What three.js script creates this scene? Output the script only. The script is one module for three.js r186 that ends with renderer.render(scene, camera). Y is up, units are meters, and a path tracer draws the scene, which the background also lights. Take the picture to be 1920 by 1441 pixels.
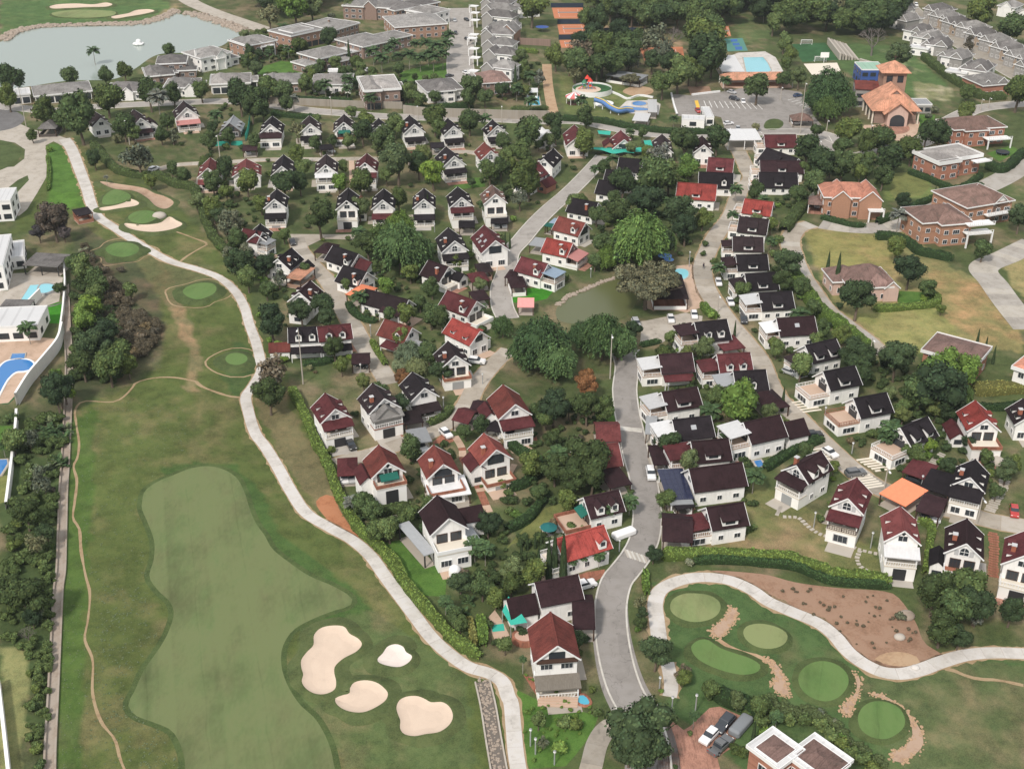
import * as THREE from 'three';
import { mergeGeometries,mergeVertices } from 'three/addons/utils/BufferGeometryUtils.js';
import { RoundedBoxGeometry } from 'three/addons/geometries/RoundedBoxGeometry.js';
import { MarchingCubes } from 'three/addons/objects/MarchingCubes.js';
const scene = new THREE.Scene();
const camera = new THREE.PerspectiveCamera(34.79,4 / 3,1,9000);
camera.position.set(0,133,0);
camera.lookAt(0,133 - Math.tan(28.9 * Math.PI / 180) * 100,-100);
const renderer = new THREE.WebGLRenderer();
renderer.toneMapping = THREE.LinearToneMapping;
renderer.toneMappingExposure = 1.27;
renderer.shadowMap.enabled = true;
{ // bright overcast sky: an even cloud deck, brighter round the veiled sun
const W = 128,Hh = 64,d = new Float32Array(W * Hh * 4),s = new THREE.Vector3(-0.34,0.72,0.60).normalize();
for (let j = 0; j < Hh; j++) for (let i = 0; i < W; i++) {
const up = ((j + 0.5) / Hh - 0.5) * Math.PI,ro = ((i + 0.5) / W - 0.5) * 2 * Math.PI;
const x = Math.cos(ro) * Math.cos(up),y = Math.sin(up),z = Math.sin(ro) * Math.cos(up);
const c = Math.max(0,x * s.x + y * s.y + z * s.z),k = y < 0 ? 0.25 : 0.49 + 0.12 * y + 0.50 * Math.pow(c,8);
d.set([k * 0.97,k * 1.0,k * 1.05,1],(j * W + i) * 4);
}
const t = new THREE.DataTexture(d,W,Hh,THREE.RGBAFormat,THREE.FloatType);
t.mapping = THREE.EquirectangularReflectionMapping; t.magFilter = t.minFilter = THREE.LinearFilter; t.needsUpdate = true;
scene.background = t; scene.environment = t;
}
const sun = new THREE.DirectionalLight(0xfff6ec,2.5);
sun.position.set(-136,288,240 - 250); sun.target.position.set(0,0,-250);
sun.castShadow = true; sun.shadow.radius = 14;
sun.shadow.mapSize.set(4096,4096);
Object.assign(sun.shadow.camera,{ left: -330,right: 330,top: 420,bottom: -420,near: 1,far: 900 });
scene.add(sun,sun.target);
scene.fog = new THREE.FogExp2(0xdfe8ee,0.00007);
let seed = 7;
const rnd = () => { seed = (seed + 0x6d2b79f5) | 0; let t = Math.imul(seed ^ (seed >>> 15),1 | seed); t = (t + Math.imul(t ^ (t >>> 7),61 | t)) ^ t; return ((t ^ (t >>> 14)) >>> 0) / 4294967296; };
const rr = (a,b) => a + (b - a) * rnd();
const names = new Map();
function numbered(n) { const k = names.get(n) ?? 0; names.set(n,k + 1); return k ? n + '_' + String(k).padStart(3,'0') : n; }
const labels = new Map();
function tag(o,label,category,group,kind) {
o.userData.label = label; if (category) o.userData.category = category;
if (group) o.userData.group = group; if (kind) o.userData.kind = kind;
return o;
}
const landmarks = [];        // [x, z, short phrase, radius] used to say where trees and lamps stand
function thing(name,label,category,x = 0,z = 0,turn = 0,group) {
const o = new THREE.Group(); o.name = numbered(name); o.position.set(x,0,z); o.rotation.y = turn; scene.add(o);
return tag(o,label,category,group);
}
function mesh(name,geo,mat,parent,p,s,ry) {
const m = new THREE.Mesh(geo,mat); m.name = name; m.castShadow = m.receiveShadow = true;
if (p) m.position.set(...p); if (s) m.scale.set(...s); if (ry) m.rotation.y = ry;
(parent ?? scene).add(m); return m;
}
const BOX = new THREE.BoxGeometry(1,1,1),CYL = new THREE.CylinderGeometry(1,1,1,10),BALL = new THREE.IcosahedronGeometry(1,2);
const BEV = new RoundedBoxGeometry(1,1,1,1,0.04);
const box = (name,mat,parent,x,y,z,w,h,d,ry) => mesh(name,BOX,mat,parent,[x,y,z],[w,h,d],ry);
const cyl = (name,mat,parent,x,y,z,r,h) => mesh(name,CYL,mat,parent,[x,y,z],[r,h,r]);
function tri(verts,faces,uvs) {   // flat-shaded geometry from shared vertices and polygons; uv in metres on each face's own plane
const P = [],U = [],a = new THREE.Vector3(),b = new THREE.Vector3(),n = new THREE.Vector3(),e1 = new THREE.Vector3(),e2 = new THREE.Vector3(),q = new THREE.Vector3();
for (const f of faces) {
const o = new THREE.Vector3(...verts[f[0]]);
a.set(...verts[f[1]]).sub(o); b.set(...verts[f[2]]).sub(o); n.crossVectors(a,b).normalize();
if (Math.abs(n.y) > 0.95) e1.set(1,0,0); else e1.set(n.z,0,-n.x).normalize();
e2.crossVectors(n,e1).normalize();
for (let i = 1; i < f.length - 1; i++) for (const k of [f[0],f[i],f[i + 1]]) { q.set(...verts[k]); P.push(q.x,q.y,q.z); U.push(q.dot(e1),q.dot(e2)); }
}
const g = new THREE.BufferGeometry();
g.setAttribute('position',new THREE.BufferAttribute(new Float32Array(P),3)); g.setAttribute('uv',new THREE.BufferAttribute(new Float32Array(U),2));
g.computeVertexNormals(); return g;
}
function merge(list) { return mergeGeometries(list.map((g) => { const h = g.index ? g.toNonIndexed() : g; for (const k of Object.keys(h.attributes)) if (!['position','normal','uv'].includes(k)) h.deleteAttribute(k); return h; })); }
const boxAt = (x,y,z,w,h,d) => new THREE.BoxGeometry(w,h,d).translate(x,y,z);
const cache = new Map();
const cached = (k,f) => { if (!cache.has(k)) cache.set(k,f()); return cache.get(k); };
// value noise
const hash = (x,y,s) => { let h = Math.imul(x,374761393) + Math.imul(y,668265263) + Math.imul(s,2147483647 ^ 0x5bd1e995) | 0; h = Math.imul(h ^ (h >>> 13),1274126177); return ((h ^ (h >>> 16)) >>> 0) / 4294967296; };
function noise(x,y,s = 1,per = 0) {
const ix = Math.floor(x),iy = Math.floor(y),fx = x - ix,fy = y - iy,u = fx * fx * (3 - 2 * fx),v = fy * fy * (3 - 2 * fy),w = (k) => per ? ((k % per) + per) % per : k;
const a = hash(w(ix),w(iy),s),b = hash(w(ix + 1),w(iy),s),c = hash(w(ix),w(iy + 1),s),d = hash(w(ix + 1),w(iy + 1),s);
return a + (b - a) * u + (c - a) * v + (a - b - c + d) * u * v;
}
const fbm = (x,y,s,per = 0,oct = 4) => { let a = 0,m = 0.5,t = 0; for (let i = 0; i < oct; i++) { a += m * noise(x,y,s + i,per); t += m; m *= 0.55; x *= 2; y *= 2; per *= 2; } return a / t; };
// a repeating texture of N pixels that covers `metres`; f(u, v) in pixels gives [r, g, b] factors (linear, about 1)
function tex(N,metres,f) {
const d = new Uint8Array(N * N * 4);
const enc = (c) => { c = Math.min(1,Math.max(0,c)); return 255 * (c <= 0.0031308 ? 12.92 * c : 1.055 * Math.pow(c,1 / 2.4) - 0.055); };
for (let j = 0; j < N; j++) for (let i = 0; i < N; i++) { const c = f(i,j); d[(j * N + i) * 4] = enc(c[0]); d[(j * N + i) * 4 + 1] = enc(c[1]); d[(j * N + i) * 4 + 2] = enc(c[2]); d[(j * N + i) * 4 + 3] = 255; }
const t = new THREE.DataTexture(d,N,N); t.colorSpace = THREE.SRGBColorSpace; t.wrapS = t.wrapT = THREE.RepeatWrapping; t.magFilter = THREE.LinearFilter; t.minFilter = THREE.LinearMipmapLinearFilter; t.generateMipmaps = true;
t.repeat.set(1 / metres,1 / metres); t.needsUpdate = true; return t;
}
const std = (c,rough = 0.85,o = {}) => new THREE.MeshPhysicalMaterial({ specularIntensity: rough > 0.75 ? 0.3 : 1,color: c === undefined ? 0xffffff : Array.isArray(c) ? new THREE.Color().setRGB(...c) : new THREE.Color(c),roughness: rough,side: THREE.DoubleSide,...o });
const N1 = 512;
const shingleTex = tex(1024,14,(i,j) => { const row = Math.floor(j / 16),m = fbm(i / 128,j / 128,11,8,5),st = fbm(i / 14,j / 190,13,0,3),k = 0.40 + 0.24 * hash(Math.floor((i + (row % 2) * 14) / 28),row,3) + 0.78 * Math.max(0,m - 0.12) - (j % 16 < 2 ? 0.12 : 0) + (st > 0.62 ? 0.16 : 0),l = m > 0.6 ? (m - 0.6) * 0.9 : 0; return [k + l * 0.8,k * 0.99 + l,k * 0.98 + l * 0.6]; });
const tileTex = tex(1024,13,(i,j) => { const ro = Math.floor(j / 16),co = Math.floor(i / 12),m = fbm(i / 128,j / 128,21,8,5),st = fbm(i / 12,j / 150,23,0,3),k = 0.46 + 0.20 * hash(co,ro,5) + 0.62 * Math.max(0,m - 0.1) - (j % 16 < 3 ? 0.10 : 0) - (i % 12 < 3 ? 0.07 : 0) - (st > 0.6 ? 0.16 : 0),l = m < 0.38 ? (0.38 - m) * 0.5 : 0; return [k - l * 0.5,k * 0.98 + l * 0.35,k * 0.96 + l * 0.2]; });
const sheetTex = tex(256,4,(i,j) => { const k = 0.86 + 0.16 * fbm(i / 32,j / 32,31,8) - (i % 16 < 3 ? 0.14 : 0); return [k,k,k]; });
const plasterTex = tex(N1,9,(i,j) => { const st = Math.pow(fbm(i / 18,j / 120,41,0),2),k = 0.92 + 0.12 * fbm(i / 50,j / 50,43,10) - 0.12 * (st > 0.36 ? 1 : 0) * fbm(i / 9,j / 60,47,0); return [k,k * 0.99,k * 0.97]; });
const brickTex = tex(N1,4,(i,j) => { const ro = Math.floor(j / 10),co = Math.floor((i + (ro % 2) * 14) / 28),mo = j % 10 < 2 || (i + (ro % 2) * 14) % 28 < 2,k = 0.75 + 0.4 * hash(co,ro,9); return mo ? [1.0,1.15,1.2] : [k,k,k]; });
const asphaltTex = tex(1024,26,(i,j) => { const pc = hash(Math.floor(i / 170),Math.floor(j / 250),55) > 0.86 && i % 170 < 110 && j % 250 < 190 ? -0.10 : 0,k = 0.66 + pc + 0.40 * fbm(i / 60,j / 60,51,17) + 0.16 * fbm(i / 240,j / 140,53,0,3) * noise(i / 200,j / 200,57) + 0.12 * hash(i,j,4) - (Math.abs(fbm(i / 150,j / 150,61,0) - 0.5) < 0.006 ? 0.22 : 0); return [k,k * 0.995,k * 0.98]; });
const concreteTex = tex(1024,22,(i,j) => { const k = 0.60 + 0.52 * fbm(i / 80,j / 80,71,13) + 0.10 * hash(i,j,6) + 0.10 * noise(i / 14,j / 14,73) - (noise(i / 30,j / 30,75) > 0.88 ? 0.12 : 0); return [k,k * 0.985,k * 0.955]; });
const soilTex = tex(1024,30,(i,j) => { const f = fbm(i / 60,j / 60,81,17,5),g = noise(i / 9,j / 9,83),k = 0.62 + 0.55 * f + 0.22 * (g - 0.5) + 0.14 * hash(i,j,8); return [k,k * (0.97 + 0.12 * (f - 0.5)),k * (0.95 + 0.2 * (f - 0.5))]; });
const sandTex = tex(512,12,(i,j) => { const k = 0.88 + 0.13 * fbm(i / 50,j / 50,91,10) + 0.05 * hash(i,j,2) - (Math.abs(noise(i / 26,j / 9,95) - 0.5) < 0.02 ? 0.05 : 0); return [k,k * 0.985,k * 0.965]; });
const grassTex = tex(2048,46,(i,j) => {
const a = fbm(i / 128,j / 128,101,16,6),b = noise(i / 5,j / 5,103),c = fbm(i / 36,j / 36,105,0,3),fleck = noise(i / 7,j / 3.5,107) > 0.94 && c > 0.52 ? 0.55 : 0;
const k = 0.50 + 0.62 * a + 0.36 * (b - 0.5) + 0.22 * (hash(i,j,12) - 0.5) + 0.25 * (c - 0.5); return [k * (0.96 + 0.16 * (c - 0.5)) + fleck,k + fleck * 0.95,k * 0.95 + fleck * 0.75];
});
const fairTex = tex(2048,120,(i,j) => {
const x = (i + 0.28 * j) / 2048 * 120,s = (Math.floor(x / 2.4) % 2 ? 0.05 : 0) + noise(x / 2.1,3.5,111) * 0.12 + noise(x / 0.55,9.5,112) * 0.13,a = fbm(i / 110,j / 160,113,0,6),w = fbm(i / 45,j / 90,115,0,5);
const track = Math.abs((x + 0.5 * noise(j / 60,2,117)) % 9 - 3) < 0.13 ? -0.07 : 0;
const k = 0.46 + 0.62 * a + s + track + 0.14 * (hash(i,j,14) - 0.5) + 0.12 * (noise(i / 6,j / 14,119) - 0.5); return [k * (0.98 + 0.30 * (w - 0.5)),k,k * (0.98 + 0.2 * (w - 0.5))];
});
fairTex.wrapS = fairTex.wrapT = THREE.MirroredRepeatWrapping;
const barkTex = tex(128,2,(i,j) => { const k = 0.6 + 0.6 * fbm(i / 10,j / 40,121,0); return [k,k,k]; });
const thatch = tex(256,3,(i,j) => { const k = 0.6 + 0.5 * fbm(i / 4,j / 40,131,0); return [k,k * 0.95,k * 0.85]; });
const roofMat = (r,g,b,t = shingleTex,ro = 0.9) => std([r,g,b],ro,{ map: t });
const ROOF = {   // base colours, linear
k: roofMat(0.019,0.015,0.018),K: roofMat(0.030,0.020,0.022),b: roofMat(0.036,0.018,0.021),m: roofMat(0.105,0.030,0.033),M: roofMat(0.150,0.045,0.044),
c: roofMat(0.205,0.060,0.050,tileTex),r: roofMat(0.33,0.066,0.056,tileTex),o: roofMat(0.72,0.235,0.125,sheetTex),s: roofMat(0.54,0.25,0.175,tileTex),p: roofMat(0.70,0.36,0.24,tileTex),
g: roofMat(0.255,0.245,0.235),G: roofMat(0.175,0.165,0.16),h: roofMat(0.33,0.31,0.295),v: roofMat(0.215,0.14,0.118,tileTex),V: roofMat(0.25,0.165,0.145,tileTex),
w: roofMat(0.62,0.62,0.62,sheetTex,0.5),z: roofMat(0.30,0.31,0.32,sheetTex,0.55),t: roofMat(0.16,0.15,0.14,thatch),e: std([0.02,0.13,0.10],0.8,{ map: sheetTex }),n: std([0.05,0.43,0.33],0.8,{ map: sheetTex }),q: std([0.62,0.28,0.26],0.8,{ map: sheetTex }),u: std([0.05,0.16,0.34],0.7,{ map: sheetTex }),B: std([0.25,0.33,0.42],0.5,{ map: sheetTex }),
};
const ROOFNAME = { k: 'black',K: 'dark brown',b: 'brown',m: 'maroon',M: 'dull red',c: 'faded red tiled',r: 'bright red',o: 'orange',s: 'salmon tiled',p: 'peach tiled',g: 'grey',G: 'dark grey',h: 'pale grey',v: 'brown tiled',V: 'weathered rose tiled',w: 'white',z: 'grey sheet metal',t: 'thatch',e: 'dark green',n: 'teal',q: 'pink',u: 'blue',B: 'pale blue' };
const WALL = { w: std([0.88,0.875,0.86],0.9,{ map: plasterTex }),b: std([0.40,0.19,0.13],0.92,{ map: brickTex }),O: std([0.42,0.235,0.155],0.92,{ map: brickTex }),o: std([0.37,0.235,0.175],0.92,{ map: brickTex }),B: std([0.28,0.20,0.165],0.92,{ map: brickTex }),t: std([0.34,0.27,0.21],0.9,{ map: plasterTex }),g: std([0.33,0.32,0.31],0.9,{ map: plasterTex }),d: std([0.10,0.085,0.08],0.9,{ map: plasterTex }),p: std([0.60,0.44,0.38],0.9,{ map: plasterTex }) };
const WALLNAME = { w: 'white',b: 'red brick',o: 'pale brick',O: 'orange brick',B: 'brown brick',t: 'tan',g: 'grey',d: 'dark timber',p: 'pale pink' };
const M = {
white: std([0.80,0.80,0.79],0.6),cream: std([0.70,0.64,0.54],0.8),glass: std([0.035,0.042,0.05],0.12),dark: std([0.025,0.025,0.027],0.6),timber: std([0.07,0.04,0.028],0.8),grey: std([0.30,0.31,0.31],0.7),steel: std([0.45,0.46,0.47],0.45,{ metalness: 0.4 }),
shutter: std([0.5,0.5,0.5],0.7),terracotta: std([0.38,0.165,0.11],0.9,{ map: tileTex }),paver: std([0.47,0.255,0.19],0.92,{ map: tileTex }),deck: std([0.52,0.38,0.29],0.9,{ map: concreteTex }),chimney: std([0.36,0.13,0.08],0.9,{ map: brickTex }),
conc: std([0.385,0.345,0.295],0.92,{ map: concreteTex }),concB: std([0.45,0.41,0.36],0.92,{ map: concreteTex }),concC: std([0.33,0.30,0.26],0.92,{ map: concreteTex }),path: std([0.58,0.555,0.53],0.9,{ map: concreteTex }),pathB: std([0.545,0.52,0.49],0.9,{ map: concreteTex }),slab: std([0.40,0.375,0.345],0.92,{ map: concreteTex }),slabB: std([0.365,0.34,0.31],0.92,{ map: concreteTex }),slabL: std([0.45,0.42,0.375],0.92,{ map: concreteTex }),
asphalt: std([0.295,0.275,0.258],0.93,{ map: asphaltTex }),asphaltL: std([0.37,0.345,0.32],0.93,{ map: asphaltTex }),asphaltD: std([0.17,0.165,0.165],0.93,{ map: asphaltTex }),kerb: std([0.58,0.56,0.52],0.9,{ map: concreteTex }),paint: std([0.78,0.78,0.75],0.8),yellow: std([0.75,0.48,0.08],0.8),
soil: std([0.32,0.205,0.142],0.97,{ map: soilTex }),soilR: std([0.42,0.19,0.10],0.97,{ map: soilTex }),wornE: std([0.36,0.27,0.165],0.97,{ map: soilTex }),dryEarth: std([0.44,0.31,0.20],0.97,{ map: soilTex }),chips: std([0.42,0.30,0.22],0.97,{ map: soilTex }),sand: std([0.64,0.52,0.42],0.97,{ map: sandTex }),sandW: std([0.74,0.66,0.61],0.97,{ map: sandTex }),stone: std([0.36,0.31,0.26],0.95,{ map: soilTex }),
fair: std([0.152,0.182,0.079],0.95,{ map: fairTex }),tee: std([0.125,0.20,0.065],0.95,{ map: fairTex }),cut: std([0.090,0.122,0.045],0.95,{ map: grassTex }),teeP: std([0.225,0.260,0.115],0.95,{ map: fairTex }),lawn: std([0.10,0.19,0.040],0.95,{ map: grassTex }),lawnB: std([0.055,0.24,0.02],0.95,{ map: grassTex }),lawnY: std([0.20,0.21,0.075],0.95,{ map: grassTex }),dryLawn: std([0.265,0.225,0.105],0.95,{ map: grassTex }),turf: std([0.05,0.13,0.055],0.95,{ map: grassTex }),lip: std([0.108,0.132,0.053],0.97,{ map: grassTex }),ruff: std([0.092,0.120,0.046],0.95,{ map: grassTex }),
clay: std([0.52,0.205,0.11],0.95,{ map: sandTex }),court: std([0.10,0.24,0.20],0.9),courtB: std([0.06,0.15,0.38],0.9),pool: std([0.08,0.40,0.55],0.08),poolB: std([0.05,0.20,0.48],0.08),poolL: std([0.25,0.58,0.66],0.08),lake: std([0.30,0.35,0.315],0.14),pond: std([0.105,0.115,0.045],0.28),drain: std([0.16,0.14,0.12],0.95),
red: std([0.62,0.05,0.03],0.5),blue: std([0.04,0.09,0.30],0.6),blueL: std([0.10,0.22,0.50],0.6),net: std([0.03,0.045,0.07],0.9),solar: std([0.022,0.026,0.06],0.2),green: std([0.05,0.20,0.10],0.6),teal: std([0.05,0.43,0.33],0.8),pinkRed: std([0.60,0.16,0.15],0.7),yell: std([0.75,0.55,0.10],0.6),skin: std([0.35,0.20,0.13],0.8),
};
const leafMat = (r,g,b) => std([r,g,b],0.85,{ vertexColors: true,side: THREE.DoubleSide });
const LEAF = { D: leafMat(0.054,0.082,0.030),d: leafMat(0.043,0.068,0.029),M: leafMat(0.084,0.120,0.040),m: leafMat(0.098,0.130,0.052),L: leafMat(0.115,0.185,0.04),G: leafMat(0.130,0.145,0.090),g: leafMat(0.155,0.165,0.135),B: leafMat(0.060,0.104,0.036),b: leafMat(0.080,0.138,0.036),S: leafMat(0.108,0.116,0.082),P: leafMat(0.062,0.105,0.042),p: leafMat(0.135,0.17,0.09),O: leafMat(0.19,0.095,0.04),R: leafMat(0.118,0.100,0.066),V: leafMat(0.075,0.066,0.062),H: leafMat(0.135,0.195,0.045),h: leafMat(0.040,0.075,0.026),Y: leafMat(0.20,0.20,0.06) };
const bark = std([0.16,0.125,0.095],0.95,{ map: barkTex }),palmBark = std([0.34,0.31,0.27],0.95,{ map: barkTex });
const LEAFV = {}; for (const k in LEAF) LEAFV[k] = [LEAF[k],...[[1.25,1.15,0.95],[0.82,0.86,0.95],[1.35,1.3,1.35]].map((f) => { const m = LEAF[k].clone(); m.color.setRGB(m.color.r * f[0],m.color.g * f[1],m.color.b * f[2]); return m; })];
const ROOFV = {}; for (const k in ROOF) ROOFV[k] = [[1,0,0],[0.8,0.37,0.61],[1.3,0.71,0.23],[1.12,0.17,0.83],[0.92,0.53,0.42]].map(([f,u,v]) => { const m = ROOF[k].clone(); m.color.multiplyScalar(f); if (m.map) { m.map = m.map.clone(); m.map.offset.set(u,v); } return m; });
const smooth = (pts,closed,step = 1.2) => { const c = new THREE.CatmullRomCurve3(pts.map(([x,z]) => new THREE.Vector3(x,0,z)),closed,'centripetal'); return c.getSpacedPoints(Math.max(8,Math.round(c.getLength() / step))).map((p) => [p.x,p.z]).slice(0,closed ? -1 : undefined); };
const inside = (pts,x,z) => { let r = false; for (let i = 0,j = pts.length - 1; i < pts.length; j = i++) { const [xi,zi] = pts[i],[xj,zj] = pts[j]; if ((zi > z) !== (zj > z) && x < (xj - xi) * (z - zi) / (zj - zi) + xi) r = !r; } return r; };
const lvl = (k) => 0.012 + 0.006 * k;
function flat(pts,y) {
const s = new THREE.Shape(pts.map(([x,z]) => new THREE.Vector2(x,-z))),g = new THREE.ShapeGeometry(s,1).rotateX(-Math.PI / 2).translate(0,y,0),p = g.attributes.position,u = g.attributes.uv;
for (let i = 0; i < p.count; i++) u.setXY(i,p.getX(i),p.getZ(i));
return g;
}
function sheet(name,label,cat,pts,mat,k = 1,round = false,kind = 'structure') { open.push(pts);
const m = mesh(numbered(name),flat(round ? smooth(pts,true,1.5) : pts,lvl(k)),mat); return tag(m,label,cat,null,kind);
}
function strip(pts,w,y0,y1,off = 0,step = 1.5) {   // a ribbon along a path, y1 its top; with y0 < y1 it has sides
const L = smooth(pts,false,step),P = [],U = [],I = [],n = L.length;
let s = 0;
for (let i = 0; i < n; i++) {
const a = L[Math.max(0,i - 1)],b = L[Math.min(n - 1,i + 1)],dx = b[0] - a[0],dz = b[1] - a[1],l = Math.hypot(dx,dz) || 1,nx = dz / l,nz = -dx / l;
if (i) s += Math.hypot(L[i][0] - L[i - 1][0],L[i][1] - L[i - 1][1]);
const ww = (typeof w === 'function' ? w(i / (n - 1)) : w) / 2;
for (const [d,y] of y0 < y1 ? [[off - ww,y0],[off - ww,y1],[off + ww,y1],[off + ww,y0]] : [[off - ww,y1],[off + ww,y1]]) { P.push(L[i][0] + nx * d,y,L[i][1] + nz * d); U.push(L[i][0] + nx * d,L[i][1] + nz * d); }
}
const m = y0 < y1 ? 4 : 2;
for (let i = 0; i < n - 1; i++) for (let k = 0; k < m - 1; k++) { const a = i * m + k,b = a + 1,c = a + m,d = c + 1; I.push(a,b,c,b,d,c); }
const g = new THREE.BufferGeometry(); g.setAttribute('position',new THREE.Float32BufferAttribute(P,3)); g.setAttribute('uv',new THREE.Float32BufferAttribute(U,2)); g.setIndex(I);
const h = g.toNonIndexed(); h.computeVertexNormals();
const nn = h.attributes.normal,pp = h.attributes.position; let up = 0; for (let i = 0; i < nn.count; i++) up += nn.getY(i);
if (up < 0) { for (let i = 0; i < pp.count; i += 3) { for (const A of [pp,h.attributes.uv]) { const sz = A.itemSize,ar = A.array; for (let c = 0; c < sz; c++) { const t = ar[(i + 1) * sz + c]; ar[(i + 1) * sz + c] = ar[(i + 2) * sz + c]; ar[(i + 2) * sz + c] = t; } } } h.computeVertexNormals(); }
return h;
}
function flatRoad(name,label,cat,pts,w,mat,k,kerb = false) {
const r = tag(mesh(numbered(name),strip(pts,w,lvl(k),lvl(k)),mat),label,cat,null,'structure'); ways.push([smooth(pts,false,1.5),typeof w === 'function' ? 7 : w]);
if (kerb) for (const s of [-1,1]) mesh('kerb',strip(pts,0.3,0.0,0.13,s * ((typeof w === 'function' ? w(0.5) : w) / 2 + 0.16)),M.kerb,r);
return r;
}
const ways = [],open = [];
function slabLane(name,label,cat,pts,w,len,mats,top = 0.06) {   // a concrete lane of separate cast slabs
const g = new THREE.Group(); g.name = numbered(name); scene.add(g); tag(g,label,cat,null,'structure');
if (/lane|cart/.test(name)) mesh('worn_verge',strip(pts,(t) => (typeof w === 'function' ? w(t) : w) * (1.08 + (name === 'lane' ? 0.3 : 0.75) * noise(t * pts.length * 2.1,pts[0][0],3) * noise(t * pts.length * 9,4,6)),lvl(2),lvl(2),0,0.7),M.wornE,g);
const L = smooth(pts,false,len / 4); ways.push([L,typeof w === 'function' ? 5 : w]);
for (let i = 0; i + 1 < L.length; i += 4) {
const seg = L.slice(i,i + 5); if (seg.length < 2) break;
const left = [],right = [];
seg.forEach((p,q) => {
const gi = i + q,a = L[Math.max(0,gi - 1)],b = L[Math.min(L.length - 1,gi + 1)],l = Math.hypot(b[0] - a[0],b[1] - a[1]) || 1,nx = (b[1] - a[1]) / l,nz = -(b[0] - a[0]) / l,ww = (typeof w === 'function' ? w(gi / L.length) : w) / 2;
const e = q === 0 ? 0.02 : q === seg.length - 1 ? -0.02 : 0,px = p[0] + (b[0] - a[0]) / l * e,pz = p[1] + (b[1] - a[1]) / l * e;
left.push([px - nx * ww,pz - nz * ww]); right.push([px + nx * ww,pz + nz * ww]);
});
const ring = [...left,...right.reverse()],n = ring.length,ar = ring.reduce((s,p,q) => { const o = ring[(q + 1) % n]; return s + p[0] * o[1] - o[0] * p[1]; },0);
if (ar > 0) ring.reverse();
const yy = top + rr(-0.006,0.006),V = [...ring.map((p) => [p[0],yy,p[1]]),...ring.map((p) => [p[0],-0.05,p[1]])],F = [ring.map((_,q) => q)];
for (let q = 0; q < n; q++) { const o = (q + 1) % n; F.push([o,q,n + q,n + o]); }
const sl = tri(V,F.slice(1)),capV = flat(ring,yy).toNonIndexed();
mesh('slab',merge([capV,sl]),mats[Math.floor(rnd() * mats.length)],g);
}
return g;
}
const ribbonRing = (pts,prof) => {   // rings offset outwards from a closed outline: prof = [[offset, y], ...]
const n = pts.length; let ar = 0; for (let i = 0; i < n; i++) { const a = pts[i],b = pts[(i + 1) % n]; ar += a[0] * b[1] - b[0] * a[1]; }
const sg = ar > 0 ? 1 : -1,P = [],U = [],I = [],m = prof.length;
for (let i = 0; i <= n; i++) {
const c = pts[i % n],a = pts[(i + n - 1) % n],b = pts[(i + 1) % n],l = Math.hypot(b[0] - a[0],b[1] - a[1]) || 1,nx = sg * (b[1] - a[1]) / l,nz = -sg * (b[0] - a[0]) / l;
for (const [o,y] of prof) { const q = o * (o > 1 ? 0.55 + 0.9 * noise(c[0] / 2.6,c[1] / 2.6,5) : 1); P.push(c[0] + nx * q,y,c[1] + nz * q); U.push(c[0] + nx * q,c[1] + nz * q); }
}
for (let i = 0; i < n; i++) for (let k = 0; k < m - 1; k++) { const a = i * m + k,b = a + 1,c = a + m,d = c + 1; sg > 0 ? I.push(a,b,c,b,d,c) : I.push(a,c,b,b,c,d); }
const g = new THREE.BufferGeometry(); g.setAttribute('position',new THREE.Float32BufferAttribute(P,3)); g.setAttribute('uv',new THREE.Float32BufferAttribute(U,2)); g.setIndex(I); g.computeVertexNormals(); return g;
};
const GREEN = [0.070,0.110,0.036],BROWN = [0.165,0.130,0.066],DRY = [0.270,0.228,0.108],EARTH = [0.33,0.215,0.125];
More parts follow.
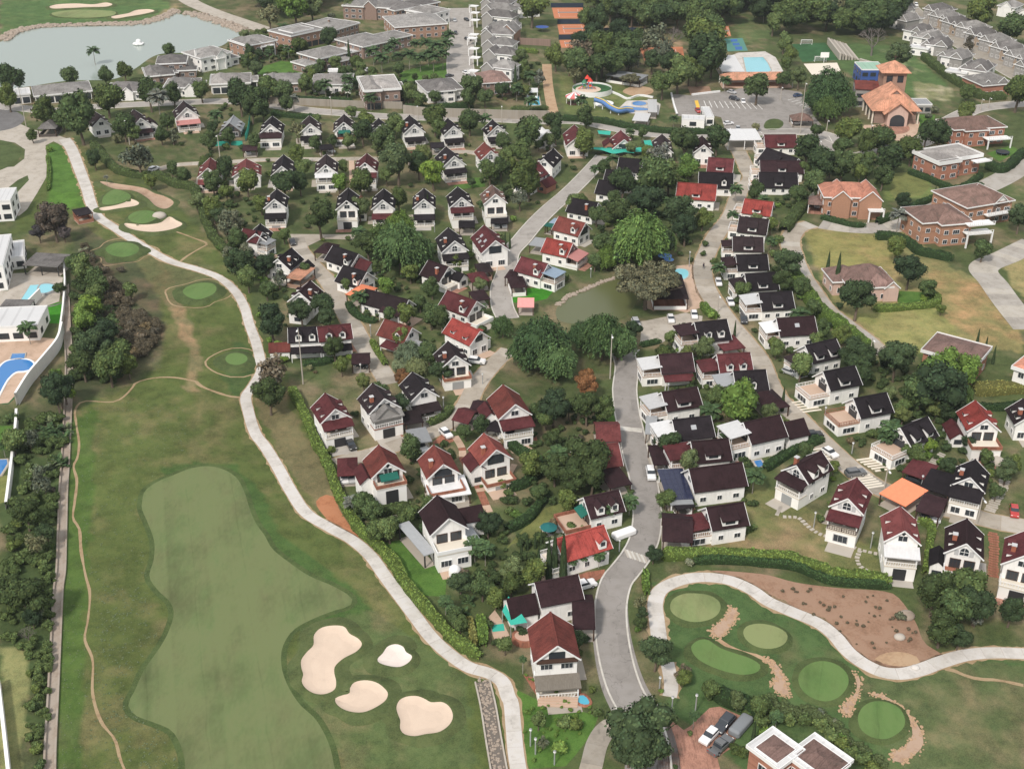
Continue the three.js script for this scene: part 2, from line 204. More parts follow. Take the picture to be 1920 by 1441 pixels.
const zones = [
// [outline, colour, second colour, share of the second]
[[[-173.3,-432.3],[-153.6,-418.6],[-137.8,-396.6],[-109.7,-363.2],[-85.1,-326],[-67.1,-286.4],[-54.4,-251.3],[-41.7,-222.4],[-32.9,-196.4],[-25.3,-182.6],[-5.1,-149.7],[-0.8,-143.6],[2.3,-125.2],[-66.2,-125.2],[-70.7,-142.4],[-87,-202],[-94.4,-229.1],[-89.4,-235.7],[-80.9,-248.7],[-90.4,-286.4],[-113.7,-314.4],[-129.6,-347.1],[-139.6,-334.2],[-144.4,-330.1],[-156.5,-396.6]],[0.092,0.115,0.036],[0.175,0.156,0.072],0.50],
[[[-94.8,-298.1],[-90.9,-299.9],[-84.9,-286.4],[-77.3,-268],[-71.9,-251.3],[-69.8,-238.6],[-73,-238.6],[-76.4,-256.7],[-83.3,-273.9]],[0.19,0.165,0.085],EARTH,0.6],
[[[-120.1,-326],[-110.6,-330.1],[-96.5,-310.7],[-81.1,-307],[-75.3,-293],[-86.3,-286.4],[-90.4,-286.4],[-110,-307]],[0.13,0.135,0.06],BROWN,0.6],
[[[-66.4,-262.2],[-62.1,-259.4],[-57.7,-236.2],[-62.2,-235],[-65.7,-246.1]],GREEN,[0.1,0.14,0.05],0.5],
[[[-58.4,-246.1],[-52.7,-241.1],[-41.9,-216],[-32.9,-196.4],[-25.2,-180.9],[-22.8,-176.2],[-29.6,-185.9],[-36.5,-192.8],[-43.8,-203.9],[-51.8,-222.4],[-56.9,-231.4]],[0.17,0.145,0.075],[0.30,0.215,0.12],0.45],
[[[-66.4,-207.8],[-55.7,-207.8],[-47.2,-196.4],[-43.1,-184.2],[-27.6,-168.6],[-21.2,-158.7],[-20.4,-149.7],[-26.9,-147.2],[-35.1,-157.4],[-48.1,-174.6],[-70.2,-205.8]],[0.066,0.112,0.033],[0.12,0.13,0.052],0.40],
[[[-35.3,-158.7],[-21.5,-161.5],[-7.5,-146],[-4.6,-127.1],[-24.4,-127.1],[-32.9,-142.4]],[0.095,0.125,0.048],[0.165,0.150,0.075],0.45],
[[[-97.2,-226.9],[-89.8,-229.1],[-77.5,-184.2],[-61.8,-127.1],[-66,-127.1],[-87.5,-202]],[0.075,0.120,0.030],[0.10,0.12,0.045],0.4],
[[[-108.1,-222.4],[-98.6,-238.6],[-89.6,-211.8],[-78.3,-168.6],[-65.6,-127.1],[-73.3,-127.1]],[0.060,0.085,0.032],[0.14,0.12,0.07],0.45],
[[[-82.9,-153.5],[-78.5,-152.8],[-74.6,-142.4],[-69.8,-127.1],[-73.3,-127.1]],[0.22,0.215,0.095],[0.19,0.2,0.08],0.4],
[[[-127,-338.4],[-107.3,-318.2],[-90.4,-286.4],[-83,-262.2],[-85.1,-246.1],[-96.3,-231.4],[-118.6,-299.9]],[0.075,0.085,0.042],[0.16,0.115,0.075],0.5],
[[[84.2,-336.3],[114.8,-334.2],[118.7,-307],[125.3,-296.4],[124.7,-268],[120.6,-256.7],[95.5,-256.7],[87.4,-259.4],[82.7,-276.9],[82.5,-307]],[0.235,0.215,0.095],[0.36,0.245,0.125],0.36],
[[[112.9,-307],[125.3,-296.4],[125.8,-270.9],[120.6,-256.7],[112.8,-259.4],[106.7,-276.9]],[0.24,0.205,0.09],[0.42,0.26,0.135],0.50],
[[[85.3,-334.2],[104.4,-330.1],[108.2,-310.7],[96.6,-299.9],[82.5,-307]],[0.250,0.225,0.085],[0.32,0.23,0.11],0.35],
[[[85.4,-276.9],[108.6,-283.2],[108.2,-265.1],[95.5,-256.7],[87.4,-259.4]],[0.235,0.235,0.085],[0.27,0.24,0.10],0.5],
[[[134.5,-310.7],[144.6,-318.2],[132.9,-286.4],[131.1,-293]],DRY,[0.40,0.27,0.14],0.5],
[[[46,-201],[53.4,-196.4],[59.6,-187.6],[65.4,-179.3],[64.9,-170.1],[32.4,-176.9],[40.2,-184.2]],[0.165,0.170,0.068],[0.33,0.235,0.135],0.40],
[[[24.6,-170.1],[31.9,-173.1],[46.8,-162.9],[56.4,-150.9],[62,-146.6],[82,-150.9],[72.6,-125.2],[34.8,-125.2],[24.3,-139],[24.6,-157.4]],[0.075,0.122,0.044],[0.125,0.128,0.06],0.40],
[[[52.6,-146],[81.5,-149.7],[72.6,-125.2],[56,-125.2]],[0.098,0.122,0.052],[0.19,0.165,0.09],0.42],
[[[-265.6,-653.4],[-179.8,-653.4],[-168.2,-627.8],[-180.5,-604],[-212.6,-599.4],[-233.7,-579.6],[-232.5,-563]],[0.085,0.145,0.050],[0.12,0.165,0.06],0.5],
[[[-179,-598.3],[-171.8,-642.9],[-166.7,-621.7],[-176.4,-598.3]],[0.23,0.18,0.10],[0.30,0.24,0.13],0.5],
[[[149.7,-560.9],[175.9,-551],[175.3,-481.6],[160.3,-466.5],[141.7,-473.9],[138.3,-532.1]],[0.085,0.135,0.048],[0.30,0.28,0.16],0.30],
[[[163,-497.4],[176.6,-485.4],[168.5,-466.5],[157.3,-470.2]],[0.2,0.2,0.1],[0.42,0.36,0.26],0.5],
[[[106.6,-609.8],[124.8,-609.8],[120.2,-571.2],[103.8,-560.9]],[0.11,0.15,0.06],[0.17,0.16,0.08],0.5],
[[[18.7,-505.7],[45.6,-497.4],[55.5,-466.5],[52.6,-438.8],[19.9,-448.9]],[0.13,0.155,0.055],[0.20,0.18,0.085],0.45],
[[[38.8,-606.9],[63.7,-595.5],[77.9,-560.9],[73.8,-523],[56.3,-518.6],[56.6,-546.2],[42.1,-558.4]],[0.16,0.15,0.07],[0.36,0.24,0.16],0.55],
[[[121,-380.6],[135.6,-383.2],[132.2,-360.8],[115.1,-358.4]],[0.17,0.205,0.068],[0.2,0.2,0.07],0.4],
[[[-161.3,-413.8],[-155.2,-415],[-129.4,-351.6],[-140.1,-350.6]],[0.085,0.165,0.030],[0.1,0.16,0.04],0.4],
].map(([p,a,b,s]) => { const xs = p.map((q) => q[0]),zs = p.map((q) => q[1]); return { p,a,b,s,x0: Math.min(...xs) - 3,x1: Math.max(...xs) + 3,z0: Math.min(...zs) - 3,z1: Math.max(...zs) + 3 }; });
{
const xs = [-4500,-900,-420],zs = [600,0,-85];
for (let i = 0; i <= 330; i++) xs.push(-330 + 660 * (i / 330));
xs.push(420,900,4500);
for (let z = -95; z > -760; z *= 1.0058) zs.push(z);
zs.push(-850,-1200,-5500);
const P = [],C = [],U = [],I = [],nx = xs.length;
for (const z0 of zs) for (const x0 of xs) {
// columns gather towards the middle of the place, where the ground shows largest
const x = Math.abs(x0) <= 330 ? x0 * (0.30 + 0.70 * Math.min(1,Math.max(0,(-z0 - 60) / 560))) : x0,z = z0;
let a = [0.082,0.104,0.040],b = [0.215,0.168,0.105],s = 0.52;
const wx = x + 2.4 * (fbm(x / 5,z / 5,201,0,3) - 0.5),wz = z + 3.4 * (fbm(x / 5,z / 5,211,0,3) - 0.5);
for (const q of zones) if (wx > q.x0 && wx < q.x1 && wz > q.z0 && wz < q.z1 && inside(q.p,wx,wz)) { a = q.a; b = q.b; s = q.s; }
let t = 0.55 * fbm(x / 11,z / 14,221,0,5) + 0.45 * fbm(x / 3.2,z / 3.6,231,0,3); t = Math.min(1,Math.max(0,(t - (0.72 - 0.5 * s)) / 0.22));
const k = 0.80 + 0.40 * fbm(x / 20,z / 26,241,0,4);
P.push(x,0,z); U.push(x,z); for (let c = 0; c < 3; c++) C.push((a[c] + (b[c] - a[c]) * t) * k * 1.18);
}
for (let j = 0; j + 1 < zs.length; j++) for (let i = 0; i + 1 < nx; i++) { const a = j * nx + i,b = a + 1,c = a + nx,d = c + 1; I.push(a,b,c,b,d,c); }
const g = new THREE.BufferGeometry(); g.setAttribute('position',new THREE.Float32BufferAttribute(P,3)); g.setAttribute('color',new THREE.Float32BufferAttribute(C,3)); g.setAttribute('uv',new THREE.Float32BufferAttribute(U,2)); g.setIndex(I); g.computeVertexNormals();
tag(mesh('ground',g,std([1,1,1],0.97,{ map: grassTex,vertexColors: true })),'grassy ground with worn earth patches under the whole estate','ground',null,'structure');
}
sheet('lake','pale grey-green lake behind the grey-roofed houses','lake',[[-234.5,-558.4],[-232.5,-563],[-231.7,-577.5],[-226.1,-588.3],[-211.7,-592.7],[-193.2,-594.4],[-176.2,-602.3],[-169.7,-615.1],[-167.6,-625.4],[-163.5,-619.3],[-159.1,-620.5],[-142.5,-601.1],[-124.7,-578.6],[-128.3,-568.6],[-131.2,-553.5],[-143.2,-543.3],[-154.2,-540.2],[-158.8,-514.2],[-162.9,-499.1],[-181,-496.2],[-194.3,-487.4],[-206,-481.6]],M.lake,2,true);
sheet('pond','brown-green pond beside the spreading grey tree','pond',[[11.3,-280.8],[14.4,-286.4],[19.4,-291.3],[23.9,-295.6],[28.1,-299.9],[31.9,-299],[33,-291.3],[31.2,-282.4],[28.7,-276.9],[25.8,-273.9],[22.4,-272.8],[18.4,-272],[14.5,-272],[11.6,-273.9]],M.pond,2,true);
function rocks(name,label,pts,w,n,r0,r1,mat,parent) {
const L = smooth(pts,false,0.5),gs = [];
for (let i = 0; i < n; i++) { const p = L[Math.floor(rnd() * L.length)],r = rr(r0,r1),g = new THREE.DodecahedronGeometry(r,0).scale(rr(0.7,1.3),rr(0.35,0.8),rr(0.7,1.3)).rotateY(rr(0,6)).translate(p[0] + rr(-w,w) / 2,r * 0.2,p[1] + rr(-w,w) / 2); gs.push(g); }
const m = mesh(parent ? name : numbered(name),merge(gs),mat,parent); if (!parent) tag(m,label,'stones',null,'stuff'); else m.userData.kind = 'stuff'; return m;
}
rocks('stone_bank','rough stone bank along the far shore of the lake',[[-232.4,-566],[-232.8,-579.1],[-227.1,-591.3],[-213.9,-595.5],[-194.1,-597.5],[-177.2,-601.1],[-169.9,-618.7],[-168.8,-627.8]],6,700,0.5,1.3,M.stone);
rocks('stone_bank','dark stone wall of the lake below the pale road',[[-163.1,-623.2],[-157.7,-620.2],[-143.4,-605.4],[-125,-583.1]],6,420,0.5,1.3,M.stone);
rocks('stone_bank','low stone edge of the brown pond near the lawn',[[11.5,-282.4],[14.8,-288],[19.5,-292.6],[24.3,-297.3],[26.6,-299]],1.2,130,0.25,0.6,M.stone);
const wMain = (t) => 5.0 + 3.2 * Math.max(0,(t - 0.62) / 0.38);
flatRoad('road','grey asphalt street winding between the maroon and black roofed houses','road',[[27.8,-259.1],[26.3,-256],[26.5,-250],[25.4,-241.1],[25.1,-238.6],[24.8,-229.1],[25,-221.3],[25.2,-211.8],[25.8,-202.9],[25.8,-196],[25.4,-189.3],[24.1,-182.2],[22.2,-177.3],[19.9,-173.1],[18.3,-170.3],[16.9,-164.8],[16.4,-159.3],[16.4,-153.3],[16.8,-147.7],[17.5,-143.2],[18.6,-139.4],[19.9,-135.3],[20.3,-129.9],[19.9,-124.1]],wMain,M.asphalt,4,true);
flatRoad('road','asphalt street climbing past the red-roofed houses above the pond','road',[[31.1,-400.8],[24.3,-381.8],[18,-365.6],[11.3,-350.4],[6.3,-337.3],[2.3,-325],[-0.7,-316.3],[-1.4,-303.4],[-2.8,-293],[-2.4,-281.6],[-1,-274.6]],5.2,M.asphaltL,4,true);
slabLane('lane','pale concrete lane curving past the red-brown roofed chalets','lane',[[-0.6,-258],[-4.3,-250.6],[-7.8,-241.1],[-10.4,-230.3],[-13.6,-224.1],[-18.6,-218.6],[-23.9,-214.9],[-28.2,-211.8],[-32.3,-209.8],[-35.3,-207.8]],4.4,4,[M.conc,M.concB,M.conc]);
slabLane('lane','pale concrete lane running down beside the black chalet roofs','lane',[[-61.9,-328],[-59.4,-319.2],[-54.6,-308.8],[-48.7,-297.3],[-43.2,-281.6],[-38.9,-270.2],[-34.8,-258.7],[-30.7,-249.3],[-27.5,-241.1]],4.6,4.5,[M.conc,M.concB,M.concC]);
slabLane('lane','concrete lane along the long row of black roofs and balconies','lane',[[77.6,-406.5],[77.4,-388.4],[76.9,-378],[72.2,-368],[65.3,-344.9],[59.3,-331.1],[54.8,-318.2],[51.8,-307],[50.9,-293],[52.1,-282.4],[53.9,-271.6],[55.7,-262.9],[57.5,-253.3],[57.7,-242.3],[58.2,-235.6],[60.7,-227.4],[63.4,-218.6],[66,-210.8],[68.3,-204.9],[71.2,-199.6],[74.8,-196],[79.2,-193.3],[84.6,-191],[90.1,-188],[96.5,-185.9]],5.0,4.5,[M.conc,M.concB,M.concC,M.conc]);
slabLane('lane','banded concrete lane past the dry lawns and the weathered villa','lane',[[88.2,-338.4],[83.6,-335.2],[79.4,-326],[78.1,-315.3],[77.5,-303.4],[78.1,-293],[79.2,-280.8],[82.1,-271.6],[85.1,-262.9],[87,-255.3]],5.4,3.4,[M.slab,M.slabL,M.slab,M.conc]);
slabLane('boulevard','wide banded concrete boulevard leading to the brick villas','road',[[176.4,-399.4],[159.4,-379.3],[142.1,-363.2],[133.3,-356.1],[123.7,-346],[114.1,-337.3],[104.2,-335.2],[96.7,-336.3],[91,-338.9]],8.2,5.5,[M.slab,M.slabB,M.slab,M.slabL]);
slabLane('boulevard','banded concrete road bending round the dry lawn corner','road',[[148.3,-324],[137.3,-314.4],[127.8,-306.1],[127.1,-295.6],[126.5,-284],[126.3,-268.7]],7.6,3.4,[M.slab,M.slabB,M.slab,M.slabL]);
slabLane('lane','narrow concrete lane between the top two chalet rows','lane',[[-116.6,-387.1],[-112.3,-391.1],[-103.9,-393.2],[-95.3,-394.5],[-85.9,-396.6],[-77,-397.3],[-65.8,-397.3],[-57.4,-397.7],[-50.2,-398],[-43.1,-398],[-35.5,-398.7],[-28.6,-403.6],[-21.9,-405],[-14.6,-405],[-9,-401.5]],3.6,4,[M.concB,M.conc]);
flatRoad('road','pale road running behind the top row of dark chalets','road',[[-198.4,-461.1],[-187,-457.6],[-172.7,-454],[-158.2,-459.3],[-139.8,-462.9],[-113,-466.5],[-98.3,-464.7],[-87.2,-459.3],[-75.3,-454],[-62.8,-450.6],[-50.5,-447.2],[-35.6,-445.5],[-20.7,-443.8],[-5.9,-443],[9.8,-440.5],[24.5,-440.5],[36.6,-432.3],[49.8,-425.2],[66.3,-424.4],[80.8,-426],[96.3,-427.6],[109.3,-426],[115.3,-415.3]],6.5,M.asphaltL,4,true);
flatRoad('road','curving asphalt street below the orange-roofed church','road',[[200.7,-464.7],[187.2,-461.1],[175.3,-455.8],[163.4,-443.8],[154.5,-432.3],[145.1,-418.3],[136.9,-410.8],[123.5,-403.6],[113.4,-399.4],[108.7,-406.5],[108.6,-422.9]],7,M.asphaltL,5,true);
flatRoad('road','straight street between the grey town houses and palm garden','road',[[-26.3,-634],[-24.1,-592.7],[-23.1,-558.4],[-22.1,-523],[-20.2,-493.4]],11,M.asphaltL,4,true);
flatRoad('road','pale street between two rows of grey gabled houses','road',[[204.8,-673.8],[200.2,-627.8],[200.3,-592.7],[202.4,-563.5],[205.1,-539],[207.3,-518.6],[209.3,-499.5]],10,M.concC,4,true);
flatRoad('road','pale road passing the far end of the lake','road',[[-178.5,-673.8],[-164.5,-646.8],[-148.8,-624.7],[-131.5,-604],[-116.9,-587.2]],9,M.concB,4);
flatRoad('track','two-rutted dirt track beside the playground lawn','track',[[14.8,-523],[14.5,-489.4],[15.2,-459.3],[16.2,-442.1]],4,M.dryEarth,3);
sheet('road','dark asphalt turning circle at the lakeside junction','road',[[-196.4,-455.8],[-190.4,-455.8],[-182.9,-448.9],[-179.6,-442.1],[-179.6,-433.9],[-182,-429.9],[-186.2,-428.4]],M.asphaltD,6,true);
sheet('forecourt','pale concrete forecourt below the turning circle','road',[[-187.7,-432.3],[-181.9,-432.3],[-179.3,-437.2],[-172.7,-430.7],[-162,-424.4],[-153,-416.8],[-154.8,-410.8],[-160.5,-416.8],[-161.8,-412.3],[-156.1,-396.6],[-150.6,-379.3],[-148.7,-365.6],[-146.8,-350.4],[-147.3,-344.9],[-151.3,-347.1],[-154.1,-348.2],[-158.6,-353.8],[-171.4,-388.4],[-164.8,-389.8],[-164.2,-398],[-167.4,-407.9],[-173.5,-415.3],[-183.1,-419.8]],M.concB,5);
sheet('verge','grass island in the pale forecourt with red kerb','lawn',[[-159.6,-365.6],[-158.9,-376.7],[-157.3,-381.2],[-155.3,-376.7],[-155,-365.6],[-155.8,-359.6]],M.ruff,7);
sheet('verge','round planted island at the edge of the forecourt','lawn',[[-182.5,-418.3],[-179.7,-418.3],[-173.4,-413.8],[-168.5,-406.5],[-165.9,-396.6],[-166.6,-389.8],[-169.9,-384.5]],M.ruff,6,true);
sheet('parking_area','concrete parking bay strip at the top of the lane','parking',[[-64,-330.6],[-44.6,-330.3],[-44.3,-326.2],[-54.1,-327],[-56.6,-323.1],[-59.4,-319.2],[-61.7,-322.1]],M.conc,3);
sheet('parking_area','light concrete parking apron beside the brown pond','parking',[[28,-272.4],[33,-273.5],[43.5,-278.1],[47.6,-276.2],[46.4,-270.2],[41.4,-269.4],[36,-261.5],[30.6,-261.2],[31.5,-268]],M.concB,3);
sheet('parking_area','large asphalt car park in front of the club pool house','parking',[[62.3,-476.8],[70.4,-474.9],[82.1,-479.6],[102.1,-491.4],[108.1,-483.5],[114.2,-479.6],[112.3,-448.9],[112.6,-432.3],[109.3,-426],[90.6,-427.6],[76.6,-429.9],[77.5,-445.5],[71.3,-450.6],[66.9,-447.2],[61.4,-447.2],[61.8,-462.9]],M.asphalt,5);
sheet('driveway','red brick paved yard with four parked cars','driveway',[[23.6,-137.2],[25.5,-134.7],[26.6,-135.5],[28.1,-137.2],[30,-139.3],[31.6,-139.6],[33.1,-138.6],[36.2,-136.6],[33.5,-133.9],[31.9,-131],[29.7,-129.2],[29.8,-127.1],[29.2,-123.2],[19.6,-123.2],[20.6,-127.1]],M.paver,4);
slabLane('path','short concrete drive curving up to the big dark tree','path',[[10.5,-124.1],[11.5,-128.1],[12.5,-132],[13.9,-134.7],[15.1,-135.8]],3.2,4,[M.conc,M.concC]);
slabLane('cart_path','long white concrete golf cart path along the clipped hedge','path',[[-157.7,-419.8],[-152.1,-409.4],[-142.8,-388.4],[-134,-368],[-129.2,-356.1],[-123.8,-344.9],[-115.9,-335.2],[-104.6,-322.1],[-93.6,-310.7],[-85,-305.2],[-78.2,-299.9],[-72.2,-291.3],[-67.9,-281.6],[-64.5,-270.9],[-61.2,-261.5],[-58.8,-253.3],[-57.5,-248],[-58.1,-239.8],[-58.7,-235.6],[-57,-229.1],[-53.5,-219.2],[-51,-214.9],[-46.9,-206.8],[-42.9,-198.2],[-38.7,-190.6],[-33.6,-185.9],[-29.2,-182.2],[-25.3,-177.3],[-22.4,-171.9],[-19.7,-167],[-16.5,-161.3],[-13.1,-155.3],[-9.8,-151.1],[-6.8,-148.3],[-3.4,-146.8],[-1.5,-145],[-0.6,-141.7],[-0.2,-140.6],[0.2,-135.5],[0.6,-129.7],[1.3,-124.1]],(t) => 2.35 + 1.6 * Math.max(0,1 - t / 0.42),3.2,[M.path,M.pathB,M.path],0.07);
slabLane('cart_path','white concrete cart path looping round the practice greens','path',[[24,-154.6],[24.1,-159.6],[24.3,-164.1],[25.4,-167.4],[27.7,-169.5],[31.2,-171],[34.5,-171.2],[38,-170.3],[41.3,-167.7],[43.5,-164.7],[47,-161.9],[50.9,-158.9],[52.8,-155.9],[54.1,-152],[55.9,-149.2],[58.4,-147.2],[61.2,-146.8],[64.4,-147.7],[68.3,-149.5],[72.6,-151.1],[77.1,-151.7],[83.7,-151.4]],2.6,3.2,[M.path,M.pathB,M.path],0.07);
slabLane('cart_path','short end of the white cart path beside the street tree','path',[[24.7,-149.5],[24.8,-146.5],[24.7,-143.8],[24.2,-141.7]],2.2,3,[M.path,M.pathB],0.07);
for (const p of [[[13.1,-172.7],[16.4,-173.5],[16.1,-171.6],[12.9,-168.4],[12.5,-169.2],[11.7,-171.9]]]) sheet('driveway','salmon tiled forecourt beside the street bend','driveway',p,M.terracotta,3);
tag(mesh('speed_table',strip([[22.2,-221.9],[27.4,-220.8]],1.6,0.0,0.09),M.kerb),'pale raised crossing at the upper part of the street','speed bump',null,'structure');
{ // zebra crossing at the lower bend: separate painted bars
const g = new THREE.Group(); g.name = 'crosswalk'; scene.add(g); tag(g,'worn striped crossing at the street bend','crosswalk',null,'structure');
const a = [[20.4,-178.3],[24,-176.2]],n = 9;
for (let i = 0; i < n; i++) { const t = (i + 0.5) / n,x = a[0][0] + (a[1][0] - a[0][0]) * t,z = a[0][1] + (a[1][1] - a[0][1]) * t; mesh('stripe',BOX,i % 2 ? M.kerb : M.concB,g,[x,lvl(4) + 0.012,z],[0.42,0.012,2.6],0.2); }
}
{ const fw = sheet('fairway','broad pale green mown fairway left of the sand bunkers','fairway',[[-70.8,-194.6],[-71.2,-198.2],[-70,-201],[-67,-203.9],[-64.2,-206.3],[-60.9,-207.1],[-57.4,-205.8],[-54.4,-202.9],[-52,-198.2],[-49.3,-191],[-47.3,-186.7],[-45.5,-183.8],[-43.4,-179.7],[-39.5,-175.4],[-35.4,-171.6],[-30.4,-168.4],[-27.2,-165.2],[-27.5,-163.4],[-29.6,-162.4],[-33.3,-160],[-36,-157.3],[-37.1,-153.3],[-36.7,-149.2],[-35.1,-144.7],[-32.3,-140],[-29.7,-137.2],[-27.6,-133.6],[-26.4,-130.7],[-25.4,-127.1],[-24.3,-123.2],[-46.2,-123.2],[-46.9,-127.6],[-48.6,-131.8],[-50.7,-134.7],[-53.7,-136.3],[-56.7,-137.7],[-58.5,-140],[-58.3,-143.2],[-58.1,-147.7],[-57,-152.7],[-56.5,-156.6],[-56.8,-161.7],[-58.3,-164.8],[-60.4,-167],[-63.4,-171.4],[-63.9,-176.2],[-65.2,-181.7],[-67.7,-187.2],[-70.3,-192.4]],M.fair,2,true),o = open[open.length - 1]; mesh('mown_edge',ribbonRing(smooth(o,true,1.2),[[-0.1,0.016],[0.9,0.016]]),M.cut,fw); }
function bunker(label,pts,mat = M.sand) {
const P = smooth(pts,true,0.5),g = new THREE.Group(); g.name = numbered('sand_bunker'); scene.add(g); tag(g,label,'bunker',null,'structure');
mesh('sand',flat(P,lvl(4)),mat,g); mesh('sand_face',ribbonRing(P,[[-1.5,0.04],[-0.7,0.13],[-0.2,0.30],[0.06,0.46]]),mat,g); mesh('lip',ribbonRing(P,[[0.02,0.44],[0.16,0.52],[0.6,0.48],[2.0,0.014]]),M.lip,g);
}
bunker('largest bean-shaped sand bunker beside the fairway',[[-33.5,-149.5],[-32.9,-151.4],[-32.1,-153],[-32.3,-155.6],[-31.4,-157.3],[-29.5,-157.9],[-27.7,-157.6],[-26.6,-155.9],[-25,-154.6],[-24.3,-153.3],[-24.9,-151.7],[-27,-149.8],[-28,-148],[-27.9,-146.5],[-27.4,-144.7],[-27.4,-142.9],[-28.7,-141.9],[-30.3,-142],[-31.9,-143.2],[-32.7,-144.7],[-32.7,-146.2],[-33.2,-147.7]]);
bunker('smallest and palest sand bunker nearest the cart path',[[-21.4,-149.8],[-20.7,-151.1],[-20,-152.8],[-18.8,-153.3],[-17.6,-152.7],[-17,-151.4],[-16,-150.5],[-16.3,-149.2],[-17.7,-148],[-19.8,-148.3],[-21.2,-149.1]],M.sandW);
bunker('kidney-shaped sand bunker in the middle of the four',[[-27,-140.9],[-26,-141.6],[-25,-142],[-25,-143.2],[-24.5,-144.4],[-22.9,-144.9],[-21.1,-144.4],[-19.8,-143.2],[-19.1,-142],[-19.3,-140.6],[-20.6,-139.1],[-22.5,-138],[-24.6,-138.2],[-26.1,-139.1],[-26.8,-140]]);
bunker('heart-shaped sand bunker lowest of the four',[[-17.5,-139.1],[-17.1,-140.6],[-16.1,-141.3],[-14.5,-141.4],[-13.2,-140.7],[-12.4,-140.1],[-10.6,-140.1],[-9.5,-139.1],[-8.9,-137.2],[-9.3,-135.5],[-10.7,-134],[-12.8,-133.5],[-14.5,-133.1],[-16,-133.6],[-16.6,-134.7],[-16.7,-136.3],[-17.2,-137.7]]);
bunker('long wavy sand bunker beyond the lake',[[-234.1,-635.6],[-232.3,-640.4],[-223.6,-642.9],[-213.5,-641],[-208.6,-645.2],[-203.9,-641],[-205.1,-635.6],[-214.8,-634],[-225.4,-631.5],[-230.6,-630.9]]);
bunker('pale sand bunker on the lake point',[[-196.2,-612.7],[-190.1,-620.2],[-188,-627.2],[-182.6,-629.4],[-178.5,-625.4],[-181.3,-619.3],[-188,-612.7],[-193.3,-608.3]]);
bunker('curved waste bunker of pale stones around a tee',[[-113.7,-337.9],[-107.7,-336.8],[-103.5,-338.4],[-101.9,-343.2],[-99.3,-340.5],[-96.7,-337.3],[-98.4,-333.7],[-103.2,-331.3],[-109,-332.6],[-112.4,-335.2]],M.sand);
bunker('narrow sand bunker under the second tee',[[-124.8,-350.4],[-120.8,-352.7],[-118.4,-355.5],[-117.9,-358.4],[-114.1,-355],[-114.3,-352.7],[-118.6,-350.4],[-123.2,-348.4]],M.sand);
bunker('stony waste bunker nearest the village hedge',[[-131.6,-374.2],[-124.5,-371.7],[-115.9,-368],[-111.3,-363.2],[-107.8,-360.8],[-103.5,-355],[-104.7,-349.9],[-107.6,-351.6],[-112.9,-359.6],[-118.6,-365.6],[-125,-367.4]],M.chips);
function tee(label,pts,top = M.tee,h = 0.5,pathEdge = false,sw = pathEdge ? 2.4 : 1.1) {
const P = smooth(pts,true,0.8),g = new THREE.Group(); g.name = numbered('tee_mound'); scene.add(g); tag(g,label,'golf tee',null,'structure');
mesh('tee_top',flat(P,h),top,g); mesh('slope',ribbonRing(P,[[-0.05,h - 0.004],[sw * 0.28,h * 0.85],[sw,0.012]]),M.ruff,g);
if (pathEdge) mesh('worn_edge',ribbonRing(P,[[3.6,0.014],[3.8,0.022],[3.98,0.014]]),M.wornE,g);
}
const ell = (x,z,a,b,n = 20,ro = 0) => Array.from({ length: n },(_,i) => { const t = i / n * 2 * Math.PI,u = a * Math.cos(t),v = b * Math.sin(t); return [x + u * Math.cos(ro) + v * Math.sin(ro),z - u * Math.sin(ro) + v * Math.cos(ro)]; });
tee('pale round tee inside the loop of the right cart path',[[26.7,-163.2],[27.5,-165],[29.4,-166.3],[31.5,-166.4],[33.7,-165.9],[35.1,-164.3],[35.1,-162.4],[34.1,-160.5],[32.3,-159.3],[30.1,-158.9],[28,-159.8],[26.8,-161.3]],M.teeP,0.35);
tee('small round tee between the two stone strips',[[37.9,-156.3],[38.7,-157.8],[40.6,-158.5],[42.5,-158.2],[44.1,-157.3],[45,-155.9],[44.5,-154],[43,-152.7],[41,-152.3],[39.2,-153],[38.1,-154.5]],M.teeP,0.35);
tee('long oval tee beside the street tree',[[28.9,-152.7],[30.3,-154.3],[31.7,-154.5],[33.5,-152.5],[35.9,-151.1],[38.2,-149.8],[39.3,-148.3],[38.6,-146.9],[36.4,-146.2],[33.9,-146.8],[31.2,-148.3],[29.4,-150.2]],M.tee,0.4);
tee('large bright round tee in the middle of the right course',[[44.6,-145],[45.6,-147.2],[47.6,-148.9],[49.6,-149.3],[51.5,-148.4],[52.5,-146.5],[52.3,-144.4],[51.1,-142.3],[49.3,-140.7],[47.4,-140.3],[45.6,-141.3],[44.7,-142.9]],M.tee,0.45);
tee('bright tee hugged by the curved stone strip',[[52,-137.2],[53.4,-139.3],[55.3,-140.3],[57.1,-140.1],[58.6,-138.9],[58.9,-136.9],[58.3,-135],[56.7,-133.4],[54.9,-132.5],[53,-132.8],[51.8,-134.2],[51.7,-135.8]],M.tee,0.45);
tee('round tee ringed by a pale line nearest the scrub',[[-113.5,-318.2],[-112.4,-321.6],[-109.7,-322.6],[-106.2,-321.1],[-104.2,-318.2],[-104.1,-314.4],[-106.7,-312],[-109.9,-313],[-112.6,-315.8]],M.tee,0.8,true);
tee('oval tee below the white path bend',[[-85.2,-289.3],[-84.6,-292.6],[-82,-294.7],[-78.7,-294.3],[-76.8,-290.9],[-77.2,-287.2],[-80,-284.4],[-82.7,-285.6]],M.tee,0.8,true);
tee('small round tee close to the path above the fairway',[[-66.6,-252.3],[-65.9,-254.6],[-64.1,-255],[-61.9,-253.3],[-61.4,-251],[-62.9,-249],[-65.2,-249.6]],M.tee,0.7,true);
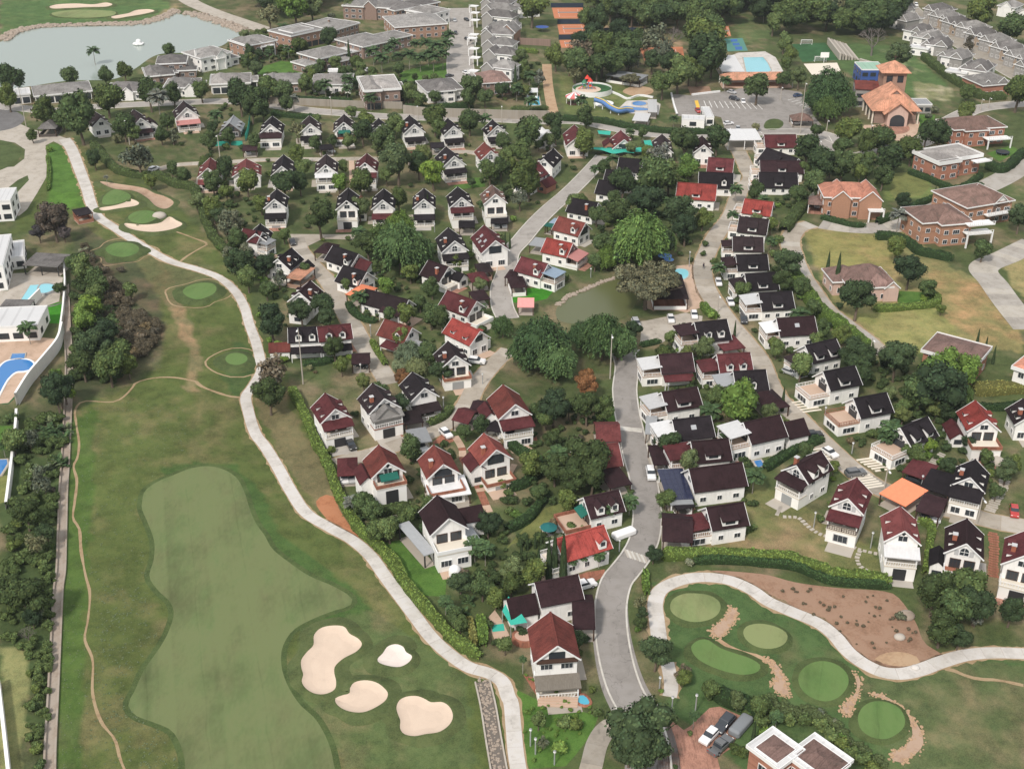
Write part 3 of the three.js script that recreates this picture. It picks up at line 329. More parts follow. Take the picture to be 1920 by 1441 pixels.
tee('dark green tee beside the dark-roofed golf shelter',[[-126,-357.3],[-126.3,-363.2],[-124.8,-366.8],[-120.8,-364.4],[-118.2,-360.8],[-118,-357.3],[-121.2,-353.8],[-124.2,-353.3]],M.tee,0.5);
tee('tee with a pale rock at its edge',[[-114,-342.7],[-112.8,-347.1],[-109.9,-348.2],[-106,-345.4],[-105.6,-340.5],[-107.9,-337.5],[-111.3,-338.4]],M.tee,0.6);
tee('far green beyond the lake',[[-228.2,-621.7],[-221.5,-627.8],[-211,-628.4],[-198,-624.7],[-196.7,-615.7],[-204.6,-611.3],[-216.3,-611.3],[-223.8,-614.2]],M.teeP,0.3);
for (const [l,p] of [['curved bark-chip strip right of the lowest tee',[[55.3,-142.2],[55.7,-142.7],[57.2,-141.9],[58.6,-140.6],[59.7,-138.6],[60.5,-136.3],[60.7,-133.6],[60.1,-131.5],[57.9,-129.4],[55.4,-128.1],[54.8,-129.9],[56.8,-131],[58.6,-132.6],[59.4,-134.2],[59.6,-136.6],[58.9,-139.1],[57.5,-140.9]]],['bark-chip strip between the two bright tees',[[53.6,-146.5],[54,-147.1],[54.5,-145.9],[53.4,-142.3],[52.1,-139.7],[50.6,-137.5],[49.9,-138.9],[51.5,-141.1],[52.8,-143.8]]],['bark-chip strip left of the large round tee',[[40.7,-150.5],[41.8,-149.5],[42.6,-147.1],[42.7,-144.4],[42.5,-141.7],[41.3,-142.3],[40.4,-143.8],[41.3,-146.2],[41,-148.9],[40.3,-149.5]]],['stony bark-chip strip near the pale tee',[[36.9,-163.2],[37.9,-162],[36.2,-158.3],[33.6,-155.1],[32.6,-156.8],[34.5,-159.3],[36,-161.3]]]]) {
const g = sheet('chip_bed',l,'bed',p,M.chips,6,true); rocks('stones','',[...p,p[0]],0.9,150,0.10,0.28,M.dryEarth,g);
}
slabLane('worn_path','thin worn earth line between the bark beds','path',[[33.6,-155],[35,-153.3],[37.3,-151.7],[39.7,-150.8],[40.7,-149.5]],0.8,6,[M.dryEarth],0.02);
for (const [l,w,p] of [['worn earth line down the left edge of the fairway',0.44,[[-71.2,-242.3],[-76.8,-244.2],[-81.2,-243.9],[-84.6,-241.7],[-84.9,-238.6],[-86.9,-233.2],[-94,-233.2],[-94.6,-230.3],[-92.4,-223.5],[-89.3,-215.4],[-88,-209.8],[-87.9,-207.3],[-85.6,-202],[-83.7,-194.6],[-82.2,-188.9],[-80.2,-185.9],[-77.8,-179.3],[-74.6,-171.6],[-72.5,-167],[-70.6,-159.6],[-69.7,-155],[-67,-150.2],[-64.6,-142.3],[-61.5,-136.3],[-58.5,-132.8],[-56.6,-128.9],[-54.6,-125.6]]],['worn earth line from the earth track to the cart path',0.62,[[-71.2,-242.3],[-69.9,-240.4],[-65.7,-237.4],[-61.7,-235.3],[-59,-235]]],['faint worn line across the grass of the far tees',0.6,[[-91.1,-310.2],[-90,-314.4],[-87.6,-320.1],[-86.4,-323.1],[-91.7,-328],[-98.3,-333.2]]],['thin bare line in the rough near the right cart path',0.7,[[68.5,-148],[69.8,-147.5],[71.5,-146.2],[73.3,-145.6],[75.8,-145.4],[79.5,-144.2]]]])
tag(mesh(numbered('worn_path'),strip(p,(t) => w * (0.6 + 0.9 * noise(t * 60,1.5,7)),lvl(3),lvl(3)),M.wornE),l,'path',null,'structure');
sheet('bare_soil','reddish bare soil bank above the right cart path','soil',[[34.7,-173.1],[39.8,-172.8],[44.8,-171.9],[49.1,-169.9],[55.7,-168.4],[64.6,-167.2],[65.7,-166.3],[66.8,-162],[67.1,-158.6],[67.1,-154],[69.3,-150.8],[68.1,-149.5],[64.5,-148],[61.3,-147.2],[58.7,-147.7],[56.4,-149.5],[54.7,-152.7],[53.4,-156.6],[51.4,-159.6],[47.6,-162.5],[44.1,-165.5],[42.1,-168.1],[38.6,-170.7]],M.soil,2,true);
sheet('bare_soil','pale dusty patch at the foot of the soil bank','soil',[[57.9,-150.2],[59.9,-151.6],[62.2,-152],[64.2,-151.4],[65.2,-149.8],[63,-148.6],[60,-148.8]],M.dryEarth,3,true);
sheet('bare_soil','orange earth patch between hedge and cart path','soil',[[-37.5,-194.6],[-36,-196.9],[-34.1,-196],[-32.9,-192.4],[-30.8,-188],[-28,-182.6],[-29.8,-183.4],[-32.6,-185.9],[-35,-189.3]],M.soilR,2,true);
for (const [l,mt,p] of [
['bright clipped lawn in front of the white modern chalet',M.lawn,[[-24.7,-180.9],[-18.3,-183],[-15.2,-175.8],[-9,-176.2],[-8.9,-171.6],[-11.4,-170.7],[-11.4,-165.9],[-15.5,-166.3],[-18.6,-170.7],[-20.2,-173.1]]],
['bright green lawn beside the curved villa pool',M.lawnB,[[-118.1,-272.4],[-119,-280.8],[-116.3,-284],[-115,-284.8],[-111.4,-272]]],
['long strip of lawn beside the start of the cart path',M.lawn,[[-160.9,-413.8],[-154.4,-412.3],[-147.2,-395.2],[-134.9,-365.6],[-144.1,-365.6],[-153.4,-389.8]]],
['lawn with cypress shrubs above the bright red roof',M.lawnY,[[0,-181.7],[3,-187.2],[6.3,-192.4],[10.2,-194.6],[11.2,-194.1],[8.3,-189.3],[6.9,-184.2],[2.9,-182.6],[0,-180.9],[-1.4,-178.9]]],
['lawn patch under the maroon-roofed pavilion by the pond',M.lawnB,[[-0.7,-286.4],[3.8,-293],[8.4,-293],[11.5,-293],[8.9,-286.4],[5.8,-284.8],[0,-284]]],
['garden lawn with round shrubs below the red-roofed house',M.lawn,[[0.8,-143.2],[4.1,-140.9],[4.9,-139.1],[10.5,-138.6],[13,-137.5],[11.8,-133.9],[9.3,-129.9],[7.7,-127.6],[2.5,-127.1],[1.2,-132],[0.4,-138.9]]],
['palm garden lawn beside the straight far street',M.lawn,[[-46.6,-509.9],[-35.2,-523],[-26.2,-525.3],[-25.2,-501.5],[-36.4,-497.4],[-44.9,-495.4]]],
['green lawn beside the far brick houses',M.lawn,[[-107.9,-514.2],[-99.7,-528.6],[-91.2,-525.3],[-79.9,-509.9],[-89.3,-505.7],[-105.8,-505.7]]],
['lawn around the weathered rose-roofed villa',M.lawn,[[100,-291.3],[107.4,-290.5],[108.4,-284.8],[104.2,-283.2],[98.2,-282.4]]],
['lawn between chalets in the middle row',M.lawn,[[-20.6,-378],[-9.5,-379.3],[-8.4,-370.5],[-17.6,-368]]],
['villa garden lawn inside clipped hedges',M.lawnY,[[124.3,-383.2],[129.8,-384.5],[133.2,-378],[132.6,-370.5],[128,-363.2],[118.4,-358.4],[118.6,-365.6]]],
['small lawn beside the corner villa trampoline',M.lawn,[[161.6,-403.6],[172.9,-412.3],[174.4,-406.5],[163.2,-395.2]]],
['dark green play lawn at the left villa terrace',M.turf,[[-112.5,-241.1],[-110.6,-248.7],[-108.4,-250.3],[-108,-241.1],[-109.9,-232],[-111.6,-232],[-112.4,-237.4]]],
['green lawn plot beside the white boundary wall',M.lawn,[[-108.9,-223],[-105.1,-222.7],[-102.4,-213.9],[-105.2,-212.9]]],
['lawn plot behind the white boundary wall lower down',M.lawnY,[[-101.7,-203.4],[-99.2,-203.9],[-96.7,-194.6],[-98.1,-193.7]]],
['sports lawn with two small goals beside bleachers',M.turf,[[126.3,-558.4],[141.9,-560.9],[140.6,-529.8],[124.4,-526.4]]],
['lawn strip below the clubhouse church terrace',M.lawn,[[151.6,-448.9],[158,-448.9],[152.1,-433.9],[146.3,-430.7]]],
['grassy bank beside the street above the carport',M.lawn,[[18.7,-233.2],[22.3,-235.6],[21.9,-221.9],[19.7,-221.9],[17.7,-226.3]]],
]) sheet('lawn',l,'lawn',p,mt,1);
tag(mesh('drain_channel',merge([strip([[-117.4,-294.7],[-109.4,-270.9],[-102.3,-250],[-90.3,-209.8],[-87,-198.2],[-83,-185],[-79,-171.6],[-78.5,-169.2],[-74.1,-154],[-70.5,-141.7],[-67.3,-130.7],[-65.7,-125.6]],1.3,lvl(1),lvl(1)),strip([[-117.4,-294.7],[-109.4,-270.9],[-102.3,-250],[-90.3,-209.8],[-87,-198.2],[-83,-185],[-79,-171.6],[-78.5,-169.2],[-74.1,-154],[-70.5,-141.7],[-67.3,-130.7],[-65.7,-125.6]],0.3,0,0.35,0.75),strip([[-117.4,-294.7],[-109.4,-270.9],[-102.3,-250],[-90.3,-209.8],[-87,-198.2],[-83,-185],[-79,-171.6],[-78.5,-169.2],[-74.1,-154],[-70.5,-141.7],[-67.3,-130.7],[-65.7,-125.6]],0.3,0,0.35,-0.75)]),M.stone),'long straight stone drain channel left of the fairway','drain',null,'structure');
{ const p = [[-4.6,-145],[-3.6,-139.4],[-2.8,-133.4],[-1.7,-125.6]],d = tag(mesh('drain_channel',strip(p,2.1,lvl(2),lvl(2)),M.drain),'brown stone-lined drain beside the end of the cart path','drain',null,'structure'); for (const s of [-1,1]) mesh('kerb',strip(p,0.25,0,0.3,s * 1.15),M.concB,d); rocks('stones','',p,1.8,200,0.12,0.3,M.stone,d); }
const bars = (list) => merge(list.map(([x,y,w,h,d = 1]) => boxAt(x,y,0,w,h,d)));
const FRAME = bars([[-0.47,0,0.06,1],[0.47,0,0.06,1],[0,0.47,0.88,0.06],[0,-0.47,0.88,0.06],[0,0,0.03,0.88,0.8]]);
const FRAME4 = bars([[-0.48,0,0.04,1],[0.48,0,0.04,1],[0,0.47,0.92,0.06],[0,-0.47,0.92,0.06],[-0.16,0,0.02,0.88,0.8],[0.16,0,0.02,0.88,0.8]]);
const PANE = new THREE.BoxGeometry(0.9,0.9,0.4);
const RAIL = (() => { const l = [[0,0.46,1,0.08],[0,-0.42,1,0.06]]; for (let i = 0; i < 13; i++) l.push([-0.48 + i * 0.08,0,i % 6 ? 0.014 : 0.03,0.84,0.7]); return bars(l); })();
const ARCH = (() => { const s = new THREE.Shape(); s.moveTo(-0.5,-0.5); s.lineTo(0.5,-0.5); s.lineTo(0.5,0); s.absarc(0,0,0.5,0,Math.PI,false); s.lineTo(-0.5,-0.5); return new THREE.ExtrudeGeometry(s,{ depth: 0.5,bevelEnabled: false,curveSegments: 8 }).translate(0,0,-0.25); })();
const ARCHF = (() => { const s = new THREE.Shape(); s.moveTo(-0.58,-0.58); s.lineTo(0.58,-0.58); s.lineTo(0.58,0); s.absarc(0,0,0.58,0,Math.PI,false); s.lineTo(-0.58,-0.58); const h = new THREE.Path(); h.moveTo(-0.48,-0.48); h.lineTo(-0.48,0); h.absarc(0,0,0.48,Math.PI,0,true); h.lineTo(0.48,-0.48); s.holes.push(h); return merge([new THREE.ExtrudeGeometry(s,{ depth: 1,bevelEnabled: false,curveSegments: 8 }).translate(0,0,-0.5),boxAt(0,0,0,0.05,0.96,0.8),boxAt(0,-0.05,0,0.96,0.05,0.8)]); })();
function win(par,x,y,z,w,h,ry = 0,fm = M.white,wide = false) { const f = mesh('window',wide || w > 1.9 ? FRAME4 : FRAME,fm,par,[x,y,z],[w,h,0.16],ry); mesh('pane',PANE,M.glass,f); return f; }
function door(par,x,y,z,w,h,ry = 0,m = M.timber,name = 'door') { const d = mesh(name,BEV,m,par,[x,y,z],[w,h,0.12],ry); return d; }
const railing = (par,x,y,z,w,ry = 0,m = M.white,h = 0.9) => mesh('railing',RAIL,m,par,[x,y,z],[w,h,0.09],ry);
function awning(par,x,y,z,w,d,key,drop = 0.5,ry = 0) { // sloping cloth or sheet canopy, its back edge at x, y, z
const g = cached(`aw${w.toFixed(1)},${d},${drop}`,() => { const t = 0.07; return tri([[-w / 2,0,0],[w / 2,0,0],[w / 2,-drop,d],[-w / 2,-drop,d],[-w / 2,-t,0],[w / 2,-t,0],[w / 2,-drop - 0.2,d],[-w / 2,-drop - 0.2,d]],[[0,3,2,1],[4,5,6,7],[3,7,6,2],[0,4,7,3],[1,2,6,5],[0,1,5,4]]); });
return mesh('awning',g,ROOFV[key][Math.floor(rnd() * 5)],par,[x,y,z],null,ry);
}
function chevron(L,w,hr,he,th = 0.17) {
return cached(`chev${[L, w, hr, he].map((v) => v.toFixed(1))}`,() => {
const sec = [[0,hr],[w / 2,he],[w / 2 - 0.04,he - th],[0,hr - th * 1.35],[-w / 2 + 0.04,he - th],[-w / 2,he]],V = [];
for (const z of [L / 2,-L / 2]) for (const [x,y] of sec) V.push([x,y,z]);
const F = [[0,1,2,3],[0,3,4,5],[9,8,7,6],[11,10,9,6]];
for (let i = 0; i < 6; i++) { const j = (i + 1) % 6; F.push([j,i,i + 6,j + 6]); }
return tri(V,F);
});
}
function barge(par,L,w,hr,he,mat) {   // four verge boards along the two gables
const l = Math.hypot(w / 2,hr - he),a = Math.atan2(hr - he,w / 2);
for (const s of [-1,1]) for (const z of [L / 2 + 0.03,-L / 2 - 0.03]) mesh('bargeboard',BOX,mat,par,[s * w / 4,(hr + he) / 2 - 0.07,z],[l + 0.06,0.26,0.06]).rotation.z = -s * a;
}
function prism(l,hw,top,yE,y0 = -0.4) {  // house body with two gables
return cached(`pr${[l, hw, top, yE].map((v) => v.toFixed(1))}`,() => { const V = []; for (const z of [l / 2,-l / 2]) V.push([-hw,y0,z],[hw,y0,z],[hw,yE,z],[0,top,z],[-hw,yE,z]); return tri(V,[[0,1,2,3,4],[9,8,7,6,5],[1,6,7,2],[5,0,4,9],[2,7,8,3],[4,3,8,9]]); });
}
function hipGeo(w,l,y0,rise,th = 0.16) {   // hipped roof, eaves at y0
return cached(`hip${[w, l, y0, rise].map((v) => v.toFixed(1))}`,() => {
const a = w / 2,b = l / 2,q = Math.min(a,b),V = [[-a,y0,-b],[a,y0,-b],[a,y0,b],[-a,y0,b],[-a,y0 - th,-b],[a,y0 - th,-b],[a,y0 - th,b],[-a,y0 - th,b]];
if (w >= l) V.push([-a + q * 0.98,y0 + rise,0],[a - q * 0.98,y0 + rise,0]); else V.push([0,y0 + rise,-b + q * 0.98],[0,y0 + rise,b - q * 0.98]);
const F = w >= l ? [[3,2,9,8],[1,0,8,9],[0,3,8],[2,1,9]] : [[3,2,9],[1,0,8],[0,3,9,8],[2,1,8,9]];
return tri(V,[...F,[7,6,2,3],[5,4,0,1],[4,7,3,0],[6,5,1,2],[4,5,6,7]]);
});
}
const fasciaGeo = (w,l,y,h = 0.34) => cached(`fa${[w, l, y, h].map((v) => v.toFixed(1))}`,() => merge([boxAt(0,y,l / 2,w + 0.2,h,0.1),boxAt(0,y,-l / 2,w + 0.2,h,0.1),boxAt(w / 2 + 0.05,y,0,0.1,h,l - 0.1),boxAt(-w / 2 - 0.05,y,0,0.1,h,l - 0.1)]));
function chimney(par,x,y,z,h = 1.5,m = M.chimney) { const c = mesh('chimney',BEV,m,par,[x,y + h / 2 - 0.7,z],[0.75,h + 1.0,0.75]); mesh('chimney_cap',BEV,M.shutter,c,[0,0.52,0],[1.2,0.06,1.2]); return c; }
// a gabled house from the two ends of its ridge (front gable end first)
function gable(nm,x1,z1,x2,z2,w0,hr,roof,o = {}) {
// widths were first estimated by eye from the roofs; measured against the eaves they come out smaller towards the near end
const fw0 = Math.min(0.97,0.76 + 0.2 * Math.max(0,-z1 - 165) / 260) * (Math.abs(x1 - x2) > Math.abs(z1 - z2) * 0.9 ? 0.93 : 1),w = w0 * fw0;
const ry = Math.atan2(x1 - x2,z1 - z2),L0 = Math.hypot(x1 - x2,z1 - z2),L = Math.min(o.lmax ?? 13,Math.max(o.lmin ?? 6.5,L0)),fx = Math.sin(ry),fz = Math.cos(ry);
// keep the front end where it was seen
const x = x1 - fx * L / 2,z = z1 - fz * L / 2,wall = o.wall ?? 'w';
const lab = o.label ?? `${WALLNAME[wall]} house with ${ROOFNAME[roof]} gabled roof${o.p && o.p !== roof ? ` and ${ROOFNAME[o.p]} porch` : ''}, ${nm}`;
const g = thing(o.kind ?? 'chalet',lab,'house',x,z,ry,o.group ?? 'steep-roofed chalets of the estate');
landmarks.push([x,z,o.nm ?? `the ${ROOFNAME[roof]}-roofed ${nm.replace(/^the /, '')}`,Math.max(w,L) / 2,hr]);
const rise = (o.pitch ?? 0.84) * w / 2,he = hr - rise,hw = w / 2 - 0.5,l = L - 0.9,yE = he + rise * (0.5 / (w / 2)) - 0.2,top = hr - 0.26,W = WALL[wall];
const RM = ROOFV[roof][Math.floor(rnd() * 5)];
mesh('wall',prism(l,hw,top,yE),W,g);
const R = mesh('roof',chevron(L,w,hr,he),RM,g);
if (o.edge !== 0) barge(R,L,w,hr,he,o.edge ?? M.white);
mesh('ridge_cap',BOX,o.ridge ?? RM,R,[0,hr + 0.01,0],[0.34,0.12,L + 0.02]);
const zf = l / 2,side = camSide(x,z,ry);
{ const q = rnd(),d = rr(1.6,3.4); box('paving',[M.conc,M.deck,M.slabL,M.paver,M.concB][Math.floor(rnd() * 5)],g,rr(-1,1),0.02,zf + (o.p || o.t ? o.pd ?? 2.3 : 0) + d / 2,hw * rr(1.3,2.1),0.07,d); if (q > 0.3) box('paving',[M.conc,M.concB,M.slab][Math.floor(q * 7) % 3],g,-side * (hw + 1),0.02,rr(-2,1),1.8,0.07,l * 0.7); }
// attic window in the front gable
const ay = Math.max(he + 0.75,1.6) + (o.ay ?? 0);
if (o.f !== 'n') {
if (o.f === 's') win(g,0,ay,zf + 0.04,1.7,1.2);
else if (o.f === 'w') win(g,0,ay - 0.2,zf + 0.04,Math.min(3.4,hw * 1.3),2.0,0,M.dark,true);
else if (o.f === 'o') { mesh('window',BOX,M.glass,g,[0,ay,zf + 0.02],[hw * 0.8,1.5,0.1]); }
else { const f = mesh('window',ARCHF,M.white,g,[0,ay,zf + 0.05],[1.5,1.6,0.16]); mesh('pane',ARCH,M.glass,f,null,[0.96,0.96,0.6]); for (const s of [-1,1]) mesh('shutter',BEV,M.shutter,g,[s * 1.25,ay - 0.35,zf + 0.05],[0.7,1.1,0.1]); }
if (o.pt) mesh('vent',new THREE.CylinderGeometry(0.55,0.55,0.1,3).rotateX(Math.PI / 2),M.glass,g,[0,hr - 0.95,zf + 0.02]);
}
if (o.w2) { for (const s of [-1,1]) win(g,s * hw * 0.5,he - 1.3,zf + 0.04,hw * 0.62,1.1,0,M.white,true); mesh('timber_band',BOX,M.timber,g,[0,he + 0.05,zf + 0.35],[hw * 2,0.3,0.8]); }
// lower storeys
const pd = o.pd ?? 2.3,low = o.low ?? (hr >= 7.9 ? 2.5 : 0);
if (o.p || o.t) {
const fw = hw * 2 * (o.pw ?? 1);
if (low) {
const b = mesh('lower_storey',BOX,W,g,[0,low / 2 - 0.2,zf + pd / 2 - 0.05],[fw,low + 0.4,pd]);
const gz = zf + pd;
if (o.gar === 'c') for (const s of [-1,1]) win(g,s * fw * 0.25,low * 0.48,gz - 0.02,fw * 0.34,1.4);
else if (o.gar === 'w') win(g,0,low * 0.5,gz - 0.02,fw * 0.5,1.6,0,M.shutter,true);
else door(g,o.gx ?? 0,low * 0.45,gz - 0.02,fw * 0.42,low * 0.82,0,o.gar === 'd' ? M.dark : M.grey,'garage_door');
}
const slab = mesh('terrace',BOX,o.tm ?? M.cream,g,[0,low + 0.06,zf + pd / 2],[fw + 0.2,0.2,pd + 0.2]);
if (o.t === 2) { const pm = o.par ?? M.white; mesh('parapet',BOX,pm,g,[0,low + 0.5,zf + pd + 0.02],[fw + 0.24,0.75,0.16]); for (const s of [-1,1]) mesh('parapet',BOX,pm,g,[s * (fw / 2 + 0.04),low + 0.5,zf + pd / 2],[0.16,0.75,pd - 0.14]); }
else { railing(g,0,low + 0.6,zf + pd,fw,0,o.rail ?? M.white); for (const s of [-1,1]) railing(g,s * fw / 2,low + 0.6,zf + pd / 2,pd - 0.1,Math.PI / 2,o.rail ?? M.white); }
// openings behind the terrace
win(g,-hw * 0.42,low + 1.15,zf + 0.03,hw * 0.66,1.9,0,o.dk ?? M.timber,true); win(g,hw * 0.42,low + 1.15,zf + 0.03,hw * 0.66,1.9,0,o.dk ?? M.timber,true);
if (o.p) {
const y1 = Math.min(low + 3.0,he + 0.35),dr = 0.75;
const pr = awning(g,0,y1,zf + 0.02,fw + 0.7,pd + 0.35,o.p,dr); pr.name = 'porch_roof';
for (const s of [-1,1]) box('post',M.white,g,s * (fw / 2 - 0.1),low + (y1 - dr - low) / 2 + 0.02,zf + pd - 0.12,0.2,y1 - dr - low,0.2);
}
if (o.aw) awning(g,0,Math.min(low + 2.75,he + 0.3),zf + 0.03,fw * (o.aww ?? 0.62),1.5,o.aw,0.7);
} else if (o.f !== 'n') { for (const s of [-1,1]) win(g,s * hw * 0.5,1.3,zf + 0.04,hw * 0.55,1.5); }
// the long side that is in view
const nW = Math.max(2,Math.round(l / 3));
for (let i = 0; i < nW; i++) { const zz = -l / 2 + (i + 0.5) * l / nW; if (yE > 1.9) win(g,side * (hw + 0.03),Math.min(1.45,yE - 0.75),zz,i % 2 ? 1.0 : 1.3,1.05,Math.PI / 2); if (yE > 4.6) win(g,side * (hw + 0.03),yE - 0.95,zz,1.1,1.0,Math.PI / 2); }
const sl = rise / (w / 2),onRoof = (t) => [t * w / 2,hr - sl * t * w / 2];
if (o.d) for (let i = 0; i < o.d; i++) {  // gabled dormers on the visible slope
const zz = o.d === 1 ? (o.dz ?? 0) * l : (i / (o.d - 1) - 0.5) * l * 0.44 + (o.dz ?? 0) * l,[dx,dy] = onRoof(0.62),D = mesh('dormer',cached('dorm' + sl.toFixed(1),() => prism(2.0,0.72,1.55,0.95,-0.6)),W,g,[side * (dx + 0.1),dy - 0.1,zz],null,Math.PI / 2);
const face = side > 0 ? 1 : -1; void face;
D.rotation.y = side * Math.PI / 2; mesh('window',BOX,M.glass,D,[0,0.42,0.98],[0.85,0.85,0.1]);
mesh('dormer_roof',chevron(2.5,1.9,1.72,0.88,0.1),RM,D);
}
if (o.s) for (let i = 0; i < o.s; i++) {  // shed dormers with a white window front
const zz = o.s === 1 ? (o.dz ?? 0) * l : (i / (o.s - 1) - 0.5) * l * 0.5,[dx,dy] = onRoof(0.80),dw = o.sw ?? 2.4,D = mesh('dormer',BOX,W,g,[side * (dx - 0.5),dy + 0.42,zz],[1.5,1.25,dw]);
D.scale.set(1.5,1.3,dw); const f = mesh('window',BOX,M.glass,D,[side * 0.5,-0.03,0],[0.06,0.5,0.62]); void f;
const rf = awning(g,side * (dx - 2.1),dy + 2.0,zz,dw + 0.5,2.75,roof,0.95,side * Math.PI / 2); rf.name = 'dormer_roof'; rf.material = RM;
}
if (o.k) for (let i = 0; i < o.k; i++) { const [dx,dy] = onRoof(0.45 + 0.25 * (i % 2)); const sk = mesh('skylight',BOX,M.steel,R,[side * dx,dy + 0.02,(i - (o.k - 1) / 2) * 1.9],[1.0,0.2,1.1]); sk.rotation.z = -side * Math.atan(sl); }
if (o.e !== 0 && !o.d && !o.s && (o.e || Math.abs(ry) < 0.8)) for (const s of [-1,1]) for (const q of [-0.22,0.26]) {  // small eyebrow dormers near the eaves
const [dx,dy] = onRoof(0.8),D = mesh('dormer',cached('eye',() => tri([[0,0,-0.62],[0,0,0.62],[0,0.72,0.62],[0,0.72,-0.62],[-1.25,0.74,0.62],[-1.25,0.74,-0.62]],[[0,3,2,1],[1,2,4],[0,5,3],[3,5,4,2],[0,1,4,5]])),W,g,[s * (dx + 0.05),dy + 0.12,q * l],null,s < 0 ? Math.PI : 0);
mesh('window',BOX,M.glass,D,[0.02,0.34,0],[0.05,0.42,0.9]); mesh('dormer_roof',cached('eyer',() => tri([[0.16,0.72,-0.75],[0.16,0.72,0.75],[-1.5,0.86,0.75],[-1.5,0.86,-0.75],[0.16,0.64,-0.75],[0.16,0.64,0.75],[-1.5,0.74,0.75],[-1.5,0.74,-0.75]],[[0,3,2,1],[4,5,6,7],[0,1,5,4],[1,2,6,5],[3,0,4,7]])),RM,D);
}
if (o.c) { const [dx,dy] = onRoof(0.55); chimney(g,(o.cs ?? side) * dx,dy,(o.cz ?? 0.2) * l,1.6); }
if (o.blk) {  // flat-topped terrace block against the front gable
const { d = 3.2,h = 5.2,top: tp = 'w',x: bx = 0,bw: bw0 = hw * 1.6 / fw0,rail = M.white } = o.blk,bw = Math.min(bw0 * fw0,hw * 2),zc = zf + d / 2 - 0.02;
mesh('terrace_block',BOX,W,g,[bx,h * 0.25 + 0.0,zc],[bw,h * 0.55,d]);
const fl = h * 0.525;
mesh('terrace',BOX,o.tm ?? M.deck,g,[bx,fl + 0.06,zc],[bw + 0.16,0.18,d + 0.16]);
railing(g,bx,fl + 0.6,zf + d,bw,0,rail); for (const s of [-1,1]) railing(g,bx + s * bw / 2,fl + 0.6,zc,d - 0.1,Math.PI / 2,rail);
win(g,bx,h * 0.26,zf + d + 0.0,bw * 0.6,1.4,0,M.white,true); win(g,bx + side * (bw / 2 + 0.02),h * 0.26,zc,d * 0.6,1.3,Math.PI / 2,M.white,true);
win(g,bx,fl + 1.1,zf + 0.04,bw * 0.5,1.8,0,M.dark,true);
if (tp) { const cp = awning(g,bx,h + 0.3,zf + 0.05,bw + 0.3,d + 0.25,tp,0.35); cp.name = 'canopy'; for (const s of [-1,1]) box('post',M.white,g,bx + s * (bw / 2 - 0.08),(fl + h) / 2,zf + d - 0.1,0.14,h - fl - 0.15,0.14); }
}
if (o.wing) for (const q of [].concat(o.wing)) {   // lower wing: {x, z, w, l, h, roof, turn}
const wg = mesh('wing',prism(q.l - 0.5,q.w * fw0 / 2 - 0.35,q.h - 0.2,q.h - 0.42 * q.w * fw0 + 0.1),WALL[q.wall ?? wall],g,[q.x * fw0,0,q.z],null,q.turn ?? 0);
mesh('wing_roof',chevron(q.l,q.w * fw0,q.h,q.h - 0.42 * q.w * fw0),q.roof ? ROOFV[q.roof][1] : RM,wg); mesh('window',BOX,M.glass,wg,[0,1.3,q.l / 2 - 0.24],[Math.min(1.6,q.w * 0.4),1.1,0.08]);
}
if (o.pent) for (const q of [].concat(o.pent)) { // lean-to roof along the visible side: {y, d, l, z, roof}
const pr = awning(g,side * (hw + 0.02),q.y,q.z ?? 0,q.l ?? l,q.d,q.roof ?? roof,q.drop ?? 0.6,side * Math.PI / 2); pr.name = 'lean_to_roof';
for (const s of [-1,1]) box('post',M.white,g,side * (hw + q.d - 0.2),(q.y - (q.drop ?? 0.6)) / 2,(q.z ?? 0) + s * ((q.l ?? l) / 2 - 0.2),0.16,q.y - (q.drop ?? 0.6),0.16);
}
return g;
}
function camSide(x,z,ry) { const dx = -x,dz = -z; return (dx * Math.cos(ry) - dz * Math.sin(ry)) >= 0 ? 1 : -1; }
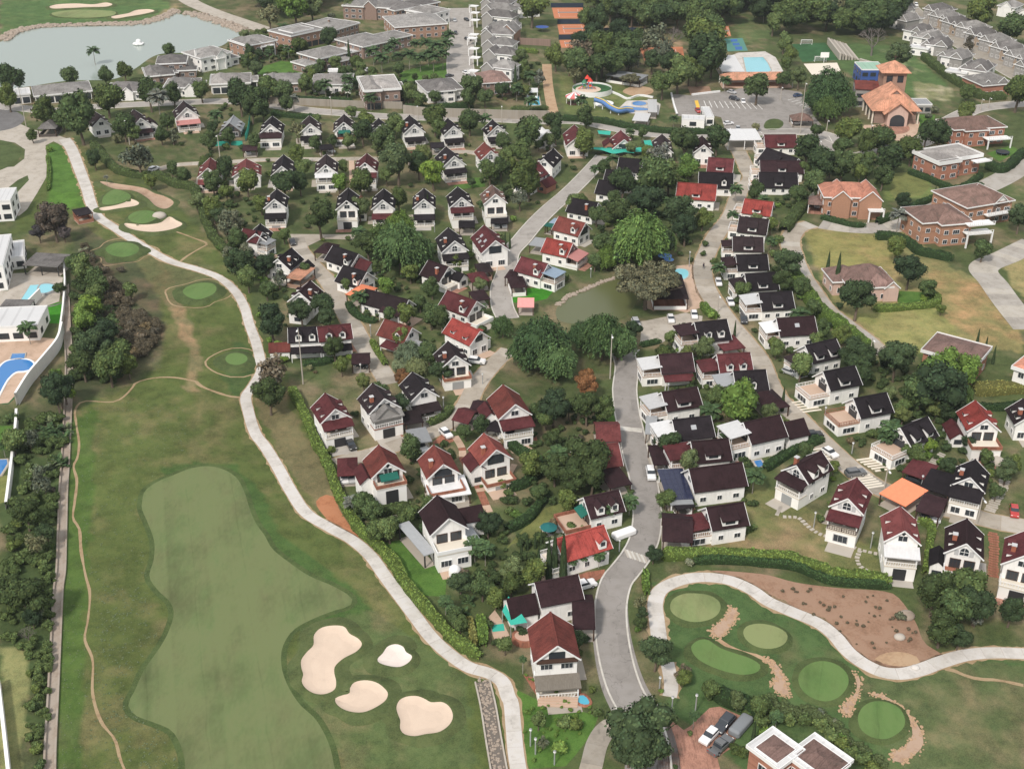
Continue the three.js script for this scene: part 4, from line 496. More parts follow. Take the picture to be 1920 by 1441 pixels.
// a house of one or more hipped or flat volumes; the first front eave runs from its left to its right end as seen
function hip(nm,xl,zl,xr,zr,d,he,roof,o = {}) {
const w = Math.hypot(xr - xl,zr - zl),ry = -Math.atan2(zr - zl,xr - xl),fx = Math.sin(ry),fz = Math.cos(ry),x = (xl + xr) / 2 - fx * d / 2,z = (zl + zr) / 2 - fz * d / 2,wall = o.wall ?? 'w';
const g = thing(o.kind ?? 'house',o.label ?? `${WALLNAME[wall]} house with ${ROOFNAME[roof]} hipped roof, ${nm}`,'house',x,z,ry,o.group ?? 'hip-roofed houses');
landmarks.push([x,z,o.nm ?? `the ${nm}`,Math.max(w,d) / 2,he + 2]);
const vols = [{ x: 0,z: 0,w,l: d,he,rise: o.rise ?? 2.3 },...(o.vol ?? (o.cross ? [{ x: -w * 0.24,z: d * 0.1,w: w * 0.46,l: d * 0.96,he: he + 0.3,rise: 1.8 },{ x: w * 0.5,z: -d * 0.1,w: w * 0.34,l: d * 0.55,he: Math.max(3,he - 2.4),rise: 1.1 }] : []))];
for (const v of vols) {
const wl = v.wall ?? wall,W = WALL[wl],rf = v.roof ?? roof,ov = 0.5;
const B = mesh('wall',BOX,W,g,[v.x,v.he / 2 - 0.25,v.z],[v.w - ov * 2,v.he + 0.3,v.l - ov * 2]); void B;
if (v.rise > 0) { const R = mesh('roof',hipGeo(v.w,v.l,v.he,v.rise),ROOFV[rf][Math.floor(rnd() * 5)],g,[v.x,0,v.z]); if (o.fascia !== 0) mesh('fascia',fasciaGeo(v.w,v.l,v.he - 0.1,o.fh ?? 0.36),M.white,R); if (v.sol) solar(R,v.w * 0.18,v.he + v.rise * 0.5,v.l * 0.24,3,2,Math.atan2(v.rise,Math.min(v.w,v.l) / 2)); }
else { const R = mesh('roof',BOX,ROOF[rf],g,[v.x,v.he + 0.02,v.z],[v.w - 0.3,0.2,v.l - 0.3]); mesh('parapet',fasciaGeo(v.w - 0.35,v.l - 0.35,v.he + 0.12,0.6),v.par ?? M.white,R); R.scale.set(1,1,1); R.geometry = cached(`slab${(v.w - 0.3).toFixed(1)},${(v.l - 0.3).toFixed(1)}`,() => new THREE.BoxGeometry(v.w - 0.3,0.2,v.l - 0.3)); R.children[0].position.y = -v.he - 0.02; }
// windows on the front and on the side that shows
const s = camSide(x,z,ry),fl = v.he > 4.6 ? [1.35,4.1] : [1.4],zf = v.l / 2 - ov,nw = Math.max(1,Math.round((v.w - 1) / 3.4));
for (const y of fl) for (let i = 0; i < nw; i++) { const xx = v.x - (v.w - 1) / 2 + (i + 0.5) * (v.w - 1) / nw; if (o.big && y < 2) mesh('window',BOX,M.glass,g,[xx,y,v.z + zf + 0.02],[(v.w - 1) / nw * 0.86,2.3,0.08]); else win(g,xx,y,v.z + zf + 0.04,i % 3 === 1 ? 2.1 : 1.4,1.35); }
const ns = Math.max(1,Math.round(v.l / 4.5));
for (const y of fl) for (let i = 0; i < ns; i++) win(g,v.x + s * (v.w / 2 - ov + 0.03),y,v.z - v.l / 2 + (i + 0.5) * v.l / ns,1.3,1.25,Math.PI / 2);
}
for (const b of o.balc ?? []) { mesh('balcony',BOX,M.white,g,[b.x,b.y,b.z],[b.w,0.24,b.d]); railing(g,b.x,b.y + 0.55,b.z + b.d / 2,b.w,0,M.white,0.95); if (b.roof) { for (const s of [-1,1]) box('column',M.white,g,b.x + s * (b.w / 2 - 0.2),b.y / 2,b.z + b.d / 2 - 0.2,0.4,b.y,0.4); } }
for (const c of o.chim ?? []) chimney(g,c[0],he + 0.8,c[1],2.2,WALL[wall]);
for (const c of o.gab ?? []) { const q = mesh('front_gable',prism(c.l,c.w / 2 - 0.3,c.h - 0.1,c.h - 0.42 * c.w),WALL[c.wall ?? wall],g,[c.x,0,c.z]); mesh('gable_roof',chevron(c.l + 0.6,c.w,c.h + 0.08,c.h - 0.42 * c.w,0.12),ROOF[roof],q); barge(q,c.l + 0.6,c.w,c.h + 0.08,c.h - 0.42 * c.w,M.white); }
return g;
}
function solar(par,x,y,z,nx,nz,tilt = 0.2,ry = 0,pw = 1.0,pl = 1.7) { for (let i = 0; i < nx; i++) for (let j = 0; j < nz; j++) { const m = mesh('solar_panel',BOX,M.solar,par,[x + (i - (nx - 1) / 2) * (pw + 0.04),y - (j - (nz - 1) / 2) * (pl + 0.04) * Math.sin(tilt) + 0.1,z + (j - (nz - 1) / 2) * (pl + 0.04) * Math.cos(tilt)],[pw,0.05,pl]); m.rotation.x = tilt; } }
// small roof on posts: kind gable, hip, flat; corners from the front eave
function shelter(name,label,cat,xl,zl,xr,zr,d,he,roof,o = {}) {
const w = Math.max(1.5,Math.hypot(xr - xl,zr - zl)),ry = -Math.atan2(zr - zl,xr - xl),fx = Math.sin(ry),fz = Math.cos(ry),x = (xl + xr) / 2 - fx * d / 2,z = (zl + zr) / 2 - fz * d / 2;
const g = thing(name,label,cat,x,z,ry,o.group); if (o.lm) landmarks.push([x,z,o.lm,w / 2,he]);
if (o.k === 'flat') { const a = awning(g,0,he + 0.25,-d / 2,w,d,roof,o.drop ?? 0.25); a.name = 'roof'; }
else if (o.k === 'gable') { mesh('roof',chevron(d,w,he + w * 0.2,he,0.12),ROOF[roof],g); }
else if (o.k === 'gablex') { mesh('roof',chevron(w,d,he + d * 0.22,he,0.12),ROOF[roof],g,null,null,Math.PI / 2); }
else mesh('roof',hipGeo(w,d,he,o.rise ?? Math.min(w,d) * 0.28,0.12),ROOF[roof],g);
const nx = w > 9 ? 3 : 2; for (let i = 0; i < nx; i++) for (const s of [-1,1]) box('post',o.pm ?? M.timber,g,(i / (nx - 1) - 0.5) * (w - 0.5),(he - 0.1) / 2,s * (d / 2 - 0.3),0.22,he - 0.1,0.22);
if (o.floor !== 0) box('paving',o.floor ?? M.conc,g,0,0.03,0,w - 0.2,0.1,d - 0.2);
if (o.back) box('back_wall',o.back,g,0,he / 2 - 0.1,-d / 2 + 0.35,w - 0.7,he - 0.25,0.2);
if (o.half) { box('low_wall',o.half,g,0,0.5,d / 2 - 0.3,w - 0.8,1.0,0.18); for (const s of [-1,1]) box('low_wall',o.half,g,s * (w / 2 - 0.3),0.5,0,0.18,1.0,d - 1); }
return g;
}
const G = (nm,r,w,hr,roof,o) => gable(nm,r[0],r[1],r[2],r[3],w,hr,roof,o);
// top row along the pale road
G('half hidden by the golf hedge',[-144.8,-422.9,-149.9,-431.9],7,6.5,'K',{ f: 's',nm: 'the half-hidden top-row chalet' });
G('with brown annex',[-130.2,-421.2,-135.6,-432.1],7.6,7,'K',{ p: 'b',low: 0,f: 's',wing: { x: 4.4,z: 0,w: 4.6,l: 6,h: 4.6,roof: 'b' },nm: 'the chalet with the brown annex' });
G('and pink porch by the pink blossom tree',[-116.1,-430.2,-119.1,-438.6],9,8.2,'K',{ p: 'q',low: 0.6,pd: 2.6,nm: 'the pink-porched chalet',label: 'white chalet with dark roof and pink porch awning, beside a lawn' });
G('gutted and wrapped in green netting',[-99.1,-420.7,-99.4,-429.6],8,5.6,'z',{ wall: 'd',f: 'o',edge: 0,nm: 'the netted building site',label: 'gutted dark house with grey metal roof wrapped in green netting' });
G('behind its own white garage block',[-83.4,-412.9,-84.2,-422.6],8.6,7.4,'k',{ p: 'b',low: 2.4,pd: 3.6,gar: 'c',t: 2,nm: 'the chalet with the white garage block' });
G('behind a grey shrub',[-69.7,-413.6,-71.3,-423.1],8.2,7.4,'K',{ p: 'k',low: 0,nm: 'the chalet behind the grey shrub' });
G('with green awning',[-58,-413.2,-59,-422.7],8,8,'K',{ t: 2,par: M.terracotta,aw: 'e',pt: 1,low: 2.4,gar: 'c',nm: 'the green-awning chalet',label: 'white chalet with dark brown roof, green awning and orange terrace' });
G('between two bushy trees of the top row',[-45.5,-413.4,-46.8,-421.2],6.6,7,'k',{ pt: 1,nm: 'the small tree-framed chalet' });
G('with black porch, beside the broad top-row tree',[-33.6,-412.2,-36.1,-422.9],8,7.6,'k',{ p: 'k',low: 0,c: 1,cs: -1,nm: 'the black-porched top-row chalet' });
G('with pale shutters between round trees',[-20,-410.6,-22.5,-419.9],7.6,7.4,'k',{ p: 'k',low: 0,nm: 'the pale-shuttered chalet' });
G('with tall brick chimney at the end of the row',[-5,-412.6,-6.9,-419.6],8,7,'k',{ p: 'k',low: 0,c: 1,cs: -1,cz: 0.4,nm: 'the tall-chimney chalet' });
G('mostly hidden behind a tree below the dirt track',[11.9,-409,10.4,-413.6],6,6,'w',{ f: 's',label: 'white house with white roof half hidden below the dirt track',nm: 'the hidden white house' });
G('beneath the dirt track end',[22.2,-400,21.4,-414.3],8.6,7.2,'m',{ f: 's',nm: 'the maroon house by the track' });
G('with white half-timbering behind teal netting',[38,-403.3,37.6,-413.8],8.4,5,'m',{ f: 'w',nm: 'the half-timbered house',label: 'half-timbered white house with maroon roof behind teal netting',wing: { x: -5,z: 1,w: 4.5,l: 5,h: 3.8,roof: 'm',wall: 'b' } });
G('at the end of the teal netting',[50.2,-392.6,50.8,-404.4],7,6.6,'K',{ f: 's',nm: 'the dark house by the netting' });
G('with pale blue gable behind the round roadside tree',[63.2,-391.3,63.9,-401.4],7,7,'b',{ f: 's',nm: 'the blue-gabled house' });
// second row
G('nearest the hedge in the red pair',[-95.3,-368.8,-96.7,-379],8,6.8,'M',{ f: 's',p: 'M',low: 0,nm: 'the left of the red-roofed pair',label: 'white house with dull red roof, nearest the golf hedge' });
G('wider of the red pair',[-83.4,-368.8,-85,-377.9],10,6.8,'M',{ f: 's',pitch: 0.6,nm: 'the wider red roof',label: 'wide house with dull red roof beside a lamp post' });
G('with arched window behind leafy bushes',[-72,-368.1,-73.2,-379.5],8.2,7.6,'k',{ nm: 'the black-roofed chalet by the lane trees' });
G('with red-tiled lower porch',[-58.3,-368.5,-59.4,-378.7],8,8,'K',{ p: 'w',low: 2.5,pt: 1,gar: 'c',nm: 'the chalet with the white porch',label: 'white chalet with dark brown roof, white porch and red-tiled lower porch' });
G('beside a pink paved drive',[-46.2,-370.4,-46.5,-379.6],8.2,8,'m',{ p: 'm',low: 1.6,f: 's',pt: 1,nm: 'the maroon chalet by the pink drive' });
G('with black porch on the open lawn',[-18.4,-376.7,-21.5,-386.4],8.6,8,'k',{ p: 'k',low: 0.8,c: 1,cs: -1,nm: 'the chalet on the open lawn' });
G('with arched shuttered window',[-6.8,-383.3,-9.2,-392.1],7.6,7.6,'c',{ nm: 'the red-tiled chalet',label: 'white chalet with red tiled roof and arched shuttered window' });
G('with white-edged gable above the terrace',[10.1,-377,13.6,-387.6],7,7,'k',{ f: 's',lmin: 8,nm: 'the white-edged black house' });
G('beside the brick terrace near the street',[2.9,-364,8.6,-372.3],8,7.5,'m',{ f: 's',lmin: 9,nm: 'the maroon house by the brick terrace',wing: { x: 5,z: -2,w: 5,l: 6,h: 4,roof: 'm',wall: 'b' } });
// third row
G('with black porch, first of the third row',[-69,-337.2,-69.7,-345.9],7.6,8.2,'k',{ p: 'k',low: 0.8,c: 1,cs: -1,nm: 'the first chalet of the third row' });
G('with balcony and small red side roof',[-47.9,-336.1,-48.6,-346.7],7.6,8.2,'k',{ t: 1,low: 2.6,f: 's',pt: 1,gar: 'd',wing: { x: 4.2,z: -1,w: 4,l: 4,h: 6.6,roof: 'c' },nm: 'the balcony chalet with a red side roof' });
G('with maroon porch over brick base',[-37.5,-336.6,-38,-346.2],7.8,8.2,'k',{ p: 'm',low: 0.9,nm: 'the maroon-porched third-row chalet' });
G('with black porch beside the cypress column',[-25.7,-338.3,-26.2,-347.6],7.6,7.8,'k',{ p: 'k',low: 0,c: 1,cs: -1,nm: 'the chalet beside the cypress' });
G('with maroon porch above a dark carport',[-14.6,-337.1,-16.1,-346.2],8,8.8,'k',{ p: 'm',low: 2.7,gar: 'd',nm: 'the chalet above a dark carport' });
G('three-storey with two cars below',[-4.8,-338.2,-6,-346],8,9.4,'v',{ t: 1,low: 3,f: 's',c: 1,cs: -1,nm: 'the three-storey chalet',label: 'three-storey white chalet with brown roof above two parked cars' });
G('with double balcony beside the bamboo grove',[-15.3,-305.5,-17.5,-315.1],8.6,8.2,'k',{ p: 'k',low: 1.4,c: 1,cs: -1,nm: 'the black chalet by the bamboo' });
G('with big gridded gable window and skylights',[-4.4,-306.2,-7.7,-317.5],9.2,8,'m',{ f: 'w',k: 3,nm: 'the gridded-window house',label: 'white house with maroon roof, skylights and big gridded gable window' });
// along the west lane
G('with red awning at the lane head',[-68.8,-315.9,-71.8,-317.4],7,6.5,'m',{ f: 's',t: 1,low: 1.2,blk: { d: 3,h: 4,top: 'z',bw: 5 },nm: 'the house at the lane head' });
G('tucked behind shrubs at the lane head',[-70.5,-314.9,-70.5,-322.4],7.5,6.5,'k',{ f: 's',nm: 'the black roof at the lane head' });
G('with orange flat terraces beside it',[-61.5,-297.5,-60,-302],8,6.4,'k',{ f: 's',c: 1,lmin: 8,nm: 'the house by the orange terraces',wing: { x: 5.2,z: -1.5,w: 4.5,l: 5.5,h: 3.6,roof: 'k' } });
G('with long white gable edge, beside the lane',[-52.4,-275.1,-51.1,-280.6],8,7,'b',{ f: 's',lmin: 7.5,c: 1,nm: 'the steep brown-roofed house',wing: { x: 0.5,z: 5.2,w: 6,l: 4.4,h: 4.8,roof: 'k' } });
G('uppermost of the lane pair with brick chimney',[-40.8,-302,-48.4,-308.2],9,5.8,'k',{ d: 1,dz: 0.36,c: 1,lmax: 13,f: 's',nm: 'the upper black roof on the lane',wing: { x: 0.6,z: 6.5,w: 7,l: 5.5,h: 4.6,roof: 'm' } });
G('lower of the lane pair with white gable',[-37.3,-289.7,-43.9,-294.4],9.6,6,'k',{ d: 1,dz: 0.4,c: 1,f: 's',nm: 'the lower black roof on the lane' });
G('half maroon, beside the orange canopy',[-25.4,-274.2,-36.8,-280.7],8,5.4,'K',{ lmax: 15,f: 'o',nm: 'the long roof with the orange canopy',label: 'long white house with half black half maroon roof beside an orange canopy',pent: { y: 3.4,d: 2,l: 6,z: 3.5,roof: 'b' } });
G('with twin dormers and red annex',[-44.2,-256.7,-48.3,-256.2],7.6,6.8,'k',{ d: 2,f: 's',lmin: 8,pent: { y: 3.0,d: 2.2,roof: 'k' },wing: { x: -1,z: -6.2,w: 5,l: 5,h: 3.6,roof: 'c' },nm: 'the twin-dormer house with a red annex',label: 'white house with black roof, two dormers and a red-roofed annex' });
G('with twin dormers over a black lean-to',[-37.7,-258.1,-42.5,-256.9],7.6,6.8,'m',{ d: 2,f: 's',lmin: 8,pent: { y: 3.0,d: 2.2,roof: 'k' },nm: 'the maroon twin-dormer house' });
G('with lean-to and grey side roof',[-23.3,-257,-30.2,-261.7],8.6,6.2,'c',{ d: 1,dz: 0.3,f: 's',pent: { y: 2.8,d: 2.6,l: 7,z: 2,roof: 'm' },wing: { x: 0,z: 7,w: 5,l: 4,h: 3.4,roof: 'z' },nm: 'the red-tiled house on the lane',label: 'house with red tiled roof, one dormer and maroon lean-to by the lane' });
G('with white deck at the street bend',[-8.6,-272.5,-16.2,-278.9],9,5.8,'m',{ d: 1,dz: 0.3,c: 1,f: 's',t: 2,low: 0.4,pd: 3,nm: 'the maroon roof at the street bend' });
G('with brick chimney and open balcony',[-16.4,-293,-22,-297.7],9,6,'b',{ c: 1,f: 'o',wing: { x: 3.5,z: 4,w: 5,l: 5,h: 4,roof: 'k' },t: 1,low: 1.2,nm: 'the brown roof with the open balcony' });
G('wholly bright red with plain slopes',[-7.4,-254.9,-14.2,-262],8.6,6.4,'r',{ f: 'o',lmax: 14,nm: 'the bright red roof by the bamboo',label: 'white house with plain bright red roof beside white slatted fence' });
G('with a white car at its side',[-12.5,-240.4,-14.5,-247.4],8.6,7.6,'K',{ t: 2,low: 2.2,f: 's',par: M.terracotta,c: 1,cs: -1,nm: 'the house with the white car' });
// between the street and the pond
G('with dormer, half in trees above the street',[25.4,-340.6,19.9,-343.7],9,5.8,'k',{ c: 1,f: 's',lmin: 9,nm: 'the black roof above the street' });
G('with one dormer beside the street',[20.7,-323.4,13.3,-328.8],8.6,6.2,'c',{ d: 1,dz: 0.3,f: 'w',c: 1,nm: 'the weathered red roof by the street',label: 'white house with weathered red roof and one dormer beside the street' });
G('with pink awnings over its terrace',[16.5,-308.5,9.4,-312.6],8.6,6.2,'r',{ d: 1,dz: 0.33,f: 'o',t: 2,low: 0.6,pd: 3.4,p: 'q',c: 1,nm: 'the pink-terraced house',label: 'white house with bright red roof and pink terrace awnings' });
G('with glazed conservatory above the pond',[9.4,-294.6,2.4,-299.6],8.6,6.2,'m',{ d: 1,dz: 0.33,f: 'n',c: 1,blk: { d: 4.2,h: 4.2,top: 'B',bw: 6 },nm: 'the conservatory house' });
for (const [n,r,w,c,o] of [
['topmost of three black roofs by the upper street',[42.2,-380,34.6,-382],9,'k',{}],
['middle of three black roofs by the upper street',[37.5,-367.7,29.6,-370.5],9,'k',{ d: 1,dz: 0.2 }],
['lowest of three black roofs by the upper street',[33.8,-357.9,26.7,-360.9],9,'k',{}],
]) G(n,r,w,5.8,c,{ f: 's',...o,nm: 'the ' + n.replace(' by the upper street','') });
// left side of the row lane
G('with wide shed dormer under the club gate',[71.2,-378.6,63.1,-380.4],9.4,6.4,'m',{ s: 1,f: 's',nm: 'the maroon roof near the club gate' });
G('with one dormer below the maroon roof',[69,-365.5,58.3,-366.8],10,6.2,'k',{ d: 1,dz: 0.25,f: 's',lmax: 15,nm: 'the black roof near the club gate' });
G('large and plain with red dormer',[62.1,-353.8,54.1,-355.4],12.5,6.6,'r',{ s: 1,f: 's',pitch: 0.62,lmin: 12,nm: 'the large bright red roof',label: 'large white house with bright red roof, topmost along the row lane' });
// the row lane's far side, gables to the lane
const rowO = (o) => ({ s: 1,f: 's',lmax: 14,group: 'row houses with balconies along the lane',blk: { d: 3,h: 4.4,top: 0,bw: 5.6 },...o });
for (const [n,r,w,hr,c,o,i] of [
['topmost of the lane row by the gate',[85.5,-405.3,96.5,-405.6],9,6,'m',{}],
['second of the lane row',[83.9,-391.6,93.3,-378.7],9,6,'k',{}],
['third of the lane row',[79.4,-378.7,93.3,-378],8.4,6,'b',{}],
['fourth of the lane row with skylight dormer',[77,-367.1,89.1,-366.5],10,6,'k',{}],
['red one of the lane row',[68.7,-343.6,76.8,-340.6],9,6,'r',{ label: 'white row house with bright red roof facing the lane' }],
['first below the red row house',[64.8,-329.1,72.9,-326.7],9.4,6,'K',{}],
['second below the red row house',[60.5,-314,68.9,-313.4],8.6,6,'K',{ blk: { d: 3,h: 4,top: 'b',bw: 5 } }],
['third below the red row house',[59.3,-301.1,67.8,-301.5],9,6,'k',{ blk: { d: 3.6,h: 4.2,top: 'b',bw: 6.6 } }],
['fourth below the red row house',[59.5,-288.2,67.8,-289.4],9.6,6.2,'k',{ blk: { d: 3.6,h: 4,top: 'K',bw: 6 } }],
['fifth below the red row house',[61,-276.5,69.5,-277.6],9.6,6.2,'k',{ blk: { d: 4.2,h: 4.6,top: 'w',bw: 7 } }],
['sixth below the red row house, with palm',[62.5,-261.3,71.8,-262.6],9.4,6.6,'b',{ s: 0,k: 1,blk: { d: 3.4,h: 4.4,top: 'w',bw: 7 } }],
['with white-edged dormer, above the palm pole',[66.3,-247.2,74.2,-250.8],9.4,6.6,'k',{ s: 2,sw: 2,blk: { d: 3.6,h: 3.2,top: 'K',bw: 7 } }],
['with pink terrace and garage under it',[67.5,-234.3,75.2,-237.2],9.4,6.8,'k',{ blk: { d: 5,h: 4.2,top: 0,bw: 7.4 } }],
['with red-edged terrace and shutters',[71.2,-222.5,78.9,-225.2],9.4,6.8,'k',{ blk: { d: 5,h: 4.4,top: 0,bw: 7.4,rail: M.terracotta } }],
['behind the leaning palms',[77.7,-210.6,84.6,-215.2],9.4,6.8,'k',{ blk: { d: 5,h: 4.2,top: 0,bw: 7.4 },s: 2,sw: 1.8 }],
].map((a,i) => [...a,i])) G(n,r,w,hr,c,{ ...rowO(o),nm: `the ${['topmost', 'second', 'third', 'fourth', 'fifth', 'sixth', 'seventh', 'eighth', 'ninth', 'tenth', 'eleventh', 'twelfth', 'thirteenth', 'fourteenth', 'last'][i]} lane row house` });
G('with open pink terrace and green shutter',[95.3,-212,95.5,-219.7],8.6,8,'r',{ t: 2,low: 2.6,pd: 3.6,f: 's',par: M.terracotta,gar: 'd',wing: { x: -5,z: -1,w: 4.6,l: 6,h: 3.6,roof: 'm' },nm: 'the bright red chalet on the right',label: 'white chalet with bright red roof, pink terrace and green shutter' });
G('cut by the edge of the view',[106.5,-216.4,106.8,-222.9],8,6.6,'K',{ f: 's',c: 1,cs: -1,nm: 'the dark house at the picture edge' });
G('shabby, with black flat porch roofs',[85.7,-192.3,88.8,-198.7],8,7,'k',{ p: 'k',low: 2.4,pd: 3.4,f: 's',gar: 'c',c: 1,cs: -1,nm: 'the shabby house by the stone steps',label: 'shabby house with black roof and stained porch beside stone steps' });
G('with shuttered arch facing the dry lawn',[53.6,-194.9,59.5,-200.1],8.8,8,'b',{ p: 'b',low: 2.4,gar: 'g',c: 1,cs: -1,d: 2,nm: 'the brown chalet facing the dry lawn' });
G('with blue-grey garage doors',[60.2,-182.4,63.5,-189.2],8.2,9,'m',{ p: 'm',low: 2.7,gar: 'w',rail: M.timber,e: 1,nm: 'the maroon chalet with blue-grey doors',label: 'tall white chalet with maroon roof, arched window and blue-grey doors' });
G('with white terrace awning',[67.5,-172.2,68.8,-179.7],8.2,9.2,'M',{ p: 'w',low: 2.8,f: 's',pt: 1,gar: 'd',e: 1,nm: 'the chalet with the white terrace awning',label: 'tall white chalet with dull red roof and white terrace awning' });
G('with blue cloth on its terrace',[77.3,-169.4,79.8,-176.8],8.6,8.6,'b',{ t: 2,low: 2.8,gar: 'c',e: 1,c: 1,cs: -1,tm: M.terracotta,wing: { x: -5,z: 1.5,w: 4,l: 5,h: 4,roof: 'k' },nm: 'the chalet with blue cloth on its terrace',label: 'white chalet with half black half brown roof and blue laundry' });
G('cut off at the side beside brick steps',[86.1,-166.1,89.4,-173.5],9,8.6,'m',{ t: 1,low: 2.6,f: 's',c: 1,cs: -1,gar: 'd',e: 1,nm: 'the maroon chalet by the brick steps' });
// middle block, right of the asphalt street
const mid = (o) => ({ f: 's',lmax: 14.5,group: 'large houses right of the asphalt street',...o });
G('with white flat canopy and red porch',[32.7,-243.1,40.4,-244.2],9.4,6.4,'b',mid({ blk: { d: 4.4,h: 4.4,top: 'w',bw: 7 },pent: { y: 2.9,d: 2.2,roof: 'm' },nm: 'the first house on the asphalt street' }));
G('with twin gabled dormers and maroon balcony roof',[45.6,-242.4,53.3,-243.4],9.6,6.8,'m',mid({ d: 2,blk: { d: 4,h: 4.2,top: 'm',bw: 7 },aw2: 1,nm: 'the twin-dormer maroon house',label: 'white house with maroon roof, twin dormers and maroon balcony roof' }));
G('with tall white tower and teal cloth',[42.6,-257.8,50.5,-259.6],10.4,7.2,'k',mid({ d: 2,blk: { d: 4.4,h: 5.6,top: 'b',bw: 7 },nm: 'the tower house near the parking apron' }));
G('behind the bright round tree',[48.1,-234.8,55.4,-235.7],10.4,6.6,'k',mid({ d: 1,blk: { d: 4,h: 4.6,top: 'z',bw: 7 },nm: 'the black roof behind the bright round tree' }));
G('with white canopy over its balcony, upper',[31.5,-225.5,39.4,-228],9.2,6.6,'b',mid({ blk: { d: 4,h: 4.8,top: 'w',bw: 7 },s: 1,sw: 3,nm: 'the brown roof with white canopy' }));
G('with white canopy and grey carport',[32.5,-214.4,40.6,-216.2],9.6,6.4,'k',mid({ k: 1,blk: { d: 4,h: 4.6,top: 'w',bw: 7 },nm: 'the black roof with white canopy' }));
G('with maroon balcony roof',[35.2,-206,42.9,-207.3],9.6,6.4,'b',mid({ s: 1,d: 0,sw: 3,blk: { d: 5,h: 4.4,top: 'm',bw: 7.4 },nm: 'the maroon-balconied house' }));
G('large, plain, beside blue solar panels',[33.5,-195.8,44.1,-198.2],10,6.6,'b',mid({ lmax: 15.5,nm: 'the house beside the solar panels',label: 'large white house with plain brown roof beside blue solar panels' }));
G('with red terrace above the clipped hedge',[35.1,-183.3,42.2,-185.1],9.4,6.4,'b',mid({ s: 1,sw: 3,blk: { d: 5.4,h: 3.4,top: 'm',bw: 6.6 },nm: 'the house above the clipped hedge',label: 'white house with brown roof and red flat terrace above clipped hedge' }));
G('with small blue pool',[46.5,-212,54.5,-215.2],10,7.2,'b',mid({ blk: { d: 4.6,h: 6,top: 'w',bw: 7 },wing: { x: 0.5,z: -7.5,w: 8,l: 5,h: 5.5,roof: 'b' },nm: 'the house with the small blue pool',label: 'large white house with brown roof beside a small blue pool' }));
// left of the asphalt street
G('with red-brown roof behind dark trees',[12.5,-204,21,-206],10,6.2,'M',{ f: 's',lmax: 16,nm: 'the red-brown roof behind the trees' });
G('with dark green awning and planted terrace',[13.1,-186.8,19.8,-189.4],9,6.2,'b',{ d: 2,f: 's',t: 2,low: 1,pd: 5,par: M.terracotta,tm: M.deck,aw: 'e',nm: 'the green-awned house on the street',label: 'white house with brown roof, dark green awning and planted terrace' });
G('beside three tall cypresses',[7.5,-173.6,16.3,-177.9],9.4,6.4,'r',{ f: 's',lmax: 16,d: 1,dz: -0.33,t: 1,low: 1.5,nm: 'the bright red roof beside three cypresses',label: 'long white house with bright red roof beside three tall cypresses' });
G('above the teal court awning',[3.7,-160.7,11,-163],9,7,'b',{ f: 's',lmax: 14,edge: M.white,wing: { x: 0,z: 6.2,w: 7.6,l: 5,h: 5,roof: 'b' },nm: 'the brown roof above the teal awning' });
G('largest and lowest, with round spa pool',[6.9,-143,6,-151],9.6,9,'c',{ p: 't',low: 0,pd: 2.2,f: 'o',e: 0,w2: 1,nm: 'the red-tiled house with the spa pool',label: 'tall white house with faded red tiled roof beside a round spa pool' });
// lower left cluster
G('nearest the long hedge',[-36,-216.1,-39,-222.8],8.4,8,'m',{ p: 'm',low: 2.4,f: 's',e: 1,gar: 'd',nm: 'the maroon chalet by the long hedge',label: 'white chalet with maroon roof and porch nearest the long hedge' });
G('with grey stone-coloured front',[-26.3,-219.7,-29.4,-226.3],9,8.4,'K',{ p: 'g',low: 2.6,f: 'o',c: 1,cs: -1,gar: 'd',tm: M.terracotta,wing: { x: 0,z: 4.4,w: 8.2,l: 2.4,h: 7.2,roof: 'g',wall: 'g' },nm: 'the grey-fronted chalet',label: 'chalet with dark brown roof and grey stone-coloured front gable' });
G('half hidden by the orange-topped tree',[-18.5,-226.7,-21.6,-233.9],8,7,'k',{ p: 'K',low: 0,f: 's',nm: 'the chalet behind the orange tree' });
G('with white double balcony',[-23.2,-193.7,-25.6,-200],8.6,9.4,'c',{ t: 2,low: 5,f: 's',aw: 'e',pt: 1,gar: 'd',par: M.terracotta,e: 0,wing: { x: -4.6,z: -1,w: 4.4,l: 5.4,h: 6,roof: 'm' },nm: 'the double-balcony chalet',label: 'tall white chalet with faded red roof, green blind and double balcony' });
G('with broad white veranda roof',[-13,-196.2,-15.3,-203.2],8.6,7.4,'c',{ t: 2,low: 2.4,f: 'w',par: M.terracotta,e: 0,gar: 'c',pw: 1.15,pd: 3.4,c: 1,cs: -1,nm: 'the white-veranda chalet',label: 'white chalet with faded red roof and broad white veranda roof' });
G('with salmon terrace beside brick paths',[-3,-201.1,-5.6,-207.3],8.8,7.6,'c',{ t: 2,low: 1,f: 'w',par: M.terracotta,e: 0,c: 1,cs: -1,pd: 3,wing: { x: -4.6,z: 0.5,w: 4.4,l: 5,h: 5,roof: 'm' },nm: 'the salmon-terraced chalet',label: 'white chalet with faded red roof and salmon terrace beside brick paths' });
G('highest of the faded red group',[0.7,-216.6,-1.9,-225],9,8.8,'c',{ p: 'm',low: 2.4,f: 's',e: 0,pd: 2.8,gar: 'c',wing: { x: -5,z: -2,w: 4.6,l: 5,h: 5.4,roof: 'm' },nm: 'the faded red chalet by the gazebo',label: 'white chalet with faded red roof behind a dark octagonal gazebo' });
